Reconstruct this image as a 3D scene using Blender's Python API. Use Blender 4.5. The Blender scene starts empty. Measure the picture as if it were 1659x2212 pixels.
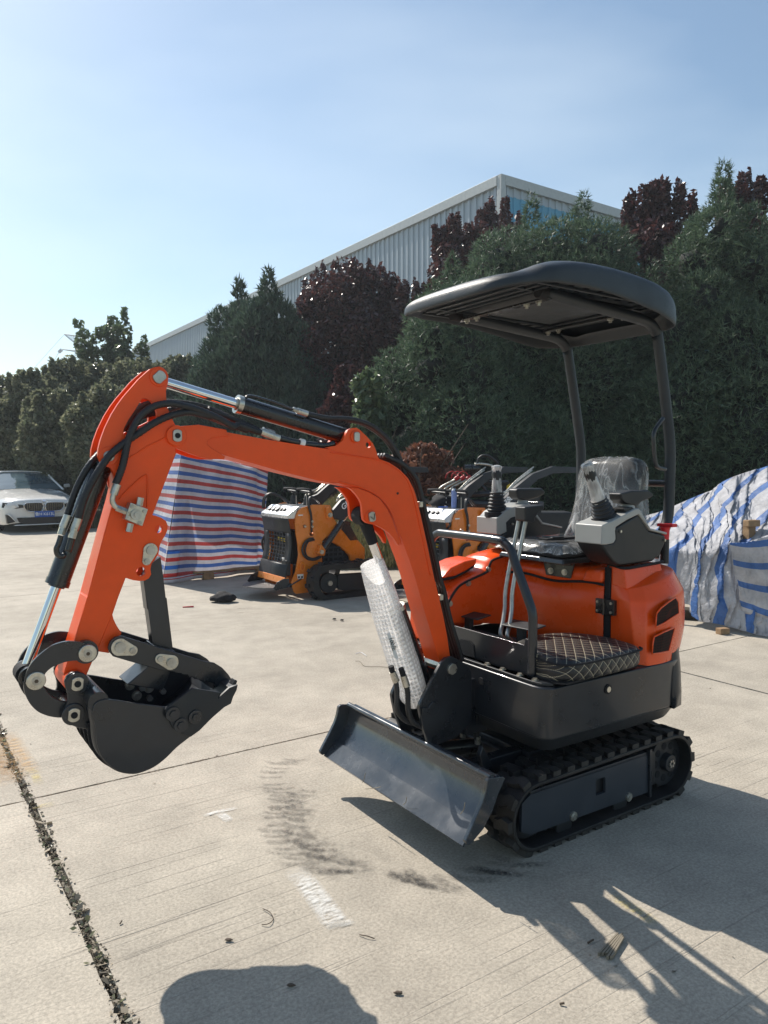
import bpy, bmesh, math, random
import numpy as np
from mathutils import Vector, Matrix, noise
from mathutils.geometry import tessellate_polygon
R = math.radians
random.seed(7); rng = np.random.default_rng(7)
scene = bpy.context.scene
COL = scene.collection

# ---------------------------------------------------------------- camera
cam = bpy.data.objects.new('camera', bpy.data.cameras.new('camera'))
COL.objects.link(cam); scene.camera = cam
cam.location = (0, 0, 1.5)
cam.rotation_euler = (R(90) - math.atan(93 / 1598), 0, 0)
cam.data.sensor_fit = 'VERTICAL'; cam.data.sensor_height = 36.0
cam.data.lens = 36.0 * 1598 / 2212
cam.data.clip_end = 3000

# ---------------------------------------------------------------- light
SUN_DIR = Vector((-.66, .76, 1.0)).normalized()          # from the ground towards the sun
SUN_EL = math.asin(SUN_DIR.z); SUN_AZ = math.atan2(SUN_DIR.x, SUN_DIR.y)
world = bpy.data.worlds.new('World'); scene.world = world; world.use_nodes = True
wn = world.node_tree.nodes; wl = world.node_tree.links; wn.clear()
sky = wn.new('ShaderNodeTexSky'); sky.sky_type = 'NISHITA'; sky.sun_disc = False
sky.sun_elevation = SUN_EL; sky.sun_rotation = SUN_AZ
sky.altitude = 50; sky.air_density = 1.15; sky.dust_density = .6; sky.ozone_density = 1.8
bg = wn.new('ShaderNodeBackground'); bg.inputs['Strength'].default_value = 0.108
wo = wn.new('ShaderNodeOutputWorld')
# thin high cirrus mixed into the sky
tc = wn.new('ShaderNodeTexCoord'); mp = wn.new('ShaderNodeMapping')
mp.inputs['Rotation'].default_value = (0.2, 0.3, 0.5); mp.inputs['Scale'].default_value = (1.2, 3.4, 5.0)
nz = wn.new('ShaderNodeTexNoise'); nz.inputs['Scale'].default_value = 1.1; nz.inputs['Detail'].default_value = 4; nz.inputs['Roughness'].default_value = .5
rp = wn.new('ShaderNodeValToRGB'); rp.color_ramp.elements[0].position = .44; rp.color_ramp.elements[1].position = .85
rp.color_ramp.elements[1].color = (.30, .30, .30, 1)
mx = wn.new('ShaderNodeMixRGB'); mx.blend_type = 'MIX'; mx.inputs['Color2'].default_value = (8.8, 9.6, 9.8, 1)
wl.new(tc.outputs['Generated'], mp.inputs['Vector']); wl.new(mp.outputs[0], nz.inputs['Vector'])
wl.new(nz.outputs['Fac'], rp.inputs['Fac']); wl.new(rp.outputs['Color'], mx.inputs['Fac'])
hz = wn.new('ShaderNodeMixRGB'); hz.blend_type = 'MULTIPLY'; hz.inputs['Fac'].default_value = 1; hz.inputs['Color2'].default_value = (1.0, 1.04, .99, 1); wl.new(sky.outputs[0], hz.inputs['Color1']); wl.new(hz.outputs[0], mx.inputs['Color1']); wl.new(mx.outputs[0], bg.inputs['Color']); wl.new(bg.outputs[0], wo.inputs['Surface'])
sun = bpy.data.objects.new('sun', bpy.data.lights.new('sun', 'SUN'))
COL.objects.link(sun); sun.data.energy = 5.0; sun.data.angle = R(0.53); sun.data.color = (1.0, .935, .85)
sun.rotation_euler = SUN_DIR.to_track_quat('Z', 'Y').to_euler()
vs = scene.view_settings; vs.view_transform = 'Standard'; vs.look = 'None'; vs.gamma = 1; vs.exposure = 0.32
vs.use_curve_mapping = False
scene.cycles.max_bounces = 6; scene.cycles.transparent_max_bounces = 48

# ---------------------------------------------------------------- materials
def nt(name):
    m = bpy.data.materials.new(name); m.use_nodes = True
    n = m.node_tree.nodes; b = n.get('Principled BSDF')
    return m, n, m.node_tree.links, b
def N(n, t, **k):
    x = n.new(t)
    for a, v_ in k.items():
        if hasattr(x, a): setattr(x, a, v_)
        else: x.inputs[a].default_value = v_
    return x
def ramp(n, p0, c0, p1, c1):
    r = n.new('ShaderNodeValToRGB'); e = r.color_ramp.elements
    e[0].position = p0; e[0].color = c0 if len(c0) == 4 else (*c0, 1)
    e[1].position = p1; e[1].color = c1 if len(c1) == 4 else (*c1, 1)
    return r
def pm(name, col, rough=.5, metal=0, coat=0, var=.18, nscale=9, bump=0, bscale=120, dust=0, spec=.5, rvar=.12):
    """principled paint / metal / rubber with uneven tone, gloss, light dust and fine relief"""
    m, n, l, b = nt(name)
    t = N(n, 'ShaderNodeTexCoord')
    z = N(n, 'ShaderNodeTexNoise', Scale=nscale, Detail=5, Roughness=.6)
    l.new(t.outputs['Object'], z.inputs['Vector'])
    c0 = tuple(c * (1 - var) for c in col); c1 = tuple(min(1, c * (1 + var)) for c in col)
    r = ramp(n, .3, c0, .7, c1); l.new(z.outputs['Fac'], r.inputs['Fac'])
    out = r.outputs['Color']
    if dust:
        z2 = N(n, 'ShaderNodeTexNoise', Scale=3.2, Detail=8, Roughness=.72); l.new(t.outputs['Object'], z2.inputs['Vector'])
        r2 = ramp(n, .45, (0, 0, 0), .8, (dust,) * 3); l.new(z2.outputs['Fac'], r2.inputs['Fac'])
        mi = N(n, 'ShaderNodeMixRGB'); mi.inputs['Color2'].default_value = (.30, .27, .22, 1)
        l.new(r2.outputs['Color'], mi.inputs['Fac']); l.new(out, mi.inputs['Color1']); out = mi.outputs[0]
    l.new(out, b.inputs['Base Color'])
    r3 = ramp(n, .3, (max(.02, rough - rvar),) * 3, .75, (min(1, rough + rvar),) * 3); l.new(z.outputs['Fac'], r3.inputs['Fac'])
    l.new(r3.outputs['Color'], b.inputs['Roughness'])
    b.inputs['Metallic'].default_value = metal; b.inputs['Coat Weight'].default_value = coat
    b.inputs['Coat Roughness'].default_value = .08; b.inputs['Specular IOR Level'].default_value = spec
    if bump:
        z4 = N(n, 'ShaderNodeTexNoise', Scale=bscale, Detail=3); l.new(t.outputs['Object'], z4.inputs['Vector'])
        bp = N(n, 'ShaderNodeBump', Strength=bump, Distance=.002); l.new(z4.outputs['Fac'], bp.inputs['Height']); l.new(bp.outputs[0], b.inputs['Normal'])
    return m
M = {}
M['orange'] = pm('orange_red_paint', (.84, .080, .004), .42, coat=.08, spec=.35, var=.07, bump=.12, bscale=60, dust=.0)
M['orange_gloss'] = pm('orange_red_gloss_shell', (.85, .082, .004), .30, coat=.2, spec=.4, var=.05, bump=.04, bscale=12, dust=.0)
M['dark'] = pm('dark_slate_paint', (.011, .0145, .020), .34, coat=.3, var=.2, bump=.05, bscale=50, dust=.04)
M['darkflat'] = pm('dark_slate_satin', (.011, .014, .018), .5, var=.25, bump=.1, dust=.07)
M['blade'] = pm('blade_slate_paint', (.022, .030, .040), .24, coat=.6, var=.2, bump=.06, bscale=10, dust=.16)
M['black'] = pm('black_paint', (.010, .010, .011), .3, coat=.4, var=.2, dust=.03)
M['rubber'] = pm('track_rubber', (.013, .013, .014), .6, var=.35, bump=.5, bscale=90, dust=.14, spec=.4)
M['hose'] = pm('hose_rubber', (.014, .014, .016), .5, var=.3, bump=.6, bscale=260, dust=.08)
M['plastic'] = pm('black_textured_plastic', (.012, .013, .015), .5, var=.2, bump=.3, bscale=400, dust=.03)
M['canopy'] = pm('canopy_textured_plastic', (.012, .018, .024), .45, var=.15, bump=.5, bscale=500, dust=.04)
M['grey'] = pm('light_grey_plastic', (.36, .36, .34), .42, var=.05, bump=.2, bscale=400)
M['chrome'] = pm('chrome_rod', (.75, .75, .76), .09, metal=1, var=.03, rvar=.03)
M['zinc'] = pm('zinc_plated_steel', (.52, .50, .44), .34, metal=.9, var=.25, nscale=40)
M['steel'] = pm('bare_steel', (.42, .41, .38), .38, metal=.85, var=.3, nscale=30, dust=.1)
M['cloth'] = pm('black_cloth', (.010, .010, .012), .9, var=.4, bump=.5, bscale=150)
M['wood'] = pm('pallet_wood', (.30, .19, .10), .8, var=.35, nscale=14, bump=.5)
M['amber'] = pm('machine_orange_paint', (.70, .19, .012), .3, coat=.4, var=.06, dust=.05)
M['aluminium'] = pm('brushed_panel', (.62, .63, .64), .25, metal=.7, var=.08, dust=.05)
M['red'] = pm('red_plastic', (.62, .01, .02), .4, var=.1)
M['redcap'] = pm('red_rubber_cap', (.45, .015, .02), .5, var=.1)
M['blue_can'] = pm('blue_spray_can', (.17, .24, .50), .35, var=.2, nscale=60)
M['white'] = pm('white_sticker', (.75, .73, .70), .5, var=.05)
M['ink'] = pm('black_ink', (.02, .02, .02), .6)
M['textwhite'] = pm('white_lettering', (.8, .8, .8), .5, var=.03)
M['yellow'] = pm('yellow_sticker', (.75, .52, .02), .5)
M['carpaint'] = pm('white_car_paint', (.78, .76, .72), .2, coat=.8, var=.03)
M['carblack'] = pm('black_car_trim', (.012, .012, .013), .35, var=.2)
M['tyre'] = pm('tyre_rubber', (.02, .02, .02), .7)
M['plate'] = pm('blue_number_plate', (.02, .10, .42), .4, var=.05)
M['bark'] = pm('tree_bark', (.09, .065, .045), .9, var=.4, nscale=6, bump=.6, bscale=20)
M['galv'] = pm('galvanised_lattice', (.50, .54, .56), .6, var=.1)
M['treadplate'] = pm('chequer_plate', (.16, .155, .15), .42, metal=.3, var=.25, nscale=35, bump=.9, bscale=70)

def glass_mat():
    m, n, l, b = nt('sky_toned_glass')
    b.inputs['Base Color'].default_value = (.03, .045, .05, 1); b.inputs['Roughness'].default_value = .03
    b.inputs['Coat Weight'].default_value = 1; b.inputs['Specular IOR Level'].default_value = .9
    z = N(n, 'ShaderNodeTexNoise', Scale=2.0); r = ramp(n, .3, (.06, .10, .12), .8, (.14, .20, .23)); l.new(z.outputs['Fac'], r.inputs['Fac']); l.new(r.outputs['Color'], b.inputs['Base Color'])  # blue-grey mottle in the base colour stands in for reflected sky
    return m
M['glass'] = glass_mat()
def film_mat(name, alpha, col, bubbles=0):
    """thin clear plastic: mostly see-through, milky where it creases"""
    m, n, l, b = nt(name)
    t = N(n, 'ShaderNodeTexCoord')
    b.inputs['Base Color'].default_value = (*col, 1); b.inputs['Roughness'].default_value = .16
    b.inputs['Specular IOR Level'].default_value = .8; b.inputs['Coat Weight'].default_value = .6; b.inputs['Coat Roughness'].default_value = .1
    z = N(n, 'ShaderNodeTexNoise', Scale=5 if not bubbles else 14, Detail=2, Distortion=1.0); l.new(t.outputs['Object'], z.inputs['Vector'])
    r = ramp(n, .35, (alpha * .6,) * 3, .7, (min(1, alpha * 1.7),) * 3); l.new(z.outputs['Fac'], r.inputs['Fac'])
    if not bubbles:                                       # milky lines where the film is creased
        mpf = N(n, 'ShaderNodeMapping'); mpf.inputs['Scale'].default_value = (1, 1, .35); l.new(t.outputs['Object'], mpf.inputs['Vector'])
        zc = N(n, 'ShaderNodeTexNoise', Scale=17, Detail=2, Distortion=.8); l.new(mpf.outputs[0], zc.inputs['Vector'])
        rc = ramp(n, .44, (0, 0, 0), .5, (.22, .22, .22)); e_ = rc.color_ramp.elements.new(.56); e_.color = (0, 0, 0, 1); l.new(zc.outputs['Fac'], rc.inputs['Fac'])
        am = N(n, 'ShaderNodeMath', operation='ADD'); l.new(r.outputs['Color'], am.inputs[0]); l.new(rc.outputs['Color'], am.inputs[1]); r = type('o', (), {'outputs': {'Color': am.outputs[0]}})
    bp = N(n, 'ShaderNodeBump', Strength=.35 if not bubbles else .5, Distance=.01)
    z3 = N(n, 'ShaderNodeTexNoise', Scale=10, Detail=1, Distortion=1.0); l.new(t.outputs['Object'], z3.inputs['Vector'])
    l.new(z3.outputs['Fac'], bp.inputs['Height']); last = bp
    if bubbles:
        v = N(n, 'ShaderNodeTexVoronoi', Scale=bubbles); v.feature = 'F1'; v.inputs['Randomness'].default_value = .12
        l.new(t.outputs['UV'], v.inputs['Vector'])
        rr = ramp(n, .25, (1, 1, 1), .48, (0, 0, 0)); l.new(v.outputs['Distance'], rr.inputs['Fac'])
        b2 = N(n, 'ShaderNodeBump', Strength=1.0, Distance=.006); l.new(rr.outputs['Color'], b2.inputs['Height']); l.new(bp.outputs[0], b2.inputs['Normal']); last = b2
        ad = N(n, 'ShaderNodeMath', operation='MULTIPLY_ADD'); l.new(rr.outputs['Color'], ad.inputs[0]); ad.inputs[1].default_value = .55; l.new(r.outputs['Color'], ad.inputs[2])
        l.new(ad.outputs[0], b.inputs['Alpha'])
    else: l.new(r.outputs['Color'], b.inputs['Alpha'])
    l.new(last.outputs[0], b.inputs['Normal'])
    if bubbles:
        tr = N(n, 'ShaderNodeBsdfTranslucent'); tr.inputs['Color'].default_value = (.95, .94, .93, 1); ms = N(n, 'ShaderNodeMixShader'); ms.inputs[0].default_value = .42; o = n['Material Output']
        l.new(b.outputs[0], ms.inputs[1]); l.new(tr.outputs[0], ms.inputs[2]); l.new(ms.outputs[0], o.inputs['Surface'])
    return m
M['film'] = film_mat('clear_plastic_film', .12, (.80, .81, .80))
M['film_grip'] = film_mat('cloudy_grip_film', .38, (.80, .79, .77))
M['bubble'] = film_mat('bubble_wrap', .42, (.92, .91, .90), 62)
def cushion_mat():
    m, n, l, b = nt('quilted_black_vinyl')
    t = N(n, 'ShaderNodeTexCoord'); s = N(n, 'ShaderNodeSeparateXYZ'); l.new(t.outputs['UV'], s.inputs[0])
    outs = []
    for sg in (1, -1):
        a = N(n, 'ShaderNodeMath', operation='MULTIPLY_ADD'); l.new(s.outputs[1], a.inputs[0]); a.inputs[1].default_value = sg; l.new(s.outputs[0], a.inputs[2])
        f = N(n, 'ShaderNodeMath', operation='PINGPONG'); l.new(a.outputs[0], f.inputs[0]); f.inputs[1].default_value = .5
        r = ramp(n, .0, (1, 1, 1), .06, (0, 0, 0)); l.new(f.outputs[0], r.inputs['Fac'])
        g = ramp(n, .0, (0, 0, 0), .35, (1, 1, 1)); l.new(f.outputs[0], g.inputs['Fac'])
        # stitches: dashes along the seam
        d = N(n, 'ShaderNodeMath', operation='MULTIPLY_ADD'); l.new(s.outputs[1], d.inputs[0]); d.inputs[1].default_value = -sg; l.new(s.outputs[0], d.inputs[2])
        k = N(n, 'ShaderNodeMath', operation='MULTIPLY'); l.new(d.outputs[0], k.inputs[0]); k.inputs[1].default_value = 9
        p = N(n, 'ShaderNodeMath', operation='PINGPONG'); l.new(k.outputs[0], p.inputs[0]); p.inputs[1].default_value = .5
        q = N(n, 'ShaderNodeMath', operation='GREATER_THAN'); l.new(p.outputs[0], q.inputs[0]); q.inputs[1].default_value = .14
        w = N(n, 'ShaderNodeMath', operation='MULTIPLY'); l.new(q.outputs[0], w.inputs[0]); l.new(r.outputs['Color'], w.inputs[1])
        outs.append((w, g))
    mxx = N(n, 'ShaderNodeMath', operation='MAXIMUM'); l.new(outs[0][0].outputs[0], mxx.inputs[0]); l.new(outs[1][0].outputs[0], mxx.inputs[1])
    mi = N(n, 'ShaderNodeMixRGB'); mi.inputs['Color1'].default_value = (.014, .014, .016, 1); mi.inputs['Color2'].default_value = (.55, .48, .34, 1)
    l.new(mxx.outputs[0], mi.inputs['Fac']); l.new(mi.outputs[0], b.inputs['Base Color']); b.inputs['Roughness'].default_value = .42
    mn = N(n, 'ShaderNodeMath', operation='MINIMUM'); l.new(outs[0][1].outputs['Color'], mn.inputs[0]); l.new(outs[1][1].outputs['Color'], mn.inputs[1])
    bp = N(n, 'ShaderNodeBump', Strength=.5, Distance=.006); l.new(mn.outputs[0], bp.inputs['Height']); l.new(bp.outputs[0], b.inputs['Normal'])
    return m
M['quilt'] = cushion_mat()
def vent_mat():
    m, n, l, b = nt('honeycomb_vent_mesh')
    t = N(n, 'ShaderNodeTexCoord'); v = N(n, 'ShaderNodeTexVoronoi', Scale=85); v.feature = 'DISTANCE_TO_EDGE'; v.inputs['Randomness'].default_value = .15
    l.new(t.outputs['Object'], v.inputs['Vector']); r = ramp(n, .03, (.055, .006, .003), .12, (.002, .001, .001)); l.new(v.outputs['Distance'], r.inputs['Fac'])
    l.new(r.outputs['Color'], b.inputs['Base Color']); b.inputs['Roughness'].default_value = .7; b.inputs['Specular IOR Level'].default_value = .2
    return m
M['vent'] = vent_mat()
def tarp_mat(name, stops, freq, base_noise=.12, dirt=.25):
    """woven poly tarp: stripes run along UV.y = const, creases, grime; thin enough to glow when backlit"""
    m, n, l, b = nt(name)
    t = N(n, 'ShaderNodeTexCoord'); s = N(n, 'ShaderNodeSeparateXYZ'); l.new(t.outputs['UV'], s.inputs[0])
    f = N(n, 'ShaderNodeMath', operation='MULTIPLY'); l.new(s.outputs[1], f.inputs[0]); f.inputs[1].default_value = freq
    fr = N(n, 'ShaderNodeMath', operation='FRACT'); l.new(f.outputs[0], fr.inputs[0])
    r = n.new('ShaderNodeValToRGB'); r.color_ramp.interpolation = 'CONSTANT'; e = r.color_ramp.elements
    e[0].position = stops[0][0]; e[0].color = (*stops[0][1], 1); e[1].position = stops[1][0]; e[1].color = (*stops[1][1], 1)
    for p, c in stops[2:]:
        q = e.new(p); q.color = (*c, 1)
    l.new(fr.outputs[0], r.inputs['Fac'])
    z = N(n, 'ShaderNodeTexNoise', Scale=3.5, Detail=7, Roughness=.7); l.new(t.outputs['Object'], z.inputs['Vector'])
    r2 = ramp(n, .35, (1 - dirt,) * 3, .65, (1.0,) * 3); l.new(z.outputs['Fac'], r2.inputs['Fac'])
    mu = N(n, 'ShaderNodeMixRGB', blend_type='MULTIPLY'); mu.inputs['Fac'].default_value = 1; l.new(r.outputs['Color'], mu.inputs['Color1']); l.new(r2.outputs['Color'], mu.inputs['Color2'])
    l.new(mu.outputs[0], b.inputs['Base Color']); b.inputs['Roughness'].default_value = .45
    z2 = N(n, 'ShaderNodeTexNoise', Scale=11, Detail=6, Roughness=.65, Distortion=1.2); l.new(t.outputs['Object'], z2.inputs['Vector'])
    bp = N(n, 'ShaderNodeBump', Strength=.75, Distance=.03); l.new(z2.outputs['Fac'], bp.inputs['Height']); l.new(bp.outputs[0], b.inputs['Normal'])
    tr = N(n, 'ShaderNodeBsdfTranslucent'); l.new(mu.outputs[0], tr.inputs['Color'])
    ms = N(n, 'ShaderNodeMixShader'); ms.inputs[0].default_value = .22; o = n['Material Output']
    l.new(b.outputs[0], ms.inputs[1]); l.new(tr.outputs[0], ms.inputs[2]); l.new(ms.outputs[0], o.inputs['Surface'])
    return m
BL = (.06, .15, .46); RD = (.52, .07, .07); WH = (.66, .66, .72)
M['tarp3'] = tarp_mat('red_white_blue_tarp', [(0, BL), (.25, WH), (.5, RD), (.75, WH)], 1.0)
M['tarp2'] = tarp_mat('blue_white_tarp', [(0, (.60, .60, .63)), (.70, (.08, .20, .52)), (.985, (.6, .6, .63))], 1.0, dirt=.5)
M['tarp_new'] = tarp_mat('bright_tarp_patch', [(0, (.03, .22, .80)), (.25, (.75, .75, .78)), (.5, (.78, .05, .05)), (.75, (.75, .75, .78))], 1.0, dirt=.1)
M['hemcloth'] = pm('white_tarp_hem', (.58, .58, .62), .6, dust=.1)
def leaf_mat(name, c0, c1, rough=.5, trans=.25, spec=.5):
    m, n, l, b = nt(name)
    g = N(n, 'ShaderNodeNewGeometry'); r = ramp(n, .0, c0, 1.0, c1)
    l.new(g.outputs['Random Per Island'], r.inputs['Fac']); l.new(r.outputs['Color'], b.inputs['Base Color'])
    b.inputs['Roughness'].default_value = rough; b.inputs['Specular IOR Level'].default_value = spec
    tr = N(n, 'ShaderNodeBsdfTranslucent'); l.new(r.outputs['Color'], tr.inputs['Color'])
    ms = N(n, 'ShaderNodeMixShader'); ms.inputs[0].default_value = trans; o = n['Material Output']
    l.new(b.outputs[0], ms.inputs[1]); l.new(tr.outputs[0], ms.inputs[2]); l.new(ms.outputs[0], o.inputs['Surface'])
    return m
M['pine'] = leaf_mat('pine_needles', (.035, .070, .040), (.15, .215, .125), .5, .3, .4)
M['spruce'] = leaf_mat('juniper_foliage', (.030, .058, .040), (.095, .145, .095), .55, .25, .35)
M['plum'] = leaf_mat('purple_plum_leaves', (.035, .014, .017), (.12, .045, .040), .32, .28)
M['green'] = leaf_mat('glossy_green_leaves', (.10, .12, .065), (.26, .26, .16), .25, .5)
M['lightgreen'] = leaf_mat('pale_green_leaves', (.07, .11, .05), (.14, .19, .09), .35, .4)
M['maple'] = leaf_mat('rusty_maple_leaves', (.13, .045, .028), (.26, .12, .07), .5, .3)
M['grass'] = leaf_mat('dry_grass_blades', (.10, .11, .035), (.30, .24, .11), .7, .3)
M['litter'] = leaf_mat('dry_leaf_litter', (.05, .042, .030), (.40, .34, .25), .8, .1)
M['core'] = pm('crown_shade_dark', (.010, .015, .010), .95, var=.5, nscale=3, bump=1, bscale=6)  # near-black colour stands in for the shade inside the crowns
M['coreplum'] = pm('plum_shade_dark', (.012, .008, .008), .95, var=.5, nscale=3)  # plum-toned version of the painted inner shade

def concrete_mat():
    m, n, l, b = nt('broomed_concrete')
    g = N(n, 'ShaderNodeTexCoord'); P = g.outputs['Object']
    def noise_(s, d=5, ro=.6, dist=0):
        z = N(n, 'ShaderNodeTexNoise', Scale=s, Detail=d, Roughness=ro, Distortion=dist); l.new(P, z.inputs['Vector']); return z
    big = noise_(.55, 6, .62); mid = noise_(4, 6, .65); fin = noise_(90, 4, .7); agg = N(n, 'ShaderNodeTexVoronoi', Scale=170); l.new(P, agg.inputs['Vector'])
    base = ramp(n, .28, (.345, .304, .244), .72, (.472, .422, .344)); l.new(big.outputs['Fac'], base.inputs['Fac'])
    def mul(col, src, lo, hi, p0=.35, p1=.65, key='Fac'):
        r = ramp(n, p0, (lo,) * 3, p1, (hi,) * 3); l.new(src.outputs[key], r.inputs['Fac'])
        x = N(n, 'ShaderNodeMixRGB', blend_type='MULTIPLY'); x.inputs['Fac'].default_value = 1; l.new(col, x.inputs['Color1']); l.new(r.outputs['Color'], x.inputs['Color2']); return x.outputs[0]
    c = mul(base.outputs['Color'], mid, .86, 1.08); c = mul(c, fin, .80, 1.14, .38, .62); c = mul(c, agg, .88, 1.06, .0, .5, 'Distance')
    oi = N(n, 'ShaderNodeObjectInfo'); c = mul(c, oi, .93, 1.05, 0, 1, 'Random')
    # broom grooves run along X, patchy
    mpg = N(n, 'ShaderNodeMapping'); mpg.inputs['Scale'].default_value = (.85, 75, 1); l.new(P, mpg.inputs['Vector'])
    gv = N(n, 'ShaderNodeTexNoise', Scale=1.0, Detail=3, Roughness=.55, Distortion=.15); l.new(mpg.outputs[0], gv.inputs['Vector'])
    gl = ramp(n, .30, (0, 0, 0), .40, (1, 1, 1)); l.new(gv.outputs['Fac'], gl.inputs['Fac'])
    msk = noise_(.9, 3, .5); mr = ramp(n, .40, (.04, .04, .04), .60, (1, 1, 1)); l.new(msk.outputs['Fac'], mr.inputs['Fac'])
    inv = N(n, 'ShaderNodeMath', operation='SUBTRACT'); inv.inputs[0].default_value = 1; l.new(gl.outputs['Color'], inv.inputs[1])
    gm = N(n, 'ShaderNodeMath', operation='MULTIPLY'); l.new(inv.outputs[0], gm.inputs[0]); l.new(mr.outputs['Color'], gm.inputs[1])
    dk = N(n, 'ShaderNodeMixRGB'); dk.inputs['Color2'].default_value = (.13, .11, .09, 1); sc = N(n, 'ShaderNodeMath', operation='MULTIPLY'); l.new(gm.outputs[0], sc.inputs[0]); sc.inputs[1].default_value = .40
    l.new(sc.outputs[0], dk.inputs['Fac']); l.new(c, dk.inputs['Color1'])
    # old dark smears
    st = noise_(1.7, 8, .75, .6); sr = ramp(n, .62, (0, 0, 0), .8, (.45, .45, .45)); l.new(st.outputs['Fac'], sr.inputs['Fac'])
    sm = N(n, 'ShaderNodeMixRGB'); sm.inputs['Color2'].default_value = (.16, .14, .12, 1); l.new(sr.outputs['Color'], sm.inputs['Fac']); l.new(dk.outputs[0], sm.inputs['Color1'])
    l.new(sm.outputs[0], b.inputs['Base Color']); b.inputs['Roughness'].default_value = .82; b.inputs['Specular IOR Level'].default_value = .35
    h1 = N(n, 'ShaderNodeMath', operation='MULTIPLY_ADD'); l.new(gm.outputs[0], h1.inputs[0]); h1.inputs[1].default_value = -1.6; l.new(fin.outputs['Fac'], h1.inputs[2])
    bp = N(n, 'ShaderNodeBump', Strength=.55, Distance=.004); l.new(h1.outputs[0], bp.inputs['Height']); l.new(bp.outputs[0], b.inputs['Normal'])
    return m
M['concrete'] = concrete_mat()
M['dirt'] = pm('joint_soil', (.055, .045, .032), .95, var=.5, nscale=20, bump=1, bscale=60)
M['soil'] = pm('bank_soil', (.13, .11, .065), .95, var=.4, nscale=5, bump=1, bscale=20)
def decal(name, col, scale, lo, hi, stretch=(1, 1, 1), amax=1.0):
    m, n, l, b = nt(name)
    t = N(n, 'ShaderNodeTexCoord'); mpp = N(n, 'ShaderNodeMapping'); mpp.inputs['Scale'].default_value = stretch; l.new(t.outputs['Object'], mpp.inputs['Vector'])
    z = N(n, 'ShaderNodeTexNoise', Scale=scale, Detail=8, Roughness=.72); l.new(mpp.outputs[0], z.inputs['Vector'])
    r = ramp(n, lo, (0, 0, 0), hi, (amax,) * 3); l.new(z.outputs['Fac'], r.inputs['Fac'])
    # fade towards the edge of the mark (UV 0..1)
    s = N(n, 'ShaderNodeSeparateXYZ'); l.new(t.outputs['UV'], s.inputs[0]); ms_ = None
    for k in (0, 1):
        p = N(n, 'ShaderNodeMath', operation='PINGPONG'); l.new(s.outputs[k], p.inputs[0]); p.inputs[1].default_value = .5
        q = ramp(n, 0, (0, 0, 0), .22, (1, 1, 1)); l.new(p.outputs[0], q.inputs['Fac'])
        if ms_ is None: ms_ = q.outputs['Color']
        else:
            x = N(n, 'ShaderNodeMath', operation='MULTIPLY'); l.new(ms_, x.inputs[0]); l.new(q.outputs['Color'], x.inputs[1]); ms_ = x.outputs[0]
    x = N(n, 'ShaderNodeMath', operation='MULTIPLY'); l.new(ms_, x.inputs[0]); l.new(r.outputs['Color'], x.inputs[1])
    l.new(x.outputs[0], b.inputs['Alpha']); b.inputs['Base Color'].default_value = (*col, 1); b.inputs['Roughness'].default_value = .85
    return m
M['scuff'] = decal('rubber_scuff', (.05, .047, .045), 55, .36, .66, (1, 1, 1), .42)
M['wash'] = decal('rubber_scuff_faint', (.06, .055, .05), 26, .42, .75, (1, 1, 1), .16)
M['guard'] = pm('track_guard_paint', (.024, .032, .044), .38, coat=.3, var=.12, dust=.05)
M['chalk'] = decal('white_paint_worn', (.75, .74, .70), 22, .36, .60, (1, 3, 1), .75)
M['rust'] = decal('faded_orange_paint', (.62, .38, .16), 14, .38, .66, (1, 3, 1), .6)
M['yellowmark'] = decal('faded_yellow_paint', (.70, .56, .16), 18, .42, .62, (1, 3, 1), .4)

# ---------------------------------------------------------------- mesh helpers
def link(o, parent=None):
    COL.objects.link(o)
    if parent is not None: o.parent = parent
    return o
def tag(o, label=None, cat=None, group=None, kind=None, category=None):
    cat = cat or category
    for k, v_ in (('label', label), ('category', cat), ('group', group), ('kind', kind)):
        if v_: o[k] = v_
    return o
def empty(name, loc=(0, 0, 0), rz=0, **k):
    o = bpy.data.objects.new(name, None); o.location = loc; o.rotation_euler = (0, 0, rz); link(o); return tag(o, **k)
def copy_tree(o, parent=None):
    c = o.copy(); COL.objects.link(c)
    if parent is not None: c.parent = parent
    for ch in [x for x in bpy.data.objects if x.parent == o]: copy_tree(ch, c)
    return c
def frame_from(d):
    d = Vector(d).normalized(); a = Vector((0, 0, 1)) if abs(d.z) < .9 else Vector((1, 0, 0))
    x = d.cross(a).normalized(); return x, d.cross(x).normalized()
def catmull(pts, n=6):
    P = [Vector(p) for p in pts]; out = []
    for i in range(len(P) - 1):
        p0 = P[max(i - 1, 0)]; p1 = P[i]; p2 = P[i + 1]; p3 = P[min(i + 2, len(P) - 1)]
        for k in range(n):
            t = k / n
            out.append(.5 * ((2 * p1) + (-p0 + p2) * t + (2 * p0 - 5 * p1 + 4 * p2 - p3) * t * t + (-p0 + 3 * p1 - 3 * p2 + p3) * t ** 3))
    out.append(P[-1]); return out
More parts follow.
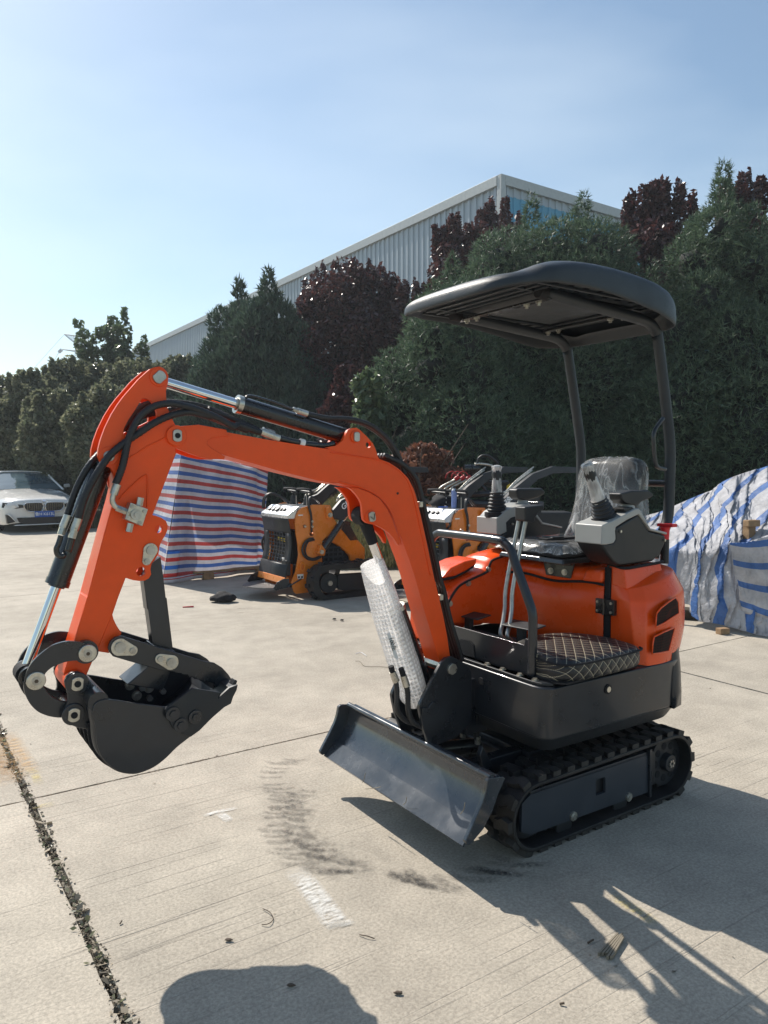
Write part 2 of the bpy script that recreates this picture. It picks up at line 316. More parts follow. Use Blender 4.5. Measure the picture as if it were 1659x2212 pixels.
class MB:
    def __init__(s): s.v = []; s.f = []; s.uv = None
    def add(s, vs_, fs):
        k = len(s.v); s.v += [tuple(p) for p in vs_]; s.f += [tuple(i + k for i in q) for q in fs]; return s
    def box(s, a, b):
        (x0, y0, z0), (x1, y1, z1) = a, b
        return s.add([(x0, y0, z0), (x1, y0, z0), (x1, y1, z0), (x0, y1, z0), (x0, y0, z1), (x1, y0, z1), (x1, y1, z1), (x0, y1, z1)],
                     [(0, 3, 2, 1), (4, 5, 6, 7), (0, 1, 5, 4), (1, 2, 6, 5), (2, 3, 7, 6), (3, 0, 4, 7)])
    def hexa(s, p):
        return s.add(p, [(0, 3, 2, 1), (4, 5, 6, 7), (0, 1, 5, 4), (1, 2, 6, 5), (2, 3, 7, 6), (3, 0, 4, 7)])
    def cyl(s, p0, p1, r, r1=None, seg=14, caps=True):
        p0 = Vector(p0); p1 = Vector(p1); r1 = r if r1 is None else r1; x, y = frame_from(p1 - p0)
        vs_ = []
        for p, q in ((p0, r), (p1, r1)):
            for i in range(seg):
                a = 2 * math.pi * i / seg; vs_.append(p + x * math.cos(a) * q + y * math.sin(a) * q)
        fs = [(i, (i + 1) % seg, seg + (i + 1) % seg, seg + i) for i in range(seg)]
        if caps: fs += [tuple(range(seg))[::-1], tuple(range(seg, 2 * seg))]
        return s.add(vs_, fs)
    def tube(s, path, r, seg=10, sm=0, wob=0):
        P = catmull(path, sm) if sm else [Vector(p) for p in path]
        P = [p for i, p in enumerate(P) if i == 0 or (p - P[i - 1]).length > 1e-5]
        rings = []; x, y = frame_from(P[1] - P[0])
        for i, p in enumerate(P):
            d = (P[min(i + 1, len(P) - 1)] - P[max(i - 1, 0)]).normalized()
            x = (x - d * x.dot(d)).normalized(); y = d.cross(x)
            rr = r[i] if isinstance(r, (list, tuple)) else r
            if wob: rr *= 1 + wob * math.sin(i * 2.1)
            rings.append([p + x * math.cos(2 * math.pi * k / seg) * rr + y * math.sin(2 * math.pi * k / seg) * rr for k in range(seg)])
        vs_ = [q for g in rings for q in g]; fs = []
        for i in range(len(rings) - 1):
            for k in range(seg):
                a = i * seg; fs.append((a + k, a + (k + 1) % seg, a + seg + (k + 1) % seg, a + seg + k))
        fs += [tuple(range(seg))[::-1], tuple(range(len(vs_) - seg, len(vs_)))]
        return s.add(vs_, fs)
    def prism(s, poly, a, b, axis='Y', holes=()):
        """outline in the plane across `axis`, pushed from a to b along it, with through holes"""
        def mk(p, t):
            return {'Y': (p[0], t, p[1]), 'X': (t, p[0], p[1]), 'Z': (p[0], p[1], t)}[axis]
        loops = [list(poly)] + [list(h) for h in holes]
        flat = [p for lp in loops for p in lp]; nn = len(flat)
        vs_ = [mk(p, a) for p in flat] + [mk(p, b) for p in flat]; fs = []
        if holes:
            for t in tessellate_polygon([[Vector((p[0], p[1], 0)) for p in lp] for lp in loops]):
                fs.append(tuple(t)); fs.append(tuple(nn + i for i in reversed(t)))
        else: fs += [tuple(range(nn)), tuple(range(2 * nn - 1, nn - 1, -1))]
        k = 0
        for lp in loops:
            m_ = len(lp)
            for i in range(m_): fs.append((k + i, k + (i + 1) % m_, nn + k + (i + 1) % m_, nn + k + i))
            k += m_
        return s.add(vs_, fs)
    def grid(s, rows, closed=False, uv=None):
        nr = len(rows); nc = len(rows[0]); k = len(s.v); s.v += [tuple(p) for r_ in rows for p in r_]
        for i in range(nr - 1):
            for j in range(nc - (0 if closed else 1)):
                j2 = (j + 1) % nc; s.f.append((k + i * nc + j, k + i * nc + j2, k + (i + 1) * nc + j2, k + (i + 1) * nc + j))
        if uv: s.uv = (s.uv or []) + [q for r_ in uv for q in r_]
        return s
    def build(s, name, mat, parent=None, smooth=False, bevel=0, seg=2, angle=35, sub=0, recalc=True, solid=0, **k):
        me = bpy.data.meshes.new(name); me.from_pydata(s.v, [], s.f)
        if recalc:
            bm = bmesh.new(); bm.from_mesh(me); bmesh.ops.recalc_face_normals(bm, faces=bm.faces); bm.to_mesh(me); bm.free()
        if s.uv:
            ul = me.uv_layers.new(name='UVMap'); li = [lo.vertex_index for lo in me.loops]
            for i, vi in enumerate(li): ul.data[i].uv = s.uv[vi]
        me.materials.append(M[mat] if isinstance(mat, str) else mat)
        o = bpy.data.objects.new(name, me); link(o, parent)
        if smooth:
            me.shade_smooth()
            if smooth != 'all': me.set_sharp_from_angle(angle=R(angle))
        if solid:
            so = o.modifiers.new('s', 'SOLIDIFY'); so.thickness = solid; so.offset = 0
        if bevel:
            bv = o.modifiers.new('b', 'BEVEL'); bv.width = bevel; bv.segments = seg; bv.limit_method = 'ANGLE'; bv.angle_limit = R(angle)
            me.shade_smooth(); bv.harden_normals = True
        if sub:
            sb = o.modifiers.new('u', 'SUBSURF'); sb.levels = sub; sb.render_levels = sub
        return tag(o, **k)
def circ(cx, cz, r, n=16, a0=0): return [(cx + r * math.cos(2 * math.pi * i / n + a0), cz + r * math.sin(2 * math.pi * i / n + a0)) for i in range(n)]
def quad_mesh(name, C, U, V_, mat, parent=None, tri=False):
    """many small leaf quads at once: centres C, half vectors U and V_ (numpy n x 3)"""
    n_ = len(C)
    if tri: co = np.stack([C - U, C + U, C + V_], 1); k = 3
    else: co = np.stack([C - U, C - V_ * .15 - U * 0 + V_ * -.85, C + U, C + V_], 1); k = 4
    me = bpy.data.meshes.new(name); me.vertices.add(n_ * k); me.vertices.foreach_set('co', co.reshape(-1).astype(np.float32))
    me.loops.add(n_ * k); me.loops.foreach_set('vertex_index', np.arange(n_ * k, dtype=np.int32))
    me.polygons.add(n_); me.polygons.foreach_set('loop_start', np.arange(0, n_ * k, k, dtype=np.int32)); me.polygons.foreach_set('loop_total', np.full(n_, k, dtype=np.int32))
    me.update(calc_edges=True); me.materials.append(M[mat]); o = bpy.data.objects.new(name, me); return link(o, parent)
def text(name, s_, size, mat, parent, mtx, extrude=.0006, shear=0, bold=0):
    cu = bpy.data.curves.new(name, 'FONT'); cu.body = s_; cu.size = size; cu.extrude = extrude; cu.align_x = 'CENTER'; cu.align_y = 'CENTER'; cu.shear = shear; cu.offset = bold
    t = bpy.data.objects.new(name, cu); COL.objects.link(t); bpy.context.view_layer.update()
    me = bpy.data.meshes.new_from_object(t.evaluated_get(bpy.context.evaluated_depsgraph_get())); bpy.data.objects.remove(t)
    me.materials.clear(); me.materials.append(M[mat]); o = bpy.data.objects.new(name, me); link(o, parent); o.matrix_local = mtx; return o
def unit(a):
    return a / np.maximum(np.linalg.norm(a, axis=-1, keepdims=True), 1e-9)
def share(o, parent, mtx):
    c = o.copy(); COL.objects.link(c); c.parent = parent; c.matrix_local = mtx; return c
GRID_RZ = math.atan2(-math.cos(R(56)), -math.sin(R(56)))     # slabs, machines and shed all follow this direction
OX = Vector((.716, 3.456, 0))
def gw(X, Y, Z=0):
    c, s_ = math.cos(GRID_RZ), math.sin(GRID_RZ); return Vector((OX.x + X * c - Y * s_, OX.y + X * s_ + Y * c, Z))
# ================================================================ excavator
EX = empty('mini_excavator', OX, GRID_RZ, label='orange-red mini excavator with black canopy, slate tracks and raised digging arm', category='mini excavator')  # many outlines and points below are image pixels unprojected offline onto chosen planes
def mirror(p): return [(q[0], -q[1], q[2]) for q in p]

# ---- tracks
def stadium(off=0.0, n=12):
    """track centre line as seen from the side: bottom run, front idler, top run, rear sprocket"""
    cr, rr = (-.40, .155), .155 + off; cf, rf = (.462, .150), .150 + off; out = []
    for i in range(n + 1):
        a = -math.pi / 2 + math.pi * i / n; out.append((cf[0] + rf * math.cos(a), cf[1] + rf * math.sin(a)))
    for i in range(n + 1):
        a = math.pi / 2 + math.pi * i / n; out.append((cr[0] + rr * math.cos(a), cr[1] + rr * math.sin(a)))
    return out
def arc_resample(poly, step):
    P = poly + [poly[0]]; L_ = [0]
    for a, b in zip(P, P[1:]): L_.append(L_[-1] + math.dist(a, b))
    n = round(L_[-1] / step); out = []
    for k in range(n):
        d = L_[-1] * k / n; i = max(j for j in range(len(L_) - 1) if L_[j] <= d); t = (d - L_[i]) / max(1e-9, L_[i + 1] - L_[i])
        a, b = P[i], P[i + 1]; out.append(((a[0] + (b[0] - a[0]) * t, a[1] + (b[1] - a[1]) * t), math.atan2(b[1] - a[1], b[0] - a[0])))
    return out
def lug_mesh(side):
    mb = MB(); s_ = side                    # chevron block, x along the belt, z outwards, y across
    pts = [(-.024, .004), (.016, .004), (.020, .030), (.034, .052), (.026, .088), (-.016, .088), (-.006, .058), (-.020, .034)]
    pts = [(x, s_ * y) for x, y in pts]
    mb.prism(pts, -.002, .021, axis='Z'); o = mb.build('tmp', 'rubber', bevel=.003, seg=1); me = o.data; me.shade_flat()
    o.modifiers.clear(); bpy.data.objects.remove(o); return me
LUG = [lug_mesh(1), lug_mesh(-1)]
def track(yc, parent):
    ya, yb = yc - .092, yc + .092
    t = MB(); outer = stadium(-.014, 14); inner = stadium(-.030, 14); n_ = len(outer)
    t.v = [(p[0], ya, p[1]) for p in outer] + [(p[0], yb, p[1]) for p in outer] + [(p[0], ya, p[1]) for p in inner] + [(p[0], yb, p[1]) for p in inner]
    for i in range(n_):
        j = (i + 1) % n_
        t.f += [(i, j, n_ + j, n_ + i), (2 * n_ + i, 3 * n_ + i, 3 * n_ + j, 2 * n_ + j), (i, 2 * n_ + i, 2 * n_ + j, j), (n_ + i, n_ + j, 3 * n_ + j, 3 * n_ + i)]
    belt = t.build('track_belt', 'rubber', parent, bevel=.004, seg=1, angle=50)
    path = stadium(-.014, 16)
    for k, (p, a) in enumerate(arc_resample(path, .080)):
        for q, sg in enumerate((1, -1)):
            aa = a; pp = p
            if sg < 0:
                pp = (p[0] + math.cos(a) * .040, p[1] + math.sin(a) * .040)
                if any(abs(pp[0] - c) > .0 and ((pp[0] > .462) or (pp[0] < -.40)) for c in (0,)):
                    c = (.462, .150, .136) if pp[0] > .462 else (-.40, .155, .141); an = math.atan2(pp[1] - c[1], pp[0] - c[0]); pp = (c[0] + c[2] * math.cos(an), c[1] + c[2] * math.sin(an)); aa = an + math.pi / 2
            tx = Vector((math.cos(aa), 0, math.sin(aa))); nz_ = Vector((math.sin(aa), 0, -math.cos(aa))); ty = nz_.cross(tx)
            mtx = Matrix((tx, ty, nz_)).transposed().to_4x4(); mtx.translation = Vector((pp[0], yc, pp[1]))
            o = bpy.data.objects.new('tread_lug', LUG[q]); COL.objects.link(o); o.parent = belt; o.matrix_local = mtx
    dv = MB()                               # inner drive teeth
    for p, a in arc_resample(stadium(-.030, 14), .062):
        ny, nx = -math.cos(a), math.sin(a); dv.cyl((p[0], yc, p[1]), (p[0] - nx * .022, yc, p[1] - ny * .022), .016, .009, 6)
    dv.build('drive_teeth', 'rubber', belt, kind='stuff')
    s_ = 1 if yc > 0 else -1; yo = yc + s_ * .078
    fr_ = MB(); fr_.box((-.32, yc - .05, .075), (.40, yc + .05, .232)); fr_.build('track_frame', 'darkflat', parent, bevel=.004)
    pl_ = [(.486, .078), (.535, .102), (.533, .214), (.488, .238), (-.232, .238), (-.253, .066)]
    y0, y1 = sorted((yo - s_ * .02, yo - s_ * .006)); hole = [(.105, .205), (.052, .205), (.048, .200), (.046, .142), (.050, .137), (.103, .137), (.107, .142), (.109, .2)]
    MB().prism(pl_, y0, y1, holes=[hole]).build('guard_plate', 'guard', parent, smooth=True)
    MB().prism([(.486, .236), (.486, .250), (-.232, .250), (-.232, .236)], *sorted((yo - s_ * .06, yo - s_ * .008))).build('guard_flange', 'dark', parent, bevel=.003)
    MB().prism([(-.256, .045), (-.240, .045), (-.236, .262), (-.252, .262)], *sorted((yo - s_ * .05, yo + s_ * .004))).build('end_bracket', 'dark', parent, bevel=.002)
    for bx, bz in ((.245, .088), (-.105, .080)):
        MB().cyl((bx, yo - s_ * .02, bz), (bx, yo + s_ * .006, bz), .012, seg=6).cyl((bx, yo - s_ * .02, bz), (bx, yo + s_ * .001, bz), .019, seg=14).build('bolt', 'zinc', parent, smooth=True)
        MB().cyl((bx + .03, yc - .055, .050), (bx + .03, yc + .055, .050), .046, seg=20).build('road_wheel', 'darkflat', parent, smooth=True, bevel=.004)
    sp = MB(); sp.cyl((-.415, yc - .03, .155), (-.415, yc + .035, .155), .112, seg=36).build('sprocket', 'darkflat', parent, bevel=.003)
    for k in range(9):
        a = k * 2 * math.pi / 9; MB().cyl((-.415 + .075 * math.cos(a), yc + s_ * .03, .155 + .075 * math.sin(a)), (-.415 + .075 * math.cos(a), yc + s_ * .037, .155 + .075 * math.sin(a)), .017, seg=12).build('sprocket_hole', 'cloth', sp_obj(parent), smooth=True)
    hub = MB().cyl((-.415, yc + s_ * .03, .155), (-.415, yc + s_ * .066, .155), .042, .038, seg=20).build('drive_hub', 'darkflat', parent, smooth=True, bevel=.003)
    for k in range(6):
        a = k * math.pi / 3; MB().box((-.415 + .013 * math.cos(a) - .005, min(yc + s_ * .066, yc + s_ * .072), .155 + .013 * math.sin(a) - .005), (-.415 + .013 * math.cos(a) + .005, max(yc + s_ * .066, yc + s_ * .072), .155 + .013 * math.sin(a) + .005)).build('hub_bolt', 'steel', hub)
    MB().cyl((.455, yc - .03, .150), (.455, yc + .03, .150), .112, seg=32).build('idler_wheel', 'darkflat', parent, bevel=.005)
def sp_obj(p): return [o for o in bpy.data.objects if o.parent == p and o.name.startswith('sprocket')][-1]
track(.388, EX); track(-.388, EX)

# ---- undercarriage, slew ring, blade
MB().box((-.30, -.33, .20), (.33, .33, .275)).build('chassis_frame', 'darkflat', EX, bevel=.01)
MB().cyl((0, 0, .27), (0, 0, .40), .24, seg=40).build('slew_ring', 'darkflat', EX, bevel=.006)
prof = catmull([(.722, 0, .372), (.716, 0, .350), (.722, 0, .315), (.736, 0, .280), (.757, 0, .245), (.785, 0, .212), (.815, 0, .185), (.845, 0, .160)], 3)
front = [(p.x, p.z) for p in prof]; back = [(p.x - .010, p.z - .004) for p in reversed(prof)]
MB().prism(front + back, -.517, .49).build('blade', 'blade', EX, smooth=True, angle=60)
bl = EX.children[-1]
MB().cyl((.718, -.517, .372), (.718, .49, .372), .0125, seg=20).build('blade_top_bar', 'blade', EX, smooth=True)
MB().prism([(.68, .30), (.722, .300), (.706, .345), (.706, .370), (.68, .372)], -.516, .489).build('blade_stiffener', 'blade', EX, bevel=.004)
MB().prism([(.852, .148), (.857, .156), (.792, .214), (.786, .206)], -.517, .491).build('cutting_edge', 'blade', EX, smooth=True)
ep = [(0.755,0.375),(0.746,0.382),(0.734,0.381),(0.707,0.372),(0.696,0.363),(0.707,0.345),(0.731,0.31),(0.742,0.285),(0.76,0.253),(0.8,0.201),(0.829,0.164),(0.843,0.16),(0.854,0.169),(0.857,0.18),(0.829,0.222),(0.801,0.264),(0.778,0.301),(0.764,0.336)]
ep = ep[:3] + [(x_ - .028, z_) for x_, z_ in ep[3:10]] + ep[10:]
for y_ in (.500, -.527): MB().prism([(x_ + (.018 if y_ < 0 else 0), z_ - (.004 if y_ < 0 else 0)) for x_, z_ in ep], y_ - .009, y_ + .009).build('blade_end_plate', 'blade', EX, bevel=.003, seg=2)
for s_ in (1, -1):
    MB().prism([(.70, .20), (.76, .20), (.72, .30), (.30, .30), (.25, .22), (.55, .17)], s_ * .19 - .03, s_ * .19 + .03).build('blade_arm', 'dark', EX, bevel=.006)
    MB().prism([(.60, .22), (.70, .22), (.69, .36), (.655, .36)], s_ * .06 - .008, s_ * .06 + .008).build('blade_lug', 'dark', EX, bevel=.003)
MB().box((.20, -.26, .18), (.30, .26, .30)).build('chassis_crossbeam', 'dark', EX, bevel=.01)
MB().cyl((.36, .0, .26), (.60, .0, .295), .034, seg=18).build('blade_cylinder', 'black', EX, smooth=True, bevel=.003)
MB().cyl((.59, .0, .293), (.67, .0, .305), .017, seg=14).build('blade_cylinder_rod', 'chrome', EX, smooth=True)
for yy in (.05, -.05):
    MB().tube([(.40, yy, .30), (.40, yy, .35), (.33, yy * 2, .37), (.22, yy * 2.4, .36)], .011, 8, 5).build('blade_hose', 'hose', EX, smooth='all')
    MB().cyl((.40, yy, .292), (.40, yy, .325), .014, seg=6).build('hose_fitting', 'zinc', EX)
# track tips under the front: belt scraper stubs
for s_ in (1, -1):
    MB().prism([(.47, .24), (.53, .24), (.56, .34), (.545, .375), (.53, .35), (.50, .30)], s_ * .235 - .012, s_ * .235 + .012).build('track_guide', 'dark', EX, bevel=.004)

# ---- upper house: tub, deck, counterweight
def tub_outline(g=0.0, n=10):
    p = [(.445 - g, -.43 + g), (.455 - g, .43 - g), (.445 - g, .470 - g), (.41 - g, .500 - g), (-.30, .508 - g)]
    for i in range(1, n):
        a = math.pi / 2 + math.pi * i / n * .5; p.append((-.30 + (.285 - g) * math.cos(a), .508 - g - .33 + .33 * math.sin(a)))
    q = [(x, -y) for x, y in reversed(p[4:])]; p += q + [(.41 - g, -.500 + g)]; return p
MB().prism(tub_outline(), .450, .655, axis='Z').build('house_tub', 'dark', EX, bevel=.008, seg=3, angle=50)
lo, hi = tub_outline(.045), tub_outline(.006); n_ = len(lo)
MB().add([(x, y, .385) for x, y in lo] + [(x, y, .449) for x, y in hi], [tuple(range(n_))[::-1], tuple(range(n_, 2 * n_))] + [(i, (i + 1) % n_, n_ + (i + 1) % n_, n_ + i) for i in range(n_)]).build('tub_skirt', 'darkflat', EX, bevel=.006)
MB().prism([(x, y) for x, y in tub_outline(.012) if x > -.2] + [(-.2, -.49)], .656, .668, axis='Z').build('deck_plate', 'darkflat', EX, bevel=.003)
for by in (.135, .23, .33, .415): MB().cyl((.425, by, .667), (.425, by, .677), .010, seg=6).cyl((.425, by, .666), (.425, by, .670), .015, seg=12).build('deck_bolt', 'zinc', EX)
MB().cyl((.10, .503, .60), (.10, .513, .60), .012, seg=16).build('side_plug', 'zinc', EX, smooth=True)
MB().cyl((.10, .504, .60), (.10, .510, .60), .020, seg=20).build('side_plug_recess', 'cloth', EX, smooth=True)
MB().cyl((.449, .13, .60), (.458, .13, .60), .016, seg=16).build('front_plug', 'cloth', EX, smooth=True)
MB().box((.438, .093, .40), (.446, .097, .652)).build('tub_seam', 'cloth', EX)
def tail(z): # rounded counterweight behind the tub, leaning in towards the top
    g = .0 if z < .55 else (z - .55) * .12; p = []
    for i in range(13):
        a = math.pi / 2 + math.pi * i / 12; p.append((-.335 + (.30 - g) * math.cos(a), (.505 - g) * math.sin(a), z))
    return p
rows = [tail(z) for z in (.44, .50, .60, .70, .80, .84)]
MB().grid(rows).build('counterweight', 'dark', EX, smooth='all', solid=.02)

# front guard, foot well
gp = [(0.4,-0.163,0.789),(0.4,0.327,0.788),(0.4,0.334,0.816),(0.4,0.377,0.813),(0.4,0.38,0.676),(0.4,0.018,0.649),(0.4,0.012,0.631),(0.4,-0.158,0.623)]
MB().prism([(p[1], p[2]) for p in gp], .392, .400, axis='X').build('front_guard', 'dark', EX, bevel=.002)
MB().prism([(-0.086,0.724),(-0.06,0.739),(-0.003,0.74),(0.021,0.724),(0.03,0.673),(-0.098,0.666)], .4005, .4045, axis='X').build('guard_window', 'cloth', EX, smooth=True)
MB().box((.05, -.40, .669), (.392, .12, .685)).build('floor_mat', 'quilt', EX, bevel=.003)

# quilted step cushion: puffed pad on the deck that rolls over the side
ctop = [(.395, .36), (.40, .45), (.385, .520), (.30, .545), (.15, .548), (.0, .540), (-.08, .525), (-.10, .50)]
cin = [(.36, .20), (.36, .20), (.33, .17), (.24, .12), (.12, .08), (.02, .10), (-.06, .16), (-.12, .26)]
rows = []; uvs = []
for k, (t, z, e) in enumerate([(0, .690, 0), (0, .735, 0), (.06, .757, 0), (.25, .766, 0), (.5, .770, 0), (.75, .768, 0), (.93, .764, 0), (.985, .756, .000), (1.0, .742, .004), (1.0, .71, .006), (.995, .682, .002), (.97, .668, -.004)]):
    r_ = []; ur = []
    for i, (a, b) in enumerate(zip(ctop, cin)):
        x = b[0] + (a[0] - b[0]) * t; y = b[1] + (a[1] - b[1]) * t + e; zz = z - (.02 if i == len(ctop) - 1 else .004 if i == 0 else 0)
        r_.append((x, y, max(.6705, zz))); ur.append((x * 19, (y if k < 9 else .548 + (.745 - z)) * 19))
    rows.append(r_); uvs.append(ur)
MB().grid(rows, uv=uvs).build('step_cushion', 'quilt', EX, smooth='all', sub=2)
MB().tube([(p[0], p[1] + .006, .746) for p in ctop], .005, 8, 5).build('cushion_piping', 'cloth', EX, smooth='all')
MB().prism([(.40, .33), (.40, .50), (.37, .535), (-.08, .515), (-.10, .30)], .6692, .676, axis='Z').build('cushion_base', 'cloth', EX)

# ---- orange bodywork
def hexv(a, b): return a + b
sp_ = [(0.376,0.781),(0.377,0.837),(0.355,0.874),(0.314,0.924),(0.272,0.954),(0.192,0.978),(0.11,1.002),(0.098,1.029),(0.08,1.054),(0.026,1.067),(-0.035,1.076),(-0.085,1.084),(-0.136,1.081),(-0.142,0.715)]
side = list(sp_)
top = side[1:-1]
MB().prism(side, -.228, -.22).build('right_cover_side', 'orange_gloss', EX, smooth=True)
rows = []
for (x, z) in top:
    rows.append([(x, -.22, z + .003), (x + .004, -.235, z + .012), (x + .005, -.30, z + .016), (x + .003, -.40, z + .010), (x - .004, -.455, z - .012), (x - .01, -.490, max(.67, z - .06)), (x - .01, -.495, .668)])
MB().grid(rows).build('right_cover_top', 'orange_gloss', EX, smooth=True, angle=32, sub=1)
MB().add([(side[1][0], -.22, .668), (side[1][0] + .0, -.495, .668), (side[1][0] - .006, -.49, side[1][1] - .03), (side[1][0], -.22, side[1][1])], [(0, 1, 2, 3)]).build('right_cover_front', 'orange_gloss', EX)
MB().tube([(x, -.2165, z) for x, z in top], .006, 8, 3).build('cover_trim', 'cloth', EX, smooth='all')
# fuel flap: raised lid on the right cover
lid = [(0.335,-0.33,0.981),(0.279,-0.33,1.03),(0.192,-0.33,1.055),(0.109,-0.33,1.063),(0.127,-0.33,1.032),(0.18,-0.33,1.009),(0.25,-0.33,0.987)]
MB().prism([(p[0] + .02, p[2] - .0) for p in lid], -.42, -.262).build('fuel_flap', 'orange_gloss', EX, bevel=.012, seg=3)
MB().prism([(p[0] + .022, p[2] - .014) for p in lid], -.41, -.268).build('fuel_flap_gasket', 'cloth', EX, bevel=.008)
for q in [(0.344,-0.22,0.868),(0.232,-0.219,0.955),(0.104,-0.22,1.013)]: MB().cyl(q, (q[0], q[1] + .012, q[2]), .011, seg=6).cyl(q, (q[0], q[1] + .004, q[2]), .015, seg=14).build('cover_bolt', 'zinc', EX)
# seat box front wall
fw0, fw1 = Vector((-.02, -.22)), Vector((-.135, .285))
def fw(t, z, off=0):
    p = fw0.lerp(fw1, t); nn = Vector((fw1.y - fw0.y, -(fw1.x - fw0.x))).normalized(); return (p.x + nn.x * off, p.y + nn.y * off, z)
tz = lambda t: .985 - .012 * t + (.008 * math.sin(t * 9))
NT = 14
MB().grid([[fw(i / NT, .669) for i in range(NT + 1)], [fw(i / NT, .75, .0005) for i in range(NT + 1)], [fw(i / NT, .88, .001) for i in range(NT + 1)], [fw(i / NT, tz(i / NT), .0) for i in range(NT + 1)]]).build('engine_cover_panel', 'orange_gloss', EX, smooth='all', solid=.006)
MB().tube([fw(i / NT, tz(i / NT) + .004, .004) for i in range(NT + 1)], .006, 8, 2).build('panel_trim', 'cloth', EX, smooth='all')
MB().grid([[fw(i / NT, tz(i / NT) + .010, .002) for i in range(NT + 1)], [fw(i / NT, 1.015, .010) for i in range(NT + 1)], [fw(i / NT, 1.045, -.004) for i in range(NT + 1)], [fw(i / NT, 1.062, -.05) for i in range(NT + 1)], [fw(i / NT, 1.066, -.30) for i in range(NT + 1)]]).build('engine_cover_top', 'orange_gloss', EX, smooth='all', sub=1)
MB().hexa([fw(.80, .99, -.01), fw(1.0, .99, -.01), fw(1.0, .99, .018), fw(.80, .99, .018), fw(.83, 1.05, -.02), fw(1.0, 1.055, -.02), fw(1.0, 1.045, .012), fw(.84, 1.04, .012)]).build('cover_bulge', 'orange_gloss', EX, bevel=.012, seg=3)
# latch bracket with two bolts
MB().hexa([fw(.45, 1.0, .012), fw(.70, .995, .012), fw(.70, .995, .022), fw(.45, 1.0, .022), fw(.41, 1.072, .0), fw(.73, 1.07, .0), fw(.73, 1.07, .016), fw(.41, 1.072, .016)]).build('seat_bracket', 'black', EX, bevel=.003)
MB().hexa([fw(.42, 1.060, .014), fw(.72, 1.056, .014), fw(.72, 1.056, .045), fw(.42, 1.060, .045), fw(.42, 1.085, .014), fw(.72, 1.081, .014), fw(.72, 1.081, .042), fw(.42, 1.085, .042)]).build('bracket_lip', 'black', EX, bevel=.004)
for t in (.50, .64): MB().cyl(fw(t, 1.022, .018), fw(t, 1.022, .034), .009, seg=6).cyl(fw(t, 1.022, .018), fw(t, 1.022, .024), .015, seg=12).build('bracket_bolt', 'zinc', EX)
# door gap and hinges
MB().hexa([(-.142, .283, .669), (-.150, .283, .669), (-.153, .312, .669), (-.144, .312, .669), (-.142, .283, 1.06), (-.150, .283, 1.06), (-.153, .312, 1.06), (-.144, .312, 1.06)]).build('door_gap_seal', 'cloth', EX)
HX = .016
for z in (.885, .712):
    h = MB().hexa([(-.131 + HX, .255, z - .034), (-.139, .255, z - .034), (-.149, .350, z - .034), (-.141 + HX, .350, z - .034), (-.131 + HX, .255, z + .034), (-.139, .255, z + .034), (-.149, .350, z + .034), (-.141 + HX, .350, z + .034)]).build('hinge', 'black', EX, bevel=.002)
    MB().cyl((-.134 + HX, .298, z - .036), (-.134 + HX, .298, z + .036), .007, seg=10).build('hinge_pin', 'black', h, smooth=True)
    for y_, dz in ((.268, .02), (.268, -.02), (.336, .02), (.336, -.02)): MB().cyl((-.126 + HX - (y_ - .27) * .12 - .01, y_, z + dz), (-.126 + HX - (y_ - .27) * .12, y_, z + dz), .006, seg=10).build('hinge_bolt', 'zinc', h)
# rear left shell: front face, rounded corner, side face with two vents, tail
def shell_row(pf, pc, ps, pr, pt):
    return [pf, pc, ps, pr, pt]
rows = [
 [(-.150, .315, .672), (-.140, .40, .668), (-.130, .465, .660), (-.16, .503, .657), (-.26, .512, .655), (-.37, .492, .656), (-.47, .45, .66), (-.56, .36, .67), (-.61, .2, .68), (-.62, 0, .68), (-.60, -.3, .68), (-.48, -.46, .67), (-.3, -.50, .66)],
 [(-.150, .315, .74), (-.138, .40, .74), (-.126, .458, .74), (-.155, .498, .74), (-.26, .512, .74), (-.39, .496, .74), (-.50, .455, .74), (-.60, .36, .74), (-.65, .2, .74), (-.66, 0, .74), (-.64, -.3, .74), (-.5, -.46, .74), (-.3, -.50, .74)],
 [(-.149, .315, .85), (-.137, .39, .85), (-.128, .440, .85), (-.165, .488, .85), (-.27, .510, .85), (-.40, .496, .85), (-.51, .455, .85), (-.61, .36, .85), (-.66, .2, .85), (-.67, 0, .85), (-.65, -.3, .85), (-.5, -.46, .85), (-.3, -.50, .85)],
 [(-.148, .315, .93), (-.138, .38, .93), (-.135, .425, .925), (-.185, .470, .925), (-.28, .498, .930), (-.39, .490, .945), (-.50, .450, .95), (-.59, .36, .95), (-.64, .2, .95), (-.65, 0, .95), (-.63, -.3, .95), (-.49, -.46, .95), (-.3, -.49, .95)],
 [(-.150, .314, .985), (-.150, .36, .982), (-.165, .395, .975), (-.215, .430, .985), (-.29, .455, 1.000), (-.37, .455, 1.025), (-.46, .42, 1.04), (-.54, .33, 1.045), (-.58, .2, 1.045), (-.59, 0, 1.045), (-.57, -.3, 1.045), (-.45, -.42, 1.04), (-.3, -.44, 1.02)],
 [(-.158, .312, .992), (-.165, .345, .990), (-.19, .36, .990), (-.23, .38, .998), (-.29, .40, 1.015), (-.35, .40, 1.035), (-.42, .36, 1.05), (-.48, .28, 1.055), (-.5, .15, 1.055), (-.5, 0, 1.055), (-.48, -.2, 1.055), (-.40, -.3, 1.05), (-.3, -.32, 1.04)],
]
def tighten(rr, cols, f=.16):
    out = []
    for r_ in rr:
        q = []
        for i, p in enumerate(r_):
            if i in cols: q += [tuple(Vector(p).lerp(Vector(r_[i - 1]), f)), p, tuple(Vector(p).lerp(Vector(r_[i + 1]), f))]
            else: q.append(p)
        out.append(q)
    return out
rows = tighten(rows, (2, 3)); rows = [list(c) for c in zip(*tighten([list(c) for c in zip(*rows)], (3, 4)))]
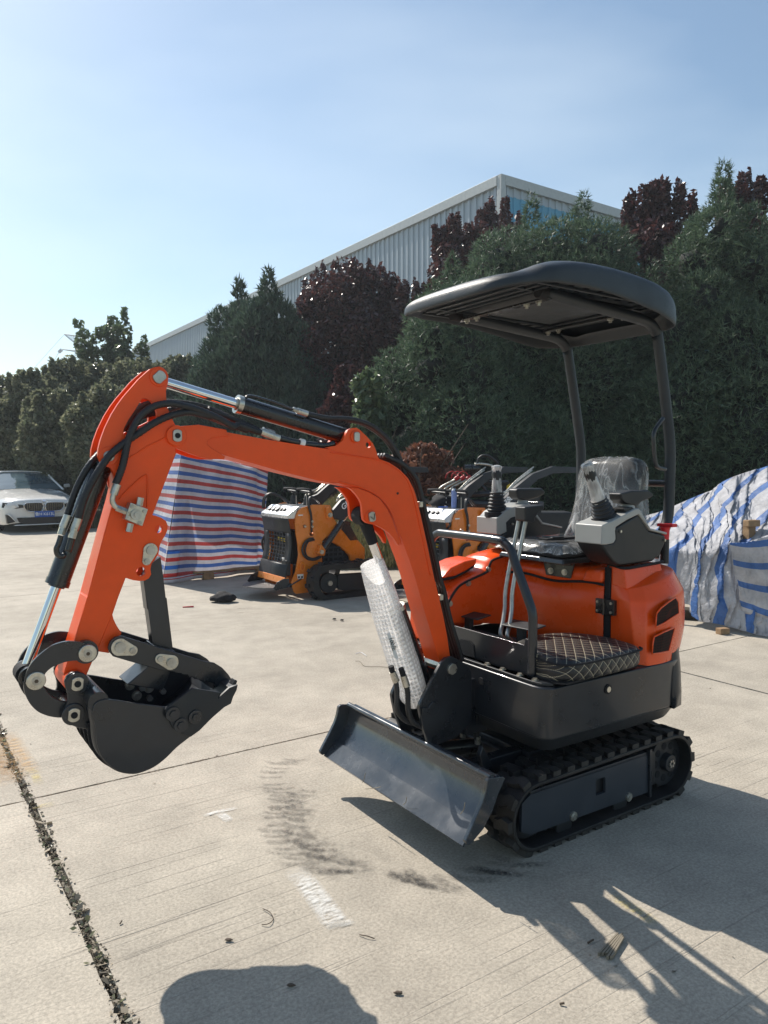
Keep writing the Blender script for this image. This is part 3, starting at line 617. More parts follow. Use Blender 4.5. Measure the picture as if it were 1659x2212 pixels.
MB().grid(rows).build('rear_shell', 'orange_gloss', EX, smooth='all', sub=2)
MB().hexa([(-.152, .295, .975), (-.152, .395, .972), (-.40, .405, 1.01), (-.40, .20, 1.01), (-.152, .295, 1.068), (-.158, .375, 1.062), (-.40, .385, 1.072), (-.40, .20, 1.072)]).build('console_plinth', 'orange_gloss', EX, bevel=.006)
MB().tube([(-.150, .30, .99), (-.148, .296, 1.06), (-.152, .31, 1.072), (-.158, .378, 1.064), (-.28, .39, 1.070), (-.40, .388, 1.075), (-.43, .37, 1.078)], .0065, 8, 4).build('plinth_trim', 'cloth', EX, smooth='all')
def vent(pts, nm='rear_vent'):
    P = [Vector(p) for p in pts]; nn = (P[1] - P[0]).cross(P[2] - P[0]).normalized(); nn = nn if nn.y > 0 else -nn
    mb = MB(); k = len(P); c = sum(P, Vector()) / k
    mb.add([p + nn * .0045 for p in P], [tuple(range(k))])
    v_ = mb.build(nm, 'vent', EX)
    r_ = MB().tube([p + nn * .004 for p in P] + [P[0] + nn * .004], .0035, 8).build('vent_frame', 'orange_gloss', v_, smooth='all')
    return v_
vent([(-0.191,0.516,0.882),(-0.219,0.516,0.903),(-0.269,0.516,0.923),(-0.323,0.516,0.94)] + [(-0.364,0.5,0.914),(-0.371,0.5,0.861)] + [(-0.247,0.516,0.836),(-0.186,0.516,0.825)])
vent([(-0.176,0.518,0.787),(-0.245,0.518,0.8)] + [(-0.333,0.508,0.806),(-0.313,0.508,0.753),(-0.294,0.508,0.707)] + [(-0.222,0.518,0.711),(-0.164,0.518,0.715),(-0.168,0.518,0.758)])
# red isolator key behind the seat
MB().cyl((-.55, .30, 1.16), (-.55, .30, 1.225), .018, .022, 12).box((-.58, .26, 1.225), (-.54, .345, 1.240)).build('isolator_key', 'red', EX, bevel=.003)
MB().cyl((-.55, .30, 1.05), (-.55, .30, 1.165), .02, seg=12).build('isolator_stem', 'plastic', EX, smooth=True)

# ---- seat under clear film
SX0 = -.43
MB().hexa([(.06, -.20, 1.075), (.06, .22, 1.075), (-.36, .22, 1.075), (-.36, -.20, 1.075), (.05, -.19, 1.10), (.05, .21, 1.10), (-.36, .21, 1.10), (-.36, -.19, 1.10)]).build('seat_base', 'black', EX, bevel=.008)
MB().hexa([(.05, -.22, 1.10), (.05, .21, 1.10), (-.37, .21, 1.10), (-.37, -.22, 1.10), (.02, -.20, 1.155), (.02, .19, 1.155), (-.36, .18, 1.150), (-.36, -.20, 1.150)]).build('seat_cushion', 'cloth', EX, bevel=.028, seg=4)
def srow(z, w, d, x):  # horizontal slice of the padded back
    p = []
    for i in range(20):
        a = 2 * math.pi * i / 20; cx, sy = math.cos(a), math.sin(a)
        p.append((x + d * (abs(cx) ** .6) * (1 if cx > 0 else -1) - .02 * (1 - abs(sy)) * (cx > 0), .065 + w * (abs(sy) ** .55) * (1 if sy > 0 else -1), z))
    return p
back = [(1.12, .16, .045, -.385), (1.16, .185, .055, -.39), (1.25, .19, .055, -.41), (1.34, .18, .045, -.43), (1.40, .175, .035, -.44), (1.435, .18, .062, -.445), (1.48, .185, .070, -.455), (1.52, .175, .06, -.462), (1.545, .15, .035, -.467), (1.552, .09, .01, -.468)]
MB().grid([srow(*b) for b in back], closed=True).build('seat_back', 'cloth', EX, smooth='all', sub=1)
rs = random.Random(3)
def film_row(z, w, d, x, k, flare):
    p = []
    for i in range(36):
        a = 2 * math.pi * i / 36; cx, sy = math.cos(a), math.sin(a); wr = 1 + .02 * math.sin(i * 2.7 + k) * (flare * 8 + .3) + .03 * math.sin(i * 5.1 + k * .7)
        fo = 1 + (.05 + flare) * math.sin(i * 2.9 + k * .35) ** 3; wr *= fo
        p.append((x + (d + .012 + flare * .5) * (abs(cx) ** .7) * (1 if cx > 0 else -1) * wr, .065 + (w + .008 + flare) * (abs(sy) ** .7) * (1 if sy > 0 else -1) * wr, z + .004 * math.sin(i * 1.9 + k * 2)))
    return p
fb = [(1.13, .19, .06, -.41, 0, .045), (1.17, .19, .055, -.41, 1, .036), (1.25, .19, .055, -.42, 2, .022), (1.33, .18, .05, -.43, 3, .014), (1.41, .176, .05, -.44, 4, .008), (1.47, .183, .068, -.452, 5, .003), (1.525, .172, .058, -.462, 6, .0), (1.552, .148, .036, -.467, 7, 0), (1.560, .05, .01, -.468, 8, 0)]
MB().grid([film_row(*b) for b in fb], closed=True).build('seat_back_film', 'film', EX, smooth='all', sub=1)
rows = []
for i in range(15):
    x = .065 - i * .031; rows.append([(x + .006 * math.sin(j * 2 + i), -.235 + .033 * j, (1.164 if 0 < j < 14 and i > 0 else 1.12) + .006 * math.sin(i * 1.7 + j * 2.3) + .005 * math.sin(j * 4.1)) for j in range(15)])
MB().grid(rows).build('seat_cushion_film', 'film', EX, smooth='all', sub=1)
MB().box((-.02, -.01, 1.168), (-.34, .05, 1.176)).build('seat_belt', 'cloth', EX, bevel=.002)
MB().box((-.05, -.012, 1.166), (-.13, .052, 1.182)).build('belt_buckle', 'plastic', EX, bevel=.004)

# ---- control consoles
def console(s_, body, nose, screws, y_in, y_out, name):
    ya, yb = sorted((s_ * y_in, s_ * y_out))
    b_ = MB().prism(body, ya + .004, yb - .004).build(name, 'plastic', EX, bevel=.014, seg=3)
    n_ = MB().prism(nose, ya, yb).build('console_cap', 'grey', b_, bevel=.010, seg=3)
    for q in screws: MB().cyl((q[0], s_ * y_out - .003, q[1]), (q[0], s_ * y_out + .004, q[1]), .006, seg=12).build('console_screw', 'zinc', b_, smooth=True)
    return b_
nb = [(-0.081,1.243),(-0.24,1.299),(-0.318,1.222),(-0.442,1.195),(-0.44,1.16),(-0.4,1.106),(-0.35,1.081),(-0.116,1.078),(-0.075,1.097),(-0.023,1.147),(0.007,1.182),(-0.072,1.18),(-0.087,1.196)]
nn_ = [(-0.03,1.271),(-0.055,1.275),(-0.218,1.326),(-0.239,1.325),(-0.255,1.313),(-0.323,1.234),(-0.448,1.209),(-0.447,1.198),(-0.321,1.223),(-0.24,1.299),(-0.162,1.278),(-0.086,1.249),(-0.082,1.233),(-0.087,1.196),(-0.073,1.18),(-0.028,1.176),(0.007,1.178),(0.004,1.26)]
NB = console(1, nb, nn_, [(-0.116,1.229),(-0.428,1.174)], .235, .385, 'left_console')
nf = [(-0.038,1.242),(-0.063,1.26),(-0.223,1.297),(-0.297,1.223),(-0.428,1.193),(-0.442,1.163),(-0.374,1.118),(-0.239,1.092),(-0.078,1.102),(-0.015,1.129),(0.01,1.176),(-0.036,1.183)]
nfc = [(0.005,1.262),(-0.019,1.284),(-0.069,1.306),(-0.203,1.325),(-0.223,1.297),(-0.297,1.223),(-0.442,1.195),(-0.442,1.187),(-0.291,1.213),(-0.217,1.28),(-0.069,1.255),(-0.038,1.233),(-0.042,1.187),(-0.002,1.173),(0.026,1.177),(0.027,1.259)]
FB = console(-1, nf, nfc, [], .245, .395, 'right_console')
MB().cyl([(-0.078,-0.245,1.224)][0], ([(-0.078,-0.245,1.224)][0][0], -.238, [(-0.078,-0.245,1.224)][0][2]), .006, seg=12).build('console_screw', 'zinc', FB)
def joystick(base, top, rb, film_r, parent):
    base = Vector(base); top = Vector(top); d = (top - base).normalized(); L_ = (top - base).length
    path = []; rad = []
    for k in range(33):
        t = k / 32; path.append(base + d * t * .105 + Vector((0, 0, .0))); rad.append((rb * (1 - .36 * t)) * (1 + .11 * math.cos(k * math.pi / 2.6)))
    MB().tube(path, rad, 20).build('bellows', 'hose', parent, smooth='all')
    MB().tube([base + d * .09, base + d * (L_ * .6), base + d * (L_ * .85), top], [.018, .019, .026, .020], 14, 0).build('joystick_grip', 'plastic', parent, smooth='all')
    path = [base + d * .085, base + d * (L_ * .45), base + d * (L_ * .75), base + d * (L_ * .93), top + d * .012]; x, y = frame_from(d); P = catmull(path, 5); rows = []
    for i, p in enumerate(P):
        t = i / (len(P) - 1); r_ = film_r * (.72 + .15 * math.sin(t * 5 + 1) + .42 * max(0, t - .55) * (1.5 if t < .93 else .5)) * (0.3 if i == len(P) - 1 else 1)
        rows.append([p + (x * math.cos(2 * math.pi * k / 24) + y * math.sin(2 * math.pi * k / 24)) * r_ * (1 + .13 * math.sin(k * 3.1 + t * 3) + .07 * math.sin(k * 7.3 + 1)) for k in range(24)])
    MB().grid(rows, closed=True).build('grip_film', 'film_grip', parent, smooth='all', sub=1)
jn = [(-0.106,0.31,1.276),(0.019,0.31,1.516)]; joystick(jn[0], jn[1], .052, .036, NB)
jf = [(-0.033,-0.31,1.278),(-0.03,-0.31,1.508)]; joystick(jf[0], jf[1], .050, .034, FB)
for (j, par) in ((jn, NB), (jf, FB)): MB().cyl((j[0][0], j[0][1], j[0][2] - .022), (j[0][0], j[0][1], j[0][2] + .004), .062, seg=28).build('bellows_ring', 'cloth', par, smooth=True)
def armrest(poly, ya, yb, stem, parent):
    a_ = MB().prism(poly, ya, yb).build('armrest', 'plastic', parent, bevel=.012, seg=3)
    MB().cyl(stem, (stem[0], stem[1], stem[2] + .05), .034, .022, 16).build('armrest_stem', 'grey', a_, smooth=True)
    MB().cyl((stem[0], stem[1], stem[2] + .035), (stem[0], stem[1], stem[2] + .075), .026, seg=14).build('armrest_pivot', 'plastic', a_, smooth=True)
armrest([(-0.164,1.392),(-0.241,1.404),(-0.361,1.403),(-0.398,1.384),(-0.39,1.37),(-0.324,1.355),(-0.275,1.335),(-0.195,1.347),(-0.171,1.365)], .275, .345, (*[(-0.257,0.31,1.317)][0],), NB)
armrest([(-0.147,1.396),(-0.17,1.401),(-0.329,1.4),(-0.36,1.38),(-0.343,1.364),(-0.303,1.35),(-0.236,1.337),(-0.164,1.344),(-0.151,1.363)], -.355, -.285, (*[(-0.225,-0.32,1.312)][0],), FB)
MB().prism([(-0.148,1.328),(-0.211,1.333),(-0.224,1.32),(-0.164,1.311)], .30, .372).build('console_switch', 'plastic', NB, bevel=.003)

# ---- canopy, posts, rails
def post(s_):
    yy = s_ * .275
    low = [(-.50, yy, 1.08), (-.53, yy, 1.15), (-.600, yy, 1.25), (-.612, yy, 1.40), (-.610, yy, 1.60), (-.575, yy, 1.78), (-.500, yy, 2.10), (-.485, yy, 2.135), (-.45, yy, 2.165), (-.40, yy, 2.182), (-.3, yy, 2.190), (.0, yy, 2.208), (.27, yy, 2.226)]
    return MB().tube(low, .0255, 16, 4).build('canopy_post', 'canopy', EX, smooth='all')
for s_ in (1, -1):
    post(s_); MB().cyl((.250, s_ * .275, 2.220), (.292, s_ * .275, 2.222), .0285, .024, 16).build('post_cap', 'cloth', EX, smooth=True)
MB().cyl((-.605, .275, 1.43), (-.605, -.275, 1.43), .017, seg=14).build('post_crossbar', 'canopy', EX, smooth=True)
hh = [(-0.512,0.31,1.726),(-0.442,0.31,1.655),(-0.438,0.31,1.621),(-0.446,0.31,1.536),(-0.478,0.31,1.511),(-0.535,0.31,1.495)]
hh = [(-0.517,0.3,1.738),(-0.454,0.3,1.676),(-0.45,0.3,1.612),(-0.465,0.3,1.532),(-0.486,0.3,1.508),(-0.541,0.3,1.498)]
MB().tube(hh, .0095, 10, 4).build('grab_handle', 'dark', EX, smooth='all')
MB().tube([(.40, -.300, .69), (.40, -.300, 1.10), (.402, -.285, 1.165), (.404, -.235, 1.200), (.404, -.17, 1.205), (.404, .16, 1.203), (.403, .215, 1.190), (.402, .25, 1.165), (.402, .272, 1.12), (.401, .345, .985), (.4, .372, .925), (.4, .375, .86), (.4, .375, .66)], .0185, 16, 5).build('handrail', 'dark', EX, smooth='all')
# canopy shell: superellipse plan, domed with side channels and a drooping lip
def itp(x, T):
    if x <= T[0][0]: return T[0][1]
    for (a, b), (c, d) in zip(T, T[1:]):
        if x <= c: f = (x - a) / (c - a); f = f * f * (3 - 2 * f) * .4 + f * .6; return b + (d - b) * f
    return T[-1][1]
TOPZ = [(-.55, 2.215), (-.45, 2.262), (-.36, 2.292), (-.24, 2.312), (-.10, 2.326), (.04, 2.332), (.16, 2.330), (.28, 2.312), (.38, 2.290), (.44, 2.262), (.50, 2.252), (.58, 2.238)]
RIMZ = [(-.55, 2.148), (-.42, 2.150), (-.23, 2.180), (-.1, 2.202), (0, 2.214), (.2, 2.224), (.42, 2.218), (.58, 2.188)]
def cz(x, y):
    ay = abs(y) / .44; z = itp(x, TOPZ) + .018 * (1 - ay ** 2)
    w = 1 if x < .3 else max(0, 1 - (x - .3) / .12)
    return z + w * (math.exp(-((abs(y) - .33) / .05) ** 2) * .016 - math.exp(-((abs(y) - .235) / .03) ** 2) * .012)
def plan(t, sc=1.0):
    c, s_ = math.cos(t), math.sin(t); e = .36
    x = .008 + .562 * sc * (abs(c) ** e) * (1 if c > 0 else -1); y = .445 * sc * (abs(s_) ** e) * (1 if s_ > 0 else -1)
    y *= (1 - .10 * max(0, (x - .03) / .555) ** 3) if x > .03 else (1 - .07 * (abs(x - .03) / .555) ** 4)
    if x > .36: y *= 1 - .05 * min(1, (x - .36) / .06)
    return x, y
NP = 96; rows = []
for sc in (.02, .2, .4, .55, .66, .76, .85, .92, .965, .99):
    rows.append([(lambda p: (p[0], p[1], cz(*p) - (.006 if sc > .96 else 0) - (.012 if sc > .98 else 0)))(plan(2 * math.pi * k / NP, sc)) for k in range(NP)])
for sc, f in ((1.002, .25), (1.006, .6), (1.008, .92), (.998, 1.02), (.985, 1.0), (.972, .7), (.955, .38), (.90, .30)):
    rows.append([(lambda p, q: (p[0], p[1], (cz(*q) - .014) * (1 - f) + itp(q[0], RIMZ) * f))(plan(2 * math.pi * k / NP, sc), plan(2 * math.pi * k / NP, 1.0)) for k in range(NP)])
CAN = MB().grid(rows, closed=True).build('canopy_roof', 'canopy', EX, smooth='all', sub=1)
# ribbed inner ceiling with slots
def ceil_outline(sc): return [plan(2 * math.pi * k / 48, sc) for k in range(48)]
slots = []
for k in range(8):
    x = -.36 + k * .088
    for s_ in (1, -1): slots.append([(x, s_ * .302), (x + .030, s_ * .295), (x + .055, s_ * .352), (x + .048, s_ * .382), (x + .020, s_ * .382)])
slots += [circ(.05, 0, .035, 12), circ(-.25, 0, .018, 10), circ(.45, .05, .018, 10), circ(-.36, .1, .02, 10), circ(-.36, -.1, .02, 10), [(-.44, -.05), (-.415, -.06), (-.405, .06), (-.43, .07)]]
CE = MB().prism(ceil_outline(.91), 2.238, 2.243, axis='Z', holes=slots).build('canopy_ceiling', 'canopy', EX, smooth=True)
MB().prism(ceil_outline(.85), 2.258, 2.261, axis='Z').build('ceiling_backing', 'cloth', EX)
MB().hexa([(-.26, -.18, 2.222), (.22, -.18, 2.222), (.22, .18, 2.222), (-.26, .18, 2.222), (-.29, -.22, 2.238), (.25, -.22, 2.238), (.25, .22, 2.238), (-.29, .22, 2.238)]).build('ceiling_panel', 'canopy', EX, bevel=.006)
for yy in (-.36, -.25, .25, .36): MB().box((-.40, yy - .006, 2.226), (.40, yy + .006, 2.239)).build('ceiling_rib', 'canopy', EX, bevel=.003)
for xx in (-.40, -.33, .29, .34, .40): MB().box((xx - .006, -.33, 2.227), (xx + .006, .33, 2.2385)).build('ceiling_rib', 'canopy', EX, bevel=.003)
for x in (.24, -.30):
    MB().box((x - .018, -.29, 2.196), (x + .018, .29, 2.206)).build('canopy_bracket', 'black', EX, bevel=.002)
    for y_ in (.23, .16, -.16, -.23): MB().cyl((x, y_, 2.180), (x, y_, 2.198), .0085, seg=6).cyl((x, y_, 2.190), (x, y_, 2.197), .014, seg=12).build('canopy_bolt', 'zinc', EX)

# ---- travel levers and pedals
for y_ in (.005, .050):
    MB().tube([(.20, y_, .68), (.20, y_, .72), (.225, y_ - .004, .75), (.195, y_ - .02, .80), (.165, y_ - .04, .86), (.145, y_ - .055, .95), (.090, y_ - .06, 1.15), (.062, y_ - .055, 1.28)], .0105, 10, 4).build('travel_lever', 'steel', EX, smooth='all')
MB().prism([(x_ - .035, z_) for x_, z_ in [(0.132,1.326),(0.009,1.333),(0.005,1.313),(0.041,1.297),(0.064,1.272),(0.07,1.251),(0.129,1.26)]], -.05, .02).build('lever_grip', 'plastic', EX, bevel=.008)
for (x, y_) in ((.20, .11), (.24, -.20)):
    MB().box((x - .012, y_ - .02, .68), (x + .012, y_ + .02, .80)).build('pedal_stalk', 'darkflat', EX, bevel=.002)
    MB().hexa([(x + .03, y_ - .10, .79), (x + .035, y_ + .10, .80), (x - .05, y_ + .10, .812), (x - .05, y_ - .10, .805), (x + .03, y_ - .10, .797), (x + .035, y_ + .10, .807), (x - .05, y_ + .10, .819), (x - .05, y_ - .10, .812)]).build('pedal', 'darkflat', EX, bevel=.003)

# ---- swing bracket plates at the boom foot
ap = [(0.759,0.551),(0.743,0.578),(0.652,0.702),(0.627,0.72),(0.596,0.721),(0.564,0.705),(0.498,0.664),(0.486,0.636),(0.484,0.421),(0.571,0.371),(0.712,0.36),(0.724,0.399),(0.743,0.445),(0.759,0.509),(0.764,0.536)]
for s_ in (1, -1): MB().prism(ap, s_ * .098 - .009, s_ * .098 + .009).build('boom_foot_plate', 'dark', EX, bevel=.003)
MB().box((.38, -.088, .36), (.50, .088, .60)).build('boom_foot_block', 'dark', EX, bevel=.005)
q = [(0.598,0.671),(0.691,0.519)]
MB().cyl((q[0][0], -.11, q[0][1]), (q[0][0], .118, q[0][1]), .024, seg=8).build('pivot_pin', 'zinc', EX, bevel=.002)
MB().cyl((q[1][0], -.11, q[1][1]), (q[1][0], .112, q[1][1]), .030, seg=24).build('pivot_pin', 'dark', EX, bevel=.003)
MB().prism([(q[1][0] + .028, q[1][1] + .012), (q[1][0] + .062, q[1][1] + .016), (q[1][0] + .062, q[1][1] - .012), (q[1][0] + .028, q[1][1] - .012)], .107, .115).build('pin_keeper', 'dark', EX, bevel=.002)

# ---- boom
bm_out = [(1.741,1.63),(1.728,1.638),(1.688,1.644),(1.65,1.648),(1.599,1.642),(1.551,1.634),(1.55,1.619),(1.417,1.608),(1.272,1.589),(1.165,1.58),(1.118,1.587),(1.09,1.607),(1.076,1.631),(1.065,1.647),(1.049,1.655),(1.028,1.657),(1.012,1.65),(0.983,1.626),(0.953,1.6),(0.943,1.581),(0.932,1.553)]
bm_out += [(0.921,1.54),(0.877,1.527),(0.851,1.513),(0.824,1.497),(0.804,1.481),(0.783,1.463),(0.769,1.443),(0.756,1.42),(0.744,1.394),(0.737,1.368),(0.721,1.315),(0.704,1.254),(0.685,1.185),(0.666,1.112),(0.644,1.03)] + [(0.643,1.032),(0.618,0.945),(0.598,0.877),(0.578,0.793),(0.562,0.708),(0.547,0.658),(0.554,0.635),(0.597,0.64),(0.608,0.651),(0.646,0.759),(0.705,0.92),(0.752,1.061),(0.782,1.138)]
bm_out += [(0.792,1.158),(0.815,1.208),(0.828,1.227)] + [(0.826,1.195),(0.835,1.198),(0.851,1.221),(0.877,1.248),(0.912,1.269),(0.938,1.281),(0.964,1.286),(0.983,1.292),(0.996,1.303),(1,1.319),(1.002,1.343),(1.004,1.364),(1.012,1.382),(1.027,1.4),(1.045,1.418),(1.064,1.428),(1.084,1.435),(1.104,1.443),(1.144,1.451)] + [(1.11,1.438),(1.197,1.455),(1.347,1.489),(1.446,1.515),(1.558,1.542),(1.56,1.533),(1.613,1.534),(1.652,1.541),(1.683,1.551),(1.72,1.565),(1.744,1.579),(1.757,1.597),(1.758,1.613),(1.751,1.624)]
_h1 = [(0.974,1.593)][0]; _h2 = [(0.834,1.403)][0]
BOOM = MB()
# box section: outline without the two bracket lugs
box_out = [(1.649,1.633),(1.55,1.626),(1.415,1.606),(1.27,1.588),(1.127,1.571),(1.034,1.559),(0.929,1.544)] + [(0.918,1.538),(0.875,1.525),(0.848,1.511),(0.821,1.495),(0.801,1.479),(0.781,1.461),(0.755,1.42),(0.744,1.394),(0.736,1.368),(0.72,1.315),(0.703,1.254),(0.684,1.185),(0.665,1.111),(0.643,1.029)] + [(0.642,1.032),(0.617,0.945),(0.597,0.876),(0.577,0.792),(0.562,0.707),(0.546,0.659),(0.554,0.636),(0.594,0.641),(0.603,0.651),(0.641,0.757),(0.699,0.918),(0.747,1.06),(0.777,1.137)] + [(0.787,1.157),(0.81,1.211),(0.828,1.25),(0.851,1.303),(0.878,1.347),(0.916,1.387),(0.97,1.414),(1.02,1.429),(1.081,1.44),(1.142,1.453)] + [(1.108,1.442),(1.195,1.457),(1.345,1.491),(1.444,1.517),(1.553,1.545),(1.618,1.566)]
BOOM = MB().prism(box_out, -.053, .053).build('boom', 'orange', EX, bevel=.004, seg=2)
tip = [(1.741,1.63),(1.728,1.638),(1.688,1.644),(1.65,1.648),(1.599,1.641),(1.551,1.634),(1.55,1.619),(1.54,1.613),(1.6,1.606),(1.619,1.595),(1.621,1.583),(1.607,1.571),(1.558,1.543),(1.56,1.533),(1.614,1.533),(1.652,1.541),(1.683,1.551),(1.72,1.565),(1.745,1.579),(1.758,1.596),(1.759,1.613),(1.751,1.624)]
for s_ in (1, -1): MB().prism(tip, s_ * .0535 - .004, s_ * .0535 + .0045).build('boom_tip_plate', 'orange', BOOM, bevel=.002)
lug = [(1.162,1.58),(1.118,1.587),(1.09,1.606),(1.076,1.631),(1.066,1.646),(1.049,1.655),(1.029,1.657),(1.012,1.649),(0.983,1.626),(0.954,1.6),(0.943,1.581),(0.93,1.548),(0.924,1.539),(1.037,1.554),(1.13,1.567)]
for s_ in (1, -1): MB().prism(lug, s_ * .048 - .008, s_ * .048 + .008, holes=[circ(_h1[0], _h1[1], .012)]).build('arm_cylinder_lug', 'orange', BOOM, smooth=True)
gus = [(0.827,1.194),(0.836,1.198),(0.851,1.221),(0.878,1.248),(0.913,1.269),(0.939,1.281),(0.964,1.286),(0.984,1.292),(0.996,1.303),(1,1.319),(1.002,1.343),(1.004,1.364),(1.013,1.382),(1.027,1.4),(1.046,1.418),(1.064,1.429),(1.023,1.427),(0.973,1.411),(0.921,1.383),(0.887,1.344),(0.86,1.298),(0.842,1.253),(0.824,1.216)]
for s_ in (1, -1): MB().prism(gus, s_ * .048 - .0085, s_ * .048 + .0085).build('boom_cylinder_lug', 'orange', BOOM, bevel=.002)
weld = [(1.104,0.055,1.452),(1.022,0.054,1.434),(0.963,0.055,1.413),(0.912,0.054,1.383),(0.872,0.054,1.339),(0.846,0.055,1.286),(0.826,0.054,1.23),(0.818,0.054,1.197)]
MB().tube(weld, .003, 6, 4).build('weld_bead', 'orange', BOOM, smooth='all')
weld = [(1.143,0.054,1.562),(1.042,0.054,1.55),(0.938,0.054,1.537),(0.886,0.055,1.522),(0.833,0.054,1.496),(0.792,0.054,1.461),(0.765,0.054,1.413),(0.748,0.055,1.357),(0.727,0.054,1.278),(0.699,0.054,1.171),(0.67,0.055,1.062)]
MB().tube(weld, .0022, 6, 4).build('weld_bead', 'orange', BOOM, smooth='all')
MB().cyl((_h2[0], .050, _h2[1]), (_h2[0], .0545, _h2[1]), .005, seg=10).build('drain_hole', 'cloth', BOOM)
def boss(c, y0, y1, r, mat, name, parent, seg=26, bev=.003): return MB().cyl((c[0], y0, c[1]), (c[0], y1, c[1]), r, seg=seg).build(name, mat, parent, smooth=True, bevel=bev)
p_arm = [(1.727,1.609)][0]; p_top = [(1.78,1.796)][0]; p_bc = [(1.942,1.54)][0]; p_ac = [(1.033,1.622)][0]; p_bm = [(0.964,1.315)][0]
def capsule(c, w, h, ang, n=8):
    out = []
    for i in range(n + 1): a = -math.pi / 2 + math.pi * i / n * .6 + math.pi * .2; out.append((c[0] + w * .5 * math.cos(a) , c[1] + h * .5 * math.sin(a)))
    return out
def flat_pin(c, r, y0, y1, parent, ang, mat='steel', cut=.72):
    pts = []
    for i in range(28):
        a = 2 * math.pi * i / 28; x = max(-cut, min(cut, math.cos(a))) * r; z = math.sin(a) * r
        pts.append((c[0] + x * math.cos(ang) - z * math.sin(ang), c[1] + x * math.sin(ang) + z * math.cos(ang)))
    return MB().prism(pts, y0, y1).build('pin', mat, parent, bevel=.0015)
for s_ in (1, -1):
    boss(p_arm, s_ * .055, s_ * .066, .034, 'orange', 'boss', BOOM); boss(p_ac, s_ * .056, s_ * .063, .024, 'orange', 'boss', BOOM); boss(p_bm, s_ * .056, s_ * .062, .027, 'orange', 'boss', BOOM)
pn = flat_pin(p_arm, .0205, -.07, .074, BOOM, 0); MB().cyl((p_arm[0], .0735, p_arm[1]), (p_arm[0], .0765, p_arm[1]), .009, seg=14).build('grease_cup', 'cloth', pn)
flat_pin(p_ac, .0185, -.066, .070, BOOM, 0, cut=.66); pm_ = flat_pin(p_bm, .020, -.066, .070, BOOM, -.15, cut=.72)
MB().tube([(p_bm[0] + .010, .0712, p_bm[1] + .001), (p_bm[0] - .006, .0712, p_bm[1] - .011), (p_bm[0] - .010, .0712, p_bm[1] + .013)], .0012, 6).build('pen_mark', 'ink', pm_)

# ---- dipper arm
abox = [(1.741,1.627),(1.727,1.599),(1.725,1.551),(1.806,1.351),(1.848,1.253),(1.895,1.152),(1.919,1.093)] + [(1.938,1.04),(2.022,0.853),(2.031,0.84),(2.051,0.836),(2.078,0.848),(2.089,0.869),(2.057,0.967),(2.014,1.102)] + [(2.014,1.102),(1.957,1.306),(1.931,1.394),(1.919,1.44),(1.923,1.487),(1.936,1.506),(1.894,1.537),(1.816,1.593)]
ARM = MB().prism(abox, -.052, .052).build('dipper_arm', 'orange', EX, bevel=.004)
ahole = [(1.834,1.725),(1.821,1.726),(1.805,1.717),(1.794,1.702),(1.788,1.681),(1.788,1.659),(1.816,1.644),(1.855,1.627),(1.888,1.605),(1.895,1.611),(1.894,1.626),(1.88,1.654),(1.862,1.681)]
apl = [(1.937,1.504),(1.954,1.51),(1.968,1.523),(1.974,1.54),(1.972,1.563),(1.965,1.59),(1.951,1.628),(1.93,1.671),(1.911,1.702),(1.891,1.73),(1.868,1.757),(1.845,1.785),(1.821,1.808),(1.807,1.821),(1.793,1.827),(1.777,1.831),(1.764,1.827),(1.754,1.817),(1.748,1.803),(1.75,1.781),(1.757,1.753),(1.757,1.733),(1.754,1.702),(1.74,1.667),(1.722,1.631),(1.721,1.599),(1.726,1.567),(1.818,1.53),(1.873,1.502),(1.912,1.471),(1.92,1.44),(1.925,1.464),(1.929,1.491)]
for s_ in (1, -1): MB().prism(apl, s_ * .047 - .0075, s_ * .047 + .0075, holes=[ahole]).build('arm_side_plate', 'orange', ARM, smooth=True)
thb = [(1.812,1.351),(1.798,1.348),(1.778,1.34),(1.764,1.33),(1.758,1.315),(1.759,1.299),(1.767,1.281),(1.779,1.264),(1.786,1.246),(1.79,1.222),(1.801,1.205),(1.813,1.192),(1.817,1.174),(1.815,1.156),(1.823,1.144),(1.837,1.138),(1.853,1.138),(1.872,1.142),(1.895,1.151),(1.907,1.159),(1.838,1.301)]
for s_ in (1, -1): MB().prism(thb, s_ * .044 - .0075, s_ * .044 + .0075, holes=[circ(*[(1.788,1.303)][0], .0135), circ(*[(1.847,1.168)][0], .0155)]).build('thumb_bracket', 'orange', ARM, smooth=True)
lob = [(1.94,1.046),(1.935,1.021),(1.925,0.998),(1.911,0.974),(1.926,0.946),(1.951,0.914),(1.987,0.925),(2.005,0.923),(1.996,0.941),(1.967,0.986)]
for s_ in (1, -1): MB().prism(lob, s_ * .040 - .007, s_ * .040 + .007).build('thumb_hinge_plate', 'orange', ARM, bevel=.002)
MB().tube([(1.745,0.055,1.615),(1.777,0.055,1.594),(1.817,0.054,1.575),(1.857,0.054,1.549),(1.895,0.055,1.526),(1.915,0.054,1.51)], .003, 6, 4).build('weld_bead', 'orange', ARM, smooth='all')
MB().tube([(1.913,0.053,1.405),(1.874,0.054,1.444),(1.835,0.053,1.477),(1.821,0.054,1.471),(1.825,0.053,1.376)], .003, 6, 3).build('weld_bead', 'orange', ARM, smooth='all')
for s_ in (1, -1):
    boss(p_top, s_ * .054, s_ * .060, .030, 'orange', 'boss', ARM); boss(p_bc, s_ * .054, s_ * .060, .030, 'orange', 'boss', ARM)
flat_pin(p_top, .0215, -.066, .067, ARM, math.atan2(-.5, 1) + math.pi / 2 - .3, cut=.78); boss(p_bc, -.064, .066, .017, 'steel', 'pin', ARM)

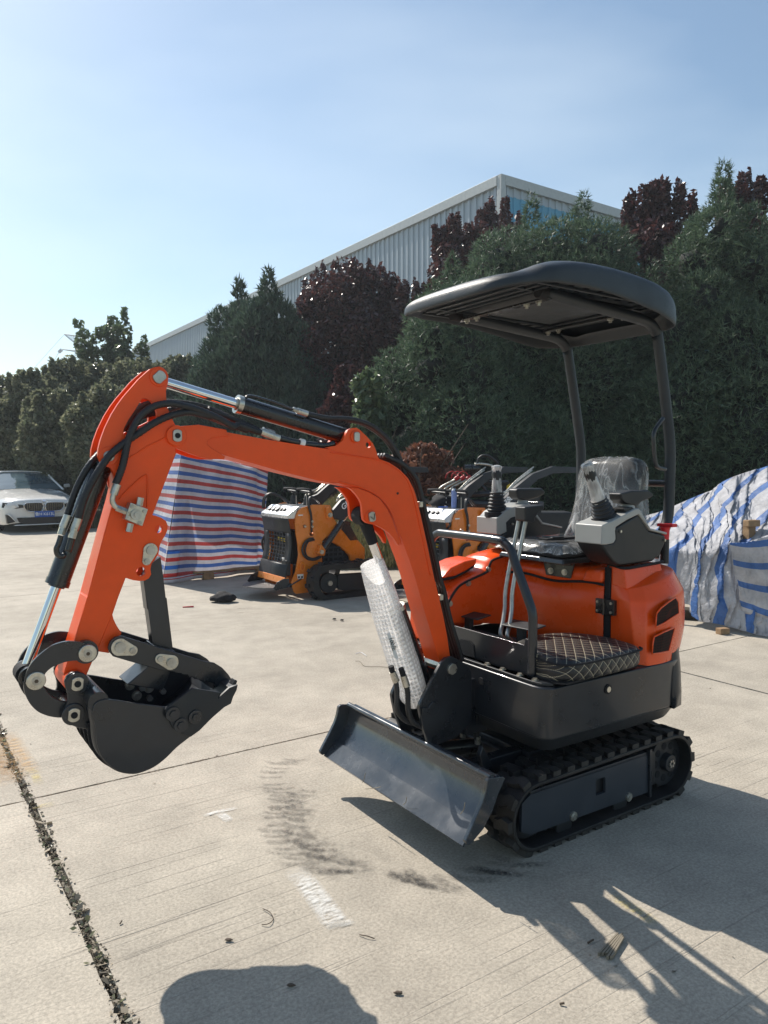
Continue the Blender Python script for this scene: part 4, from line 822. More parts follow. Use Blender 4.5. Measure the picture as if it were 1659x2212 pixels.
def cylinder(a, b, split, rb, rr, name, y=0, gland='zinc', ends=(.024, .024)):
    a = Vector((a[0], y, a[1])); b = Vector((b[0], y, b[1])); m_ = a.lerp(b, split); d = (b - a).normalized()
    c_ = MB().cyl(a + d * .01, m_, rb, seg=28).build(name, 'black', EX, smooth=True, bevel=.003)
    MB().cyl(m_ - d * .014, m_ + d * .004, rb * 1.06, seg=28).cyl(m_, m_ + d * .010, rb * .72, seg=24).build('gland_ring', gland, c_, smooth=True)
    MB().cyl(m_, b - d * .02, rr, seg=24).build('piston_rod', 'chrome', c_, smooth=True)
    for p, r_ in ((a, ends[0]), (b, ends[1])): MB().cyl((p.x, y - .032, p.z), (p.x, y + .032, p.z), r_, seg=20).build('rod_eye', 'cloth', c_, smooth=True, bevel=.002)
    return c_, a, m_, b, d
# arm cylinder: barrel at the boom lug, rod at the arm head
AC, a_, m_, b_, d_ = cylinder(p_ac, p_top, .608, .0315, .0180, 'arm_cylinder')
MB().tube([(1.47,0.034,1.748),(1.462,0.034,1.754),(1.444,0.034,1.755),(1.406,0.034,1.748),(1.349,0.034,1.735),(1.305,0.034,1.721),(1.284,0.034,1.716)], .0055, 8, 4).build('hard_line', 'black', AC, smooth='all')
for yy in (.036,): MB().cyl(*[(1.287,0.036,1.718),(1.269,0.036,1.712)], .009, seg=6).cyl(*[(1.27,0.036,1.712),(1.229,0.036,1.702)], .0115, seg=12).build('hose_ferrule', 'zinc', AC, smooth=True)
MB().tube([(1.22,0.02,1.703),(1.176,0.02,1.696),(1.129,0.02,1.691),(1.064,0.02,1.692),(1.006,0.02,1.687),(0.947,0.02,1.672),(0.895,0.02,1.644),(0.851,0.02,1.609),(0.816,0.02,1.566),(0.793,0.02,1.525),(0.777,0.02,1.481)], .0105, 10, 12, wob=.05).build('arm_hose', 'hose', EX, smooth='all')
MB().tube([(1.018,-0.03,1.692),(0.958,-0.03,1.684),(0.897,-0.03,1.659),(0.844,-0.03,1.626),(0.803,-0.03,1.582),(0.776,-0.03,1.537),(0.748,-0.03,1.477)], .0105, 10, 12, wob=.05).build('arm_hose', 'hose', EX, smooth='all')
# bucket cylinder on the front of the arm
p_lk = [(2.178,0.869)][0]
BC, a_, m_, b_, d_ = cylinder(p_bc, [(2.19,0.878)][0], .60, .0345, .0165, 'bucket_cylinder', gland='black', ends=(.026, .030))
hl = [(1.983,0.045,1.497),(2.006,0.045,1.438),(2.029,0.045,1.377),(2.061,0.045,1.303)]; MB().tube(hl, .0095, 10).build('hard_line', 'dark', BC, smooth='all')
for a0, a1, a2 in (([(2.063,0.045,1.358),(2.078,0.045,1.321)][0], [(2.063,0.045,1.358),(2.078,0.045,1.321)][1], [(2.085,0.045,1.3)][0]), ([(2.037,0.065,1.349),(2.051,0.065,1.312)][0], [(2.037,0.065,1.349),(2.051,0.065,1.312)][1], [(2.058,0.065,1.289)][0])):
    MB().cyl(a0, a1, .0125, seg=14).build('hose_ferrule', 'zinc', BC, smooth=True); MB().cyl(a1, a2, .012, seg=6).build('swivel_nut', 'zinc', BC)
MB().tube([(2.085,0.045,1.297),(2.088,0.045,1.286),(2.093,0.045,1.271),(2.099,0.045,1.256),(2.096,0.045,1.239),(2.085,0.045,1.233),(2.076,0.045,1.238)], .0085, 10, 4).build('port_elbow', 'black', BC, smooth='all')
MB().tube([(2.055,0.05,1.288),(2.06,0.05,1.269),(2.067,0.05,1.247)], .010, 10, 3).build('port_elbow', 'black', BC, smooth='all')
# boom cylinder wrapped in bubble film
BMC, a_, m_, b_, d_ = cylinder([(0.61,0.472)][0], p_bm, .55, .036, .0185, 'boom_cylinder', ends=(.03, .037))
MB().cyl(b_ - d_ * .12, b_ - d_ * .015, .021, .026, seg=18).build('rod_clevis', 'cloth', BMC, smooth=True)
lw = [(1.01,0,1.105),(0.98,-0,1.139)] ; axis = [(0.923,0,1.127),(0.872,-0,0.989),(0.823,0,0.848),(0.767,-0,0.698),(0.71,0,0.553),(0.7,0,0.504)]
wl_ = [.050, .062, .066, .070, .062, .034]; wr_ = [.050, .058, .062, .062, .055, .030]
A_ = catmull(axis, 8); n_ = len(A_); rows = []; uvs = []
for i, p in enumerate(A_):
    t = i / (n_ - 1) * (len(wl_) - 1); k = min(int(t), len(wl_) - 2); f = t - k; rl = wl_[k] * (1 - f) + wl_[k + 1] * f
    d = (A_[min(i + 1, n_ - 1)] - A_[max(i - 1, 0)]).normalized(); x = Vector((0, 1, 0)); y = d.cross(x).normalized(); r_ = []; ur = []
    for j in range(49):
        a = 2 * math.pi * j / 48; wv = 1 + .07 * noise.noise(Vector((math.cos(a) * 1.6, math.sin(a) * 1.6, i * .16))) + (.10 * math.exp(-((a - 4.6) / .25) ** 2))
        r_.append(p + (x * math.cos(a) * .82 + y * math.sin(a)) * rl * wv * (1.0)); ur.append((a * .065 , i * .0165))
    rows.append(r_); uvs.append(ur)
MB().grid(rows, uv=uvs).build('bubble_wrap', 'bubble', BMC, smooth='all')
tpts = [(0.896,0.068,0.847),(0.881,0.068,0.852),(0.838,0.068,0.739),(0.858,0.068,0.744)]
MB().add(tpts + [(p[0], p[1] - .002, p[2]) for p in tpts], [(0, 1, 2, 3), (7, 6, 5, 4), (0, 4, 5, 1), (1, 5, 6, 2), (2, 6, 7, 3), (3, 7, 4, 0)]).build('tape_strip', 'white', BMC)
va = Vector(tpts[3]) - Vector(tpts[0]); va.normalize(); nv = Vector((0, 1, 0)); vb = nv.cross(va)
mt = Matrix((va, vb, nv)).transposed().to_4x4(); mt.translation = Vector([(0.87,0.07,0.805)][0]); text('tape_writing', '100左', .024, 'ink', BMC, mt, shear=.2)
for pa, pb, pc_ in (([(0.881,0.075,0.717),(0.872,0.075,0.699)][0], [(0.874,0.075,0.694),(0.859,0.075,0.652)][0], [(0.874,0.075,0.694),(0.856,0.075,0.652)][1]), ([(0.839,0.085,0.704),(0.828,0.085,0.685)][0], [(0.828,0.085,0.674),(0.814,0.085,0.628)][0], [(0.828,0.085,0.674),(0.812,0.085,0.628)][1])):
    MB().cyl(pa, pb, .012, seg=8).build('hose_cap', 'cloth', BMC); MB().cyl(pb, pc_, .0135, .015, 14).build('hose_ferrule', 'zinc', BMC, smooth=True)
MB().tube([(0.857,0.075,0.652),(0.852,0.075,0.619),(0.851,0.075,0.582),(0.852,0.075,0.544),(0.838,0.075,0.512),(0.802,0.075,0.478),(0.737,0.075,0.454)], .0105, 10, 12, wob=.06).build('boom_hose', 'hose', EX, smooth='all')
MB().tube([(0.812,0.085,0.628),(0.805,0.085,0.591),(0.804,0.085,0.546),(0.798,0.085,0.507),(0.777,0.085,0.473),(0.735,0.085,0.445)], .0115, 10, 12, wob=.06).build('boom_hose', 'hose', EX, smooth='all')
# hose loom on the back of the boom
loom = [(0.888,0,1.552),(0.84,-0,1.537),(0.794,0,1.517),(0.753,-0,1.487),(0.725,-0,1.453),(0.708,0,1.411),(0.694,-0,1.365),(0.675,-0,1.303),(0.653,-0,1.225),(0.628,0,1.138),(0.598,0,1.027)] + [(0.582,-0,0.989),(0.552,-0,0.879),(0.518,0,0.782),(0.489,0,0.702),(0.476,0,0.668)]
for yy in (.030, .010, -.012, -.034): MB().tube([(p[0] - .002, yy, p[2] + .001) for p in loom], .011, 8, 3, wob=.03).build('boom_hose', 'hose', EX, smooth='all')
for q in [(0.721,0.045,1.356)][0:1] + [(0.613,0.045,0.963)][0:1]: MB().box((q[0] - .012, -.05, q[2] - .012), (q[0] + .006, q[1] + .012, q[2] + .012)).build('hose_clamp', 'zinc', EX, bevel=.002)
# hoses along the boom top to the arm
h1 = [(1.928,0.075,1.453),(1.919,0.075,1.472),(1.905,0.075,1.51),(1.896,0.075,1.548),(1.886,0.075,1.591),(1.87,0.075,1.63),(1.849,0.075,1.665),(1.821,0.075,1.69),(1.79,0.075,1.705),(1.75,0.075,1.712),(1.701,0.075,1.706),(1.648,0.075,1.693),(1.584,0.075,1.669),(1.532,0.075,1.644)] + [(1.508,0.06,1.651),(1.447,0.06,1.634),(1.426,0.06,1.628)]
MB().tube(h1, .0115, 10, 12, wob=.06).build('arm_hose', 'hose', EX, smooth='all')
h2 = [(2.038,0.07,1.349),(2.023,0.07,1.405),(2,0.07,1.453),(1.974,0.07,1.498),(1.94,0.07,1.544),(1.898,0.07,1.581),(1.852,0.07,1.613),(1.801,0.07,1.648),(1.749,0.07,1.673),(1.7,0.07,1.686),(1.663,0.07,1.685),(1.616,0.07,1.675)] + [(1.59,0.05,1.671),(1.531,0.05,1.651),(1.47,0.05,1.635)]
MB().tube(h2, .0115, 10, 12, wob=.06).build('arm_hose', 'hose', EX, smooth='all')
h3 = [(2.062,0.03,1.359),(2.043,0.03,1.415),(2.02,0.03,1.468),(1.99,0.03,1.518)] + [(1.949,-0,1.557),(1.91,0,1.604),(1.871,0,1.645),(1.839,-0,1.69),(1.799,-0,1.714),(1.734,0,1.723),(1.654,0,1.719),(1.598,-0,1.709)] + [(1.585,0.02,1.698),(1.518,0.02,1.675),(1.443,0.02,1.649),(1.415,0.02,1.637)]
MB().tube(h3, .0105, 10, 12, wob=.06).build('arm_hose', 'hose', EX, smooth='all')
MB().tube([(1.874,-0.02,1.626),(1.85,-0.02,1.655),(1.794,-0.02,1.681),(1.728,-0.02,1.696),(1.668,-0.02,1.719)] + [(1.641,-0.02,1.72),(1.569,-0.02,1.704),(1.488,-0.02,1.672),(1.411,-0.02,1.644)], .0105, 10, 12, wob=.06).build('arm_hose', 'hose', EX, smooth='all')
for yy, q in ((.055, [(1.429,0.055,1.633),(1.353,0.055,1.609)]), (.030, [(1.405,0.03,1.638),(1.362,0.03,1.625)])):
    MB().cyl(q[0], q[1], .0125, seg=14).build('hose_ferrule', 'zinc', EX, smooth=True)
MB().tube([(1.345,0.04,1.611),(1.287,0.04,1.599),(1.226,0.04,1.591),(1.156,0.04,1.588),(1.117,0.04,1.596)], .011, 8, 4).build('hard_line', 'black', BOOM, smooth='all')
MB().cyl(*[(1.264,0.042,1.598),(1.246,0.042,1.594)], .0145, seg=12).build('line_clamp', 'white', BOOM, smooth=True)
# valve block and elbow on the arm
vb_ = [(1.887,1.395),(1.833,1.372),(1.852,1.318),(1.906,1.343)]
VB = MB().prism(vb_, .054, .094).build('valve_block', 'zinc', ARM, bevel=.002)
c0 = [(1.872,1.356)][0]; MB().cyl((c0[0], .094, c0[1]), (c0[0], .102, c0[1]), .017, seg=24).cyl((c0[0], .1015, c0[1]), (c0[0], .108, c0[1]), .009, seg=6).build('valve_cap', 'steel', VB, smooth=True)
for c in [(1.883,1.382),(1.845,1.366),(1.896,1.346),(1.861,1.33)]: MB().cyl((c[0], .094, c[1]), (c[0], .099, c[1]), .0062, seg=12).cyl((c[0], .0985, c[1]), (c[0], .0995, c[1]), .003, seg=6).build('cap_screw', 'steel', VB, smooth=True)
for q in ([(1.856,0.075,1.383),(1.851,0.075,1.409)], [(1.884,0.075,1.328),(1.891,0.075,1.301)]): MB().cyl(q[0], q[1], .011, seg=6).build('port_plug', 'zinc', VB)
MB().cyl(*[(1.891,0.075,1.363),(1.926,0.075,1.378)], .011, seg=6).build('swivel_nut', 'zinc', VB)
MB().tube([(1.919,0.075,1.376),(1.93,0.075,1.384),(1.936,0.075,1.393),(1.938,0.075,1.403),(1.936,0.075,1.414),(1.932,0.075,1.424)], .0085, 12, 4).build('elbow_pipe', 'zinc', VB, smooth='all')
MB().cyl(*[(1.934,0.075,1.42),(1.922,0.075,1.452)], .0125, seg=14).build('hose_ferrule', 'zinc', VB, smooth=True)
def keeper(c1, r1, c2, r2, y0, y1, parent):
    a = Vector(c1); b = Vector(c2); d = (b - a); an = math.atan2(d.y, d.x); pts = []
    for i in range(11): t = an + math.pi / 2 + math.pi * i / 10; pts.append((a.x + r1 * math.cos(t), a.y + r1 * math.sin(t)))
    for i in range(9): t = an - math.pi / 2 + math.pi * i / 8; pts.append((b.x + r2 * math.cos(t), b.y + r2 * math.sin(t)))
    k_ = MB().prism(pts, y0, y1).build('pin_keeper', 'zinc', parent, bevel=.001)
    MB().cyl((a.x, y1, a.y), (a.x, y1 + .006, a.y), r1 * .62, seg=20).build('pin', 'steel', k_, smooth=True)
    MB().cyl((b.x, y1, b.y), (b.x, y1 + .007, b.y), r2 * .62, seg=6).build('keeper_bolt', 'steel', k_); return k_
keeper([(1.817,1.236)][0], .0235, [(1.83,1.202)][0], .0145, .054, .058, ARM)

# ---- bucket linkage
def ring_path(pts, n=5): return [(p.x, p.z) for p in catmull([(a, 0, b) for a, b in pts], n)]
up_o = [(2.011,0.953),(2.036,0.967),(2.064,0.975),(2.09,0.977),(2.121,0.971),(2.146,0.957),(2.17,0.938),(2.187,0.918),(2.198,0.894),(2.203,0.87)]
up_i = [(2.149,0.861),(2.152,0.871),(2.149,0.882),(2.14,0.894),(2.124,0.905),(2.105,0.911),(2.083,0.915),(2.057,0.914),(2.03,0.906),(2.012,0.909)]
lo_o = [(2.204,0.87),(2.202,0.84),(2.194,0.813),(2.182,0.79),(2.164,0.769),(2.139,0.753),(2.113,0.743),(2.087,0.738),(2.07,0.733)]
lo_i = [(2.056,0.76),(2.073,0.782),(2.103,0.794),(2.127,0.811),(2.141,0.831),(2.149,0.849),(2.151,0.866)]
for s_ in (1, -1):
    ll = MB().prism(ring_path(up_o) + ring_path(up_i), s_ * .080 - .006, s_ * .080 + .006).build('upper_link', 'dark', EX, bevel=.003)
    l2_ = MB().prism(ring_path(lo_o) + ring_path(lo_i), s_ * .0665 - .006, s_ * .0665 + .006).build('lower_link', 'dark', EX, bevel=.003)
pA = [(2.025,0.933)][0]; pB = [(2.172,0.871)][0]; pC = [(2.059,0.846)][0]; pD = [(2.071,0.752)][0]
for c in (pA, pB): boss(c, -.096, .094, .0275, 'zinc', 'pin', EX); MB().cyl((c[0], .093, c[1]), (c[0], .0965, c[1]), .0125, seg=16).build('grease_ring', 'steel', EX); MB().cyl((c[0], .096, c[1]), (c[0], .098, c[1]), .006, seg=6).build('grease_nipple', 'bark', EX)
MB().cyl((pB[0] + .012, -.055, pB[1] + .004), (pB[0] + .012, .055, pB[1] + .004), .030, seg=24).build('link_tube', 'black', EX, smooth=True)
MB().cyl((pA[0], -.073, pA[1]), (pA[0], .073, pA[1]), .036, seg=24).build('link_tube', 'dark', EX, smooth=True)
# ---- bucket
BW = .165
bs = [(2.027,0.795),(2.015,0.803),(1.992,0.805),(1.952,0.793),(1.897,0.774),(1.811,0.747),(1.726,0.791),(1.628,0.762),(1.609,0.73),(1.66,0.688),(1.702,0.66),(1.734,0.635),(1.779,0.61),(1.814,0.583),(1.834,0.57),(1.854,0.562),(1.878,0.556),(1.901,0.554),(1.925,0.558),(1.947,0.567),(1.966,0.578),(1.983,0.594),(1.997,0.61),(2.01,0.631),(2.017,0.652),(2.022,0.672),(2.024,0.691),(2.024,0.71),(2.024,0.724),(2.03,0.749),(2.033,0.773)]
BK = MB().prism(bs, BW - .005, BW + .005).build('bucket', 'dark', EX, bevel=.002)
fs_ = bs
MB().prism(fs_, -BW - .005, -BW + .005).build('bucket_side', 'dark', BK, bevel=.002)
shell = [(2.015,0.797),(2.027,0.786),(2.031,0.768),(2.028,0.746),(2.023,0.724),(2.022,0.7),(2.02,0.671),(2.014,0.644),(2.001,0.618),(1.983,0.595),(1.957,0.574),(1.925,0.56),(1.896,0.556),(1.853,0.564),(1.814,0.585),(1.779,0.612),(1.734,0.638),(1.702,0.662),(1.66,0.69),(1.612,0.725)]
MB().grid([[(p[0], y, p[1]) for y in (-BW, -.06, .06, BW)] for p in ring_path(shell, 3)]).build('bucket_shell', 'dark', BK, smooth='all', solid=.008)
for yy in (-.10, -.035, .035, .10):
    w = ring_path([(2.026,0.724),(2.025,0.701),(2.023,0.672),(2.016,0.643),(2.003,0.616),(1.984,0.592),(1.966,0.576)], 3)
    MB().grid([[(p[0] + .004, yy - .004, p[1] - .004), (p[0] + .004, yy + .004, p[1] - .004)] for p in w]).build('wear_strip', 'cloth', BK, solid=.008)
MB().cyl(([(2.013,0.799)][0][0], -BW, [(2.013,0.799)][0][1]), ([(2.013,0.799)][0][0], BW, [(2.013,0.799)][0][1]), .030, seg=24).build('bucket_tube', 'dark', BK, smooth=True)
lugp = [(2.091,0.837),(2.094,0.857),(2.088,0.872),(2.075,0.881),(2.055,0.882),(2.038,0.872),(2.026,0.855),(2.014,0.836),(1.996,0.816),(1.974,0.793),(1.988,0.771),(2.004,0.755),(2.007,0.721),(2.03,0.696),(2.062,0.708),(2.088,0.725),(2.099,0.744),(2.101,0.763),(2.093,0.78),(2.086,0.794),(2.086,0.813)]
for s_ in (1, -1):
    MB().prism(lugp, s_ * .085 - .007, s_ * .085 + .007).build('bucket_ear', 'dark', BK, bevel=.003)
    for c in (pC, pD): boss(c, s_ * .088, s_ * .098, .034, 'dark', 'boss', BK)
for c in (pC, pD):
    p_ = flat_pin(c, .0215, -.104, .106, BK, .1, mat='zinc', cut=.78); MB().cyl((c[0], .1055, c[1]), (c[0], .1085, c[1]), .010, seg=14).build('grease_cup', 'cloth', p_)
boss(pC, -.075, .075, .034, 'orange', 'arm_foot_tube', ARM)
cut_o = [(1.817,0.743),(1.812,0.748),(1.727,0.797),(1.635,0.767),(1.643,0.749),(1.603,0.778),(1.573,0.783),(1.578,0.764),(1.59,0.745),(1.598,0.723),(1.622,0.715),(1.665,0.687),(1.707,0.654),(1.737,0.639),(1.767,0.656),(1.792,0.677),(1.806,0.709)]
for s_ in (1, -1):
    sc_ = MB().prism(cut_o, s_ * (BW + .012) - .006, s_ * (BW + .012) + .006).build('side_cutter', 'darkflat', BK, bevel=.002)
    for c in [(1.794,0.726),(1.769,0.685),(1.721,0.702)]:
        MB().cyl((c[0], s_ * (BW + .018), c[1]), (c[0], s_ * (BW + .024), c[1]), .023, seg=20).build('cutter_washer', 'dark', sc_, smooth=True, bevel=.001)
        MB().cyl((c[0], s_ * (BW + .023), c[1]), (c[0], s_ * (BW + .030), c[1]), .013, seg=6).build('cutter_bolt', 'dark', sc_)
        MB().cyl((c[0], s_ * (BW - .022), c[1]), (c[0], s_ * (BW - .004), c[1]), .011, seg=6).build('cutter_nut', 'steel', sc_)
lipp = [(1.596,0.773),(1.566,0.778),(1.577,0.752),(1.61,0.718),(1.626,0.721)]
MB().prism(lipp, -BW + .006, BW - .006).build('bucket_lip', 'darkflat', BK, bevel=.002)
c0 = [(1.577,0.772)][0]
for k in range(4):
    yy = -.135 + k * .09; MB().hexa([(c0[0] + .03, yy - .02, c0[1] - .035), (c0[0] + .03, yy + .02, c0[1] - .035), (c0[0] + .02, yy + .02, c0[1] - .06), (c0[0] + .02, yy - .02, c0[1] - .06), (c0[0] - .008, yy - .016, c0[1] + .020), (c0[0] - .008, yy + .016, c0[1] + .020), (c0[0] - .016, yy + .016, c0[1] + .014), (c0[0] - .016, yy - .016, c0[1] + .014)]).build('bucket_tooth', 'darkflat', BK, bevel=.002)
# ---- thumb
th = [(1.961,0.94),(1.954,0.959),(1.94,0.97),(1.921,0.972),(1.82,0.927),(1.651,0.851),(1.613,0.839),(1.586,0.819),(1.564,0.792),(1.55,0.769),(1.559,0.746),(1.57,0.753),(1.581,0.744),(1.59,0.754),(1.601,0.747),(1.611,0.759),(1.614,0.768),(1.652,0.783),(1.663,0.784),(1.668,0.79),(1.684,0.795),(1.691,0.804),(1.704,0.802),(1.707,0.813),(1.723,0.814),(1.73,0.822),(1.743,0.823),(1.751,0.829),(1.796,0.842),(1.88,0.879),(1.946,0.909),(1.958,0.925)]
TH = MB().prism(th, .066, .078).build('thumb', 'dark', EX, bevel=.002)
MB().prism(th, -.078, -.066).build('thumb_side', 'dark', TH, bevel=.002)
keeper([(1.926,0.937)][0], .028, [(1.888,0.921)][0], .0165, .079, .084, TH); keeper([(1.764,0.864)][0], .025, [(1.8,0.882)][0], .0165, .079, .084, TH)
for x_, z_ in [(1.602,0.751)]: MB().hexa([(x_ - .012, -.065, z_ - .045), (x_ + .012, -.065, z_ - .045), (x_ + .012, .065, z_ - .045), (x_ - .012, .065, z_ - .045), (x_ - .010, -.065, z_ + .03), (x_ + .010, -.065, z_ + .03), (x_ + .010, .065, z_ + .03), (x_ - .010, .065, z_ + .03)]).build('thumb_crossplate', 'darkflat', TH, bevel=.003)
MB().prism([(1.805,0.919),(1.738,0.892),(1.761,0.819),(1.785,0.768),(1.851,0.789),(1.9,0.806),(1.837,0.849),(1.819,0.869)], -.055, .055).build('thumb_heel', 'dark', TH, bevel=.004)
st = [(1.831,1.131),(1.825,1.154),(1.796,1.193),(1.774,1.208),(1.766,1.141),(1.755,1.028)] + [(1.756,1.069),(1.738,0.894),(1.805,0.919),(1.823,1.076)] + [(1.821,1.035)]
MB().prism(st, -.022, .022).build('thumb_strut', 'dark', EX, bevel=.004)
for c in [(1.836,0.742),(1.813,0.701),(1.77,0.721)]: MB().cyl((c[0], -.158, c[1]), (c[0], -.140, c[1]), .012, seg=6).cyl((c[0], -.158, c[1]), (c[0], -.150, c[1]), .017, seg=16).build('inner_bolt', 'zinc', BK, smooth=True)
# ================================================================ ground: slabs cast in a grid, with open joints
GR = MB().add([(-700, -60, -.03), (700, -60, -.03), (700, 1400, -.03), (-700, 1400, -.03)], [(0, 1, 2, 3)]).build('ground', 'dirt', kind='structure')
xs = [2.03 + 4.35 * k for k in range(-11, 8)]; ys = [-1.155 - 6.0 * k for k in range(-3, 9)]
gi = 0
for i in range(len(xs) - 1):
    for j in range(len(ys) - 1):
        x0, x1 = xs[i], xs[i + 1]; y1, y0 = ys[j], ys[j + 1]; c = gw((x0 + x1) / 2, (y0 + y1) / 2)
        if c.y < -6 or c.y > 32 or c.x < -26 or c.x > 14: continue
        if c.y > 13 and c.x > -6.5: continue
        rs_ = random.Random(i * 31 + j); gpx, gpy = .010, .005; per = []
        def edge(a, b, axis, g, n=26):
            out = []
            for k in range(n):
                t = k / n; p = Vector(a).lerp(Vector(b), t); q = g + abs(noise.noise(Vector((p.x * 6, p.y * 6, 3.1)))) * .010 * (1 if g > .006 else .7)
                out.append((p.x + axis[0] * q, p.y + axis[1] * q))
            return out
        near = c.length < 14
        n_ = 60 if near else 2
        per = edge((x0, y0), (x1, y0), (0, 1), gpy, n_) + edge((x1, y0), (x1, y1), (-1, 0), .013 if abs(x1 - 2.03) < .01 else gpx, n_) + edge((x1, y1), (x0, y1), (0, -1), gpy, n_) + edge((x0, y1), (x0, y0), (1, 0), .013 if abs(x0 - 2.03) < .01 else gpx, n_)
        sl = MB().prism(per, -.028, 0.0, axis='Z').build('slab', 'concrete', recalc=True)
        sl.location = OX; sl.rotation_euler = (0, 0, GRID_RZ); sl.parent = GR; gi += 1
def strip(pts, wid, z, name, mat, uvs=True):
    """flat worn mark on the slabs, along a path given in slab coordinates"""
    P = [Vector((p[0], p[1], 0)) for p in pts]; rows = []; uv = []
    for i, p in enumerate(P):
        d = (P[min(i + 1, len(P) - 1)] - P[max(i - 1, 0)]).normalized(); s_ = Vector((-d.y, d.x, 0))
        rows.append([(p.x + s_.x * k * wid / 2, p.y + s_.y * k * wid / 2, z) for k in (-1, 0, 1)]); uv.append([(i / (len(P) - 1), 0), (i / (len(P) - 1), .5), (i / (len(P) - 1), 1)])
    o = MB().grid(rows, uv=uv).build(name, mat); o.parent = GR; o.location = OX; o.rotation_euler = (0, 0, GRID_RZ); return o
# paint remains
strip([(1.305,0.033,0),(1.309,0.169,0),(1.323,0.295,0),(1.336,0.397,0),(1.339,0.447,0)], .10, .004, 'paint_mark', 'chalk')
strip([(1.377,0.421,0),(1.331,0.433,0),(1.279,0.443,0)], .035, .004, 'paint_mark', 'chalk')
strip([(1.437,-0.555,0),(1.363,-0.557,0),(1.273,-0.544,0)], .03, .004, 'paint_mark', 'chalk'); strip([(1.367,-0.547,0),(1.359,-0.49,0),(1.358,-0.44,0)], .05, .0045, 'paint_mark', 'chalk')
strip([(2.042,-2.166,0),(2.033,-1.95,0),(2.024,-1.677,0),(2.008,-1.412,0)], .20, .004, 'paint_mark', 'rust'); strip([(2.123,-1.932,0),(2.097,-1.588,0),(2.084,-1.369,0)], .20, .004, 'paint_mark', 'rust')
strip([(1.979,-1.542,0),(1.96,-1.461,0),(1.962,-1.287,0)], .05, .0045, 'paint_mark', 'yellowmark'); strip([(2.031,-1.061,0),(1.987,-1.044,0),(1.94,-1.04,0)], .05, .0045, 'paint_mark', 'yellowmark')
strip([(0.454,0.817,0),(0.457,0.919,0),(0.465,1.019,0)], .06, .0045, 'paint_mark', 'yellowmark')
# rubber scuffs: short curved dabs where the tracks have turned
rs_ = random.Random(11)
def dabs(path, n, ln, wd, spread, ang, off=0, z=.0032, mat='scuff'):
    for k in range(n):
        t = (k + rs_.uniform(-.2, .2) + .3) / n * (len(path) - 1); i = max(0, min(int(t), len(path) - 2)); p = Vector(path[i]).lerp(Vector(path[i + 1]), t - i)
        x = p.x + rs_.gauss(0, spread); y = p.y + rs_.gauss(0, spread); a = ang + rs_.uniform(-.15, .15); L_ = ln * rs_.uniform(.6, 1.3)
        pts = [(x + math.cos(a + .5 * s_) * L_ * s_, y + math.sin(a + .5 * s_) * L_ * s_) for s_ in (-.5, -.25, 0, .25, .5)]
        strip(pts, wd * rs_.uniform(.7, 1.3), z + k * .00002, 'tyre_mark', mat)
A0 = 2.55
arc1 = [p[:2] for p in [(0.815,-0.88,0),(0.91,-0.873,0),(1.014,-0.774,0),(1.045,-0.608,0),(1.06,-0.53,0),(1.1,-0.473,0),(1.155,-0.417,0),(1.214,-0.305,0),(1.257,-0.173,0),(1.271,-0.054,0),(1.251,0.06,0),(1.203,0.149,0),(1.11,0.193,0)]]
dabs(arc1, 30, .17, .030, .004, A0)
arc2 = [p[:2] for p in [(0.943,-0.539,0),(1.039,-0.446,0),(1.107,-0.358,0),(1.159,-0.244,0),(1.184,-0.124,0),(1.181,-0.014,0),(1.148,0.09,0),(1.07,0.162,0)]]
dabs(arc2, 26, .14, .026, .010, A0 - .3, z=.0038)
dabs(arc2, 12, .34, .20, .03, A0 - .9, z=.0044, mat='wash')
dabs([p[:2] for p in [(1.022,0.28,0),(0.976,0.333,0),(0.943,0.386,0),(0.912,0.438,0)]], 9, .16, .05, .02, 1.9)
dabs([p[:2] for p in [(0.755,0.46,0),(0.678,0.491,0),(0.587,0.508,0)]], 8, .20, .04, .03, 2.3)
dabs([p[:2] for p in [(0.546,0.705,0),(0.359,0.728,0),(0.141,0.853,0),(0.012,0.983,0)]], 7, .24, .03, .12, 2.9, mat='wash')
dabs([p[:2] for p in [(0.115,-4.891,0),(-0.231,-4.95,0),(-0.565,-5.144,0),(-0.437,-4.245,0)]], 14, .5, .05, .25, 2.6, mat='wash')

# ---------------------------------------------------------------- weeds and litter in the long joint, loose bits on the slabs
def litter(name, pts, size, mat, label, lift=.5):
    n_ = len(pts); C = np.array(pts); a = rng.uniform(0, 2 * np.pi, n_); tilt = rng.normal(0, .5, n_)
    U = np.stack([np.cos(a), np.sin(a), tilt * .5], 1) * size[:, None]; V_ = np.stack([-np.sin(a), np.cos(a), rng.normal(0, lift, n_)], 1) * size[:, None] * .45
    o = quad_mesh(name, C, U, V_, mat); return tag(o, label=label, kind='stuff')
pts = []; sz = []
for k in range(5200):
    Y = rng.uniform(-4.6, 1.35); w = .015 + .007 * noise.noise(Vector((Y * 5, 0, 0))); X = 2.03 + float(np.clip(rng.normal(0, w), -.026, .026)) + .010 * noise.noise(Vector((Y * 9, 4, 0)))
    p = gw(X, Y); pts.append((p.x, p.y, rng.uniform(-.014, .006))); sz.append(rng.uniform(.003, .009))
for k in range(140):
    p = gw(2.03 + rng.normal(0, .012), rng.uniform(-3.5, 1.35)); pts.append((p.x, p.y, rng.uniform(.002, .010))); sz.append(rng.uniform(.010, .024))
litter('joint_weeds', pts, np.array(sz), 'litter', 'dry leaf litter and moss filling the long joint at left', .8)
pts = []; sz = []
for k in range(300):
    Y = rng.uniform(-4.0, 1.3); p = gw(2.03 + rng.normal(0, .012), Y); pts.append((p.x, p.y, rng.uniform(.0, .012))); sz.append(rng.uniform(.006, .014))
litter('joint_moss', pts, np.array(sz), 'green', 'small green weeds growing in the long joint', .9)
pts = []; sz = []
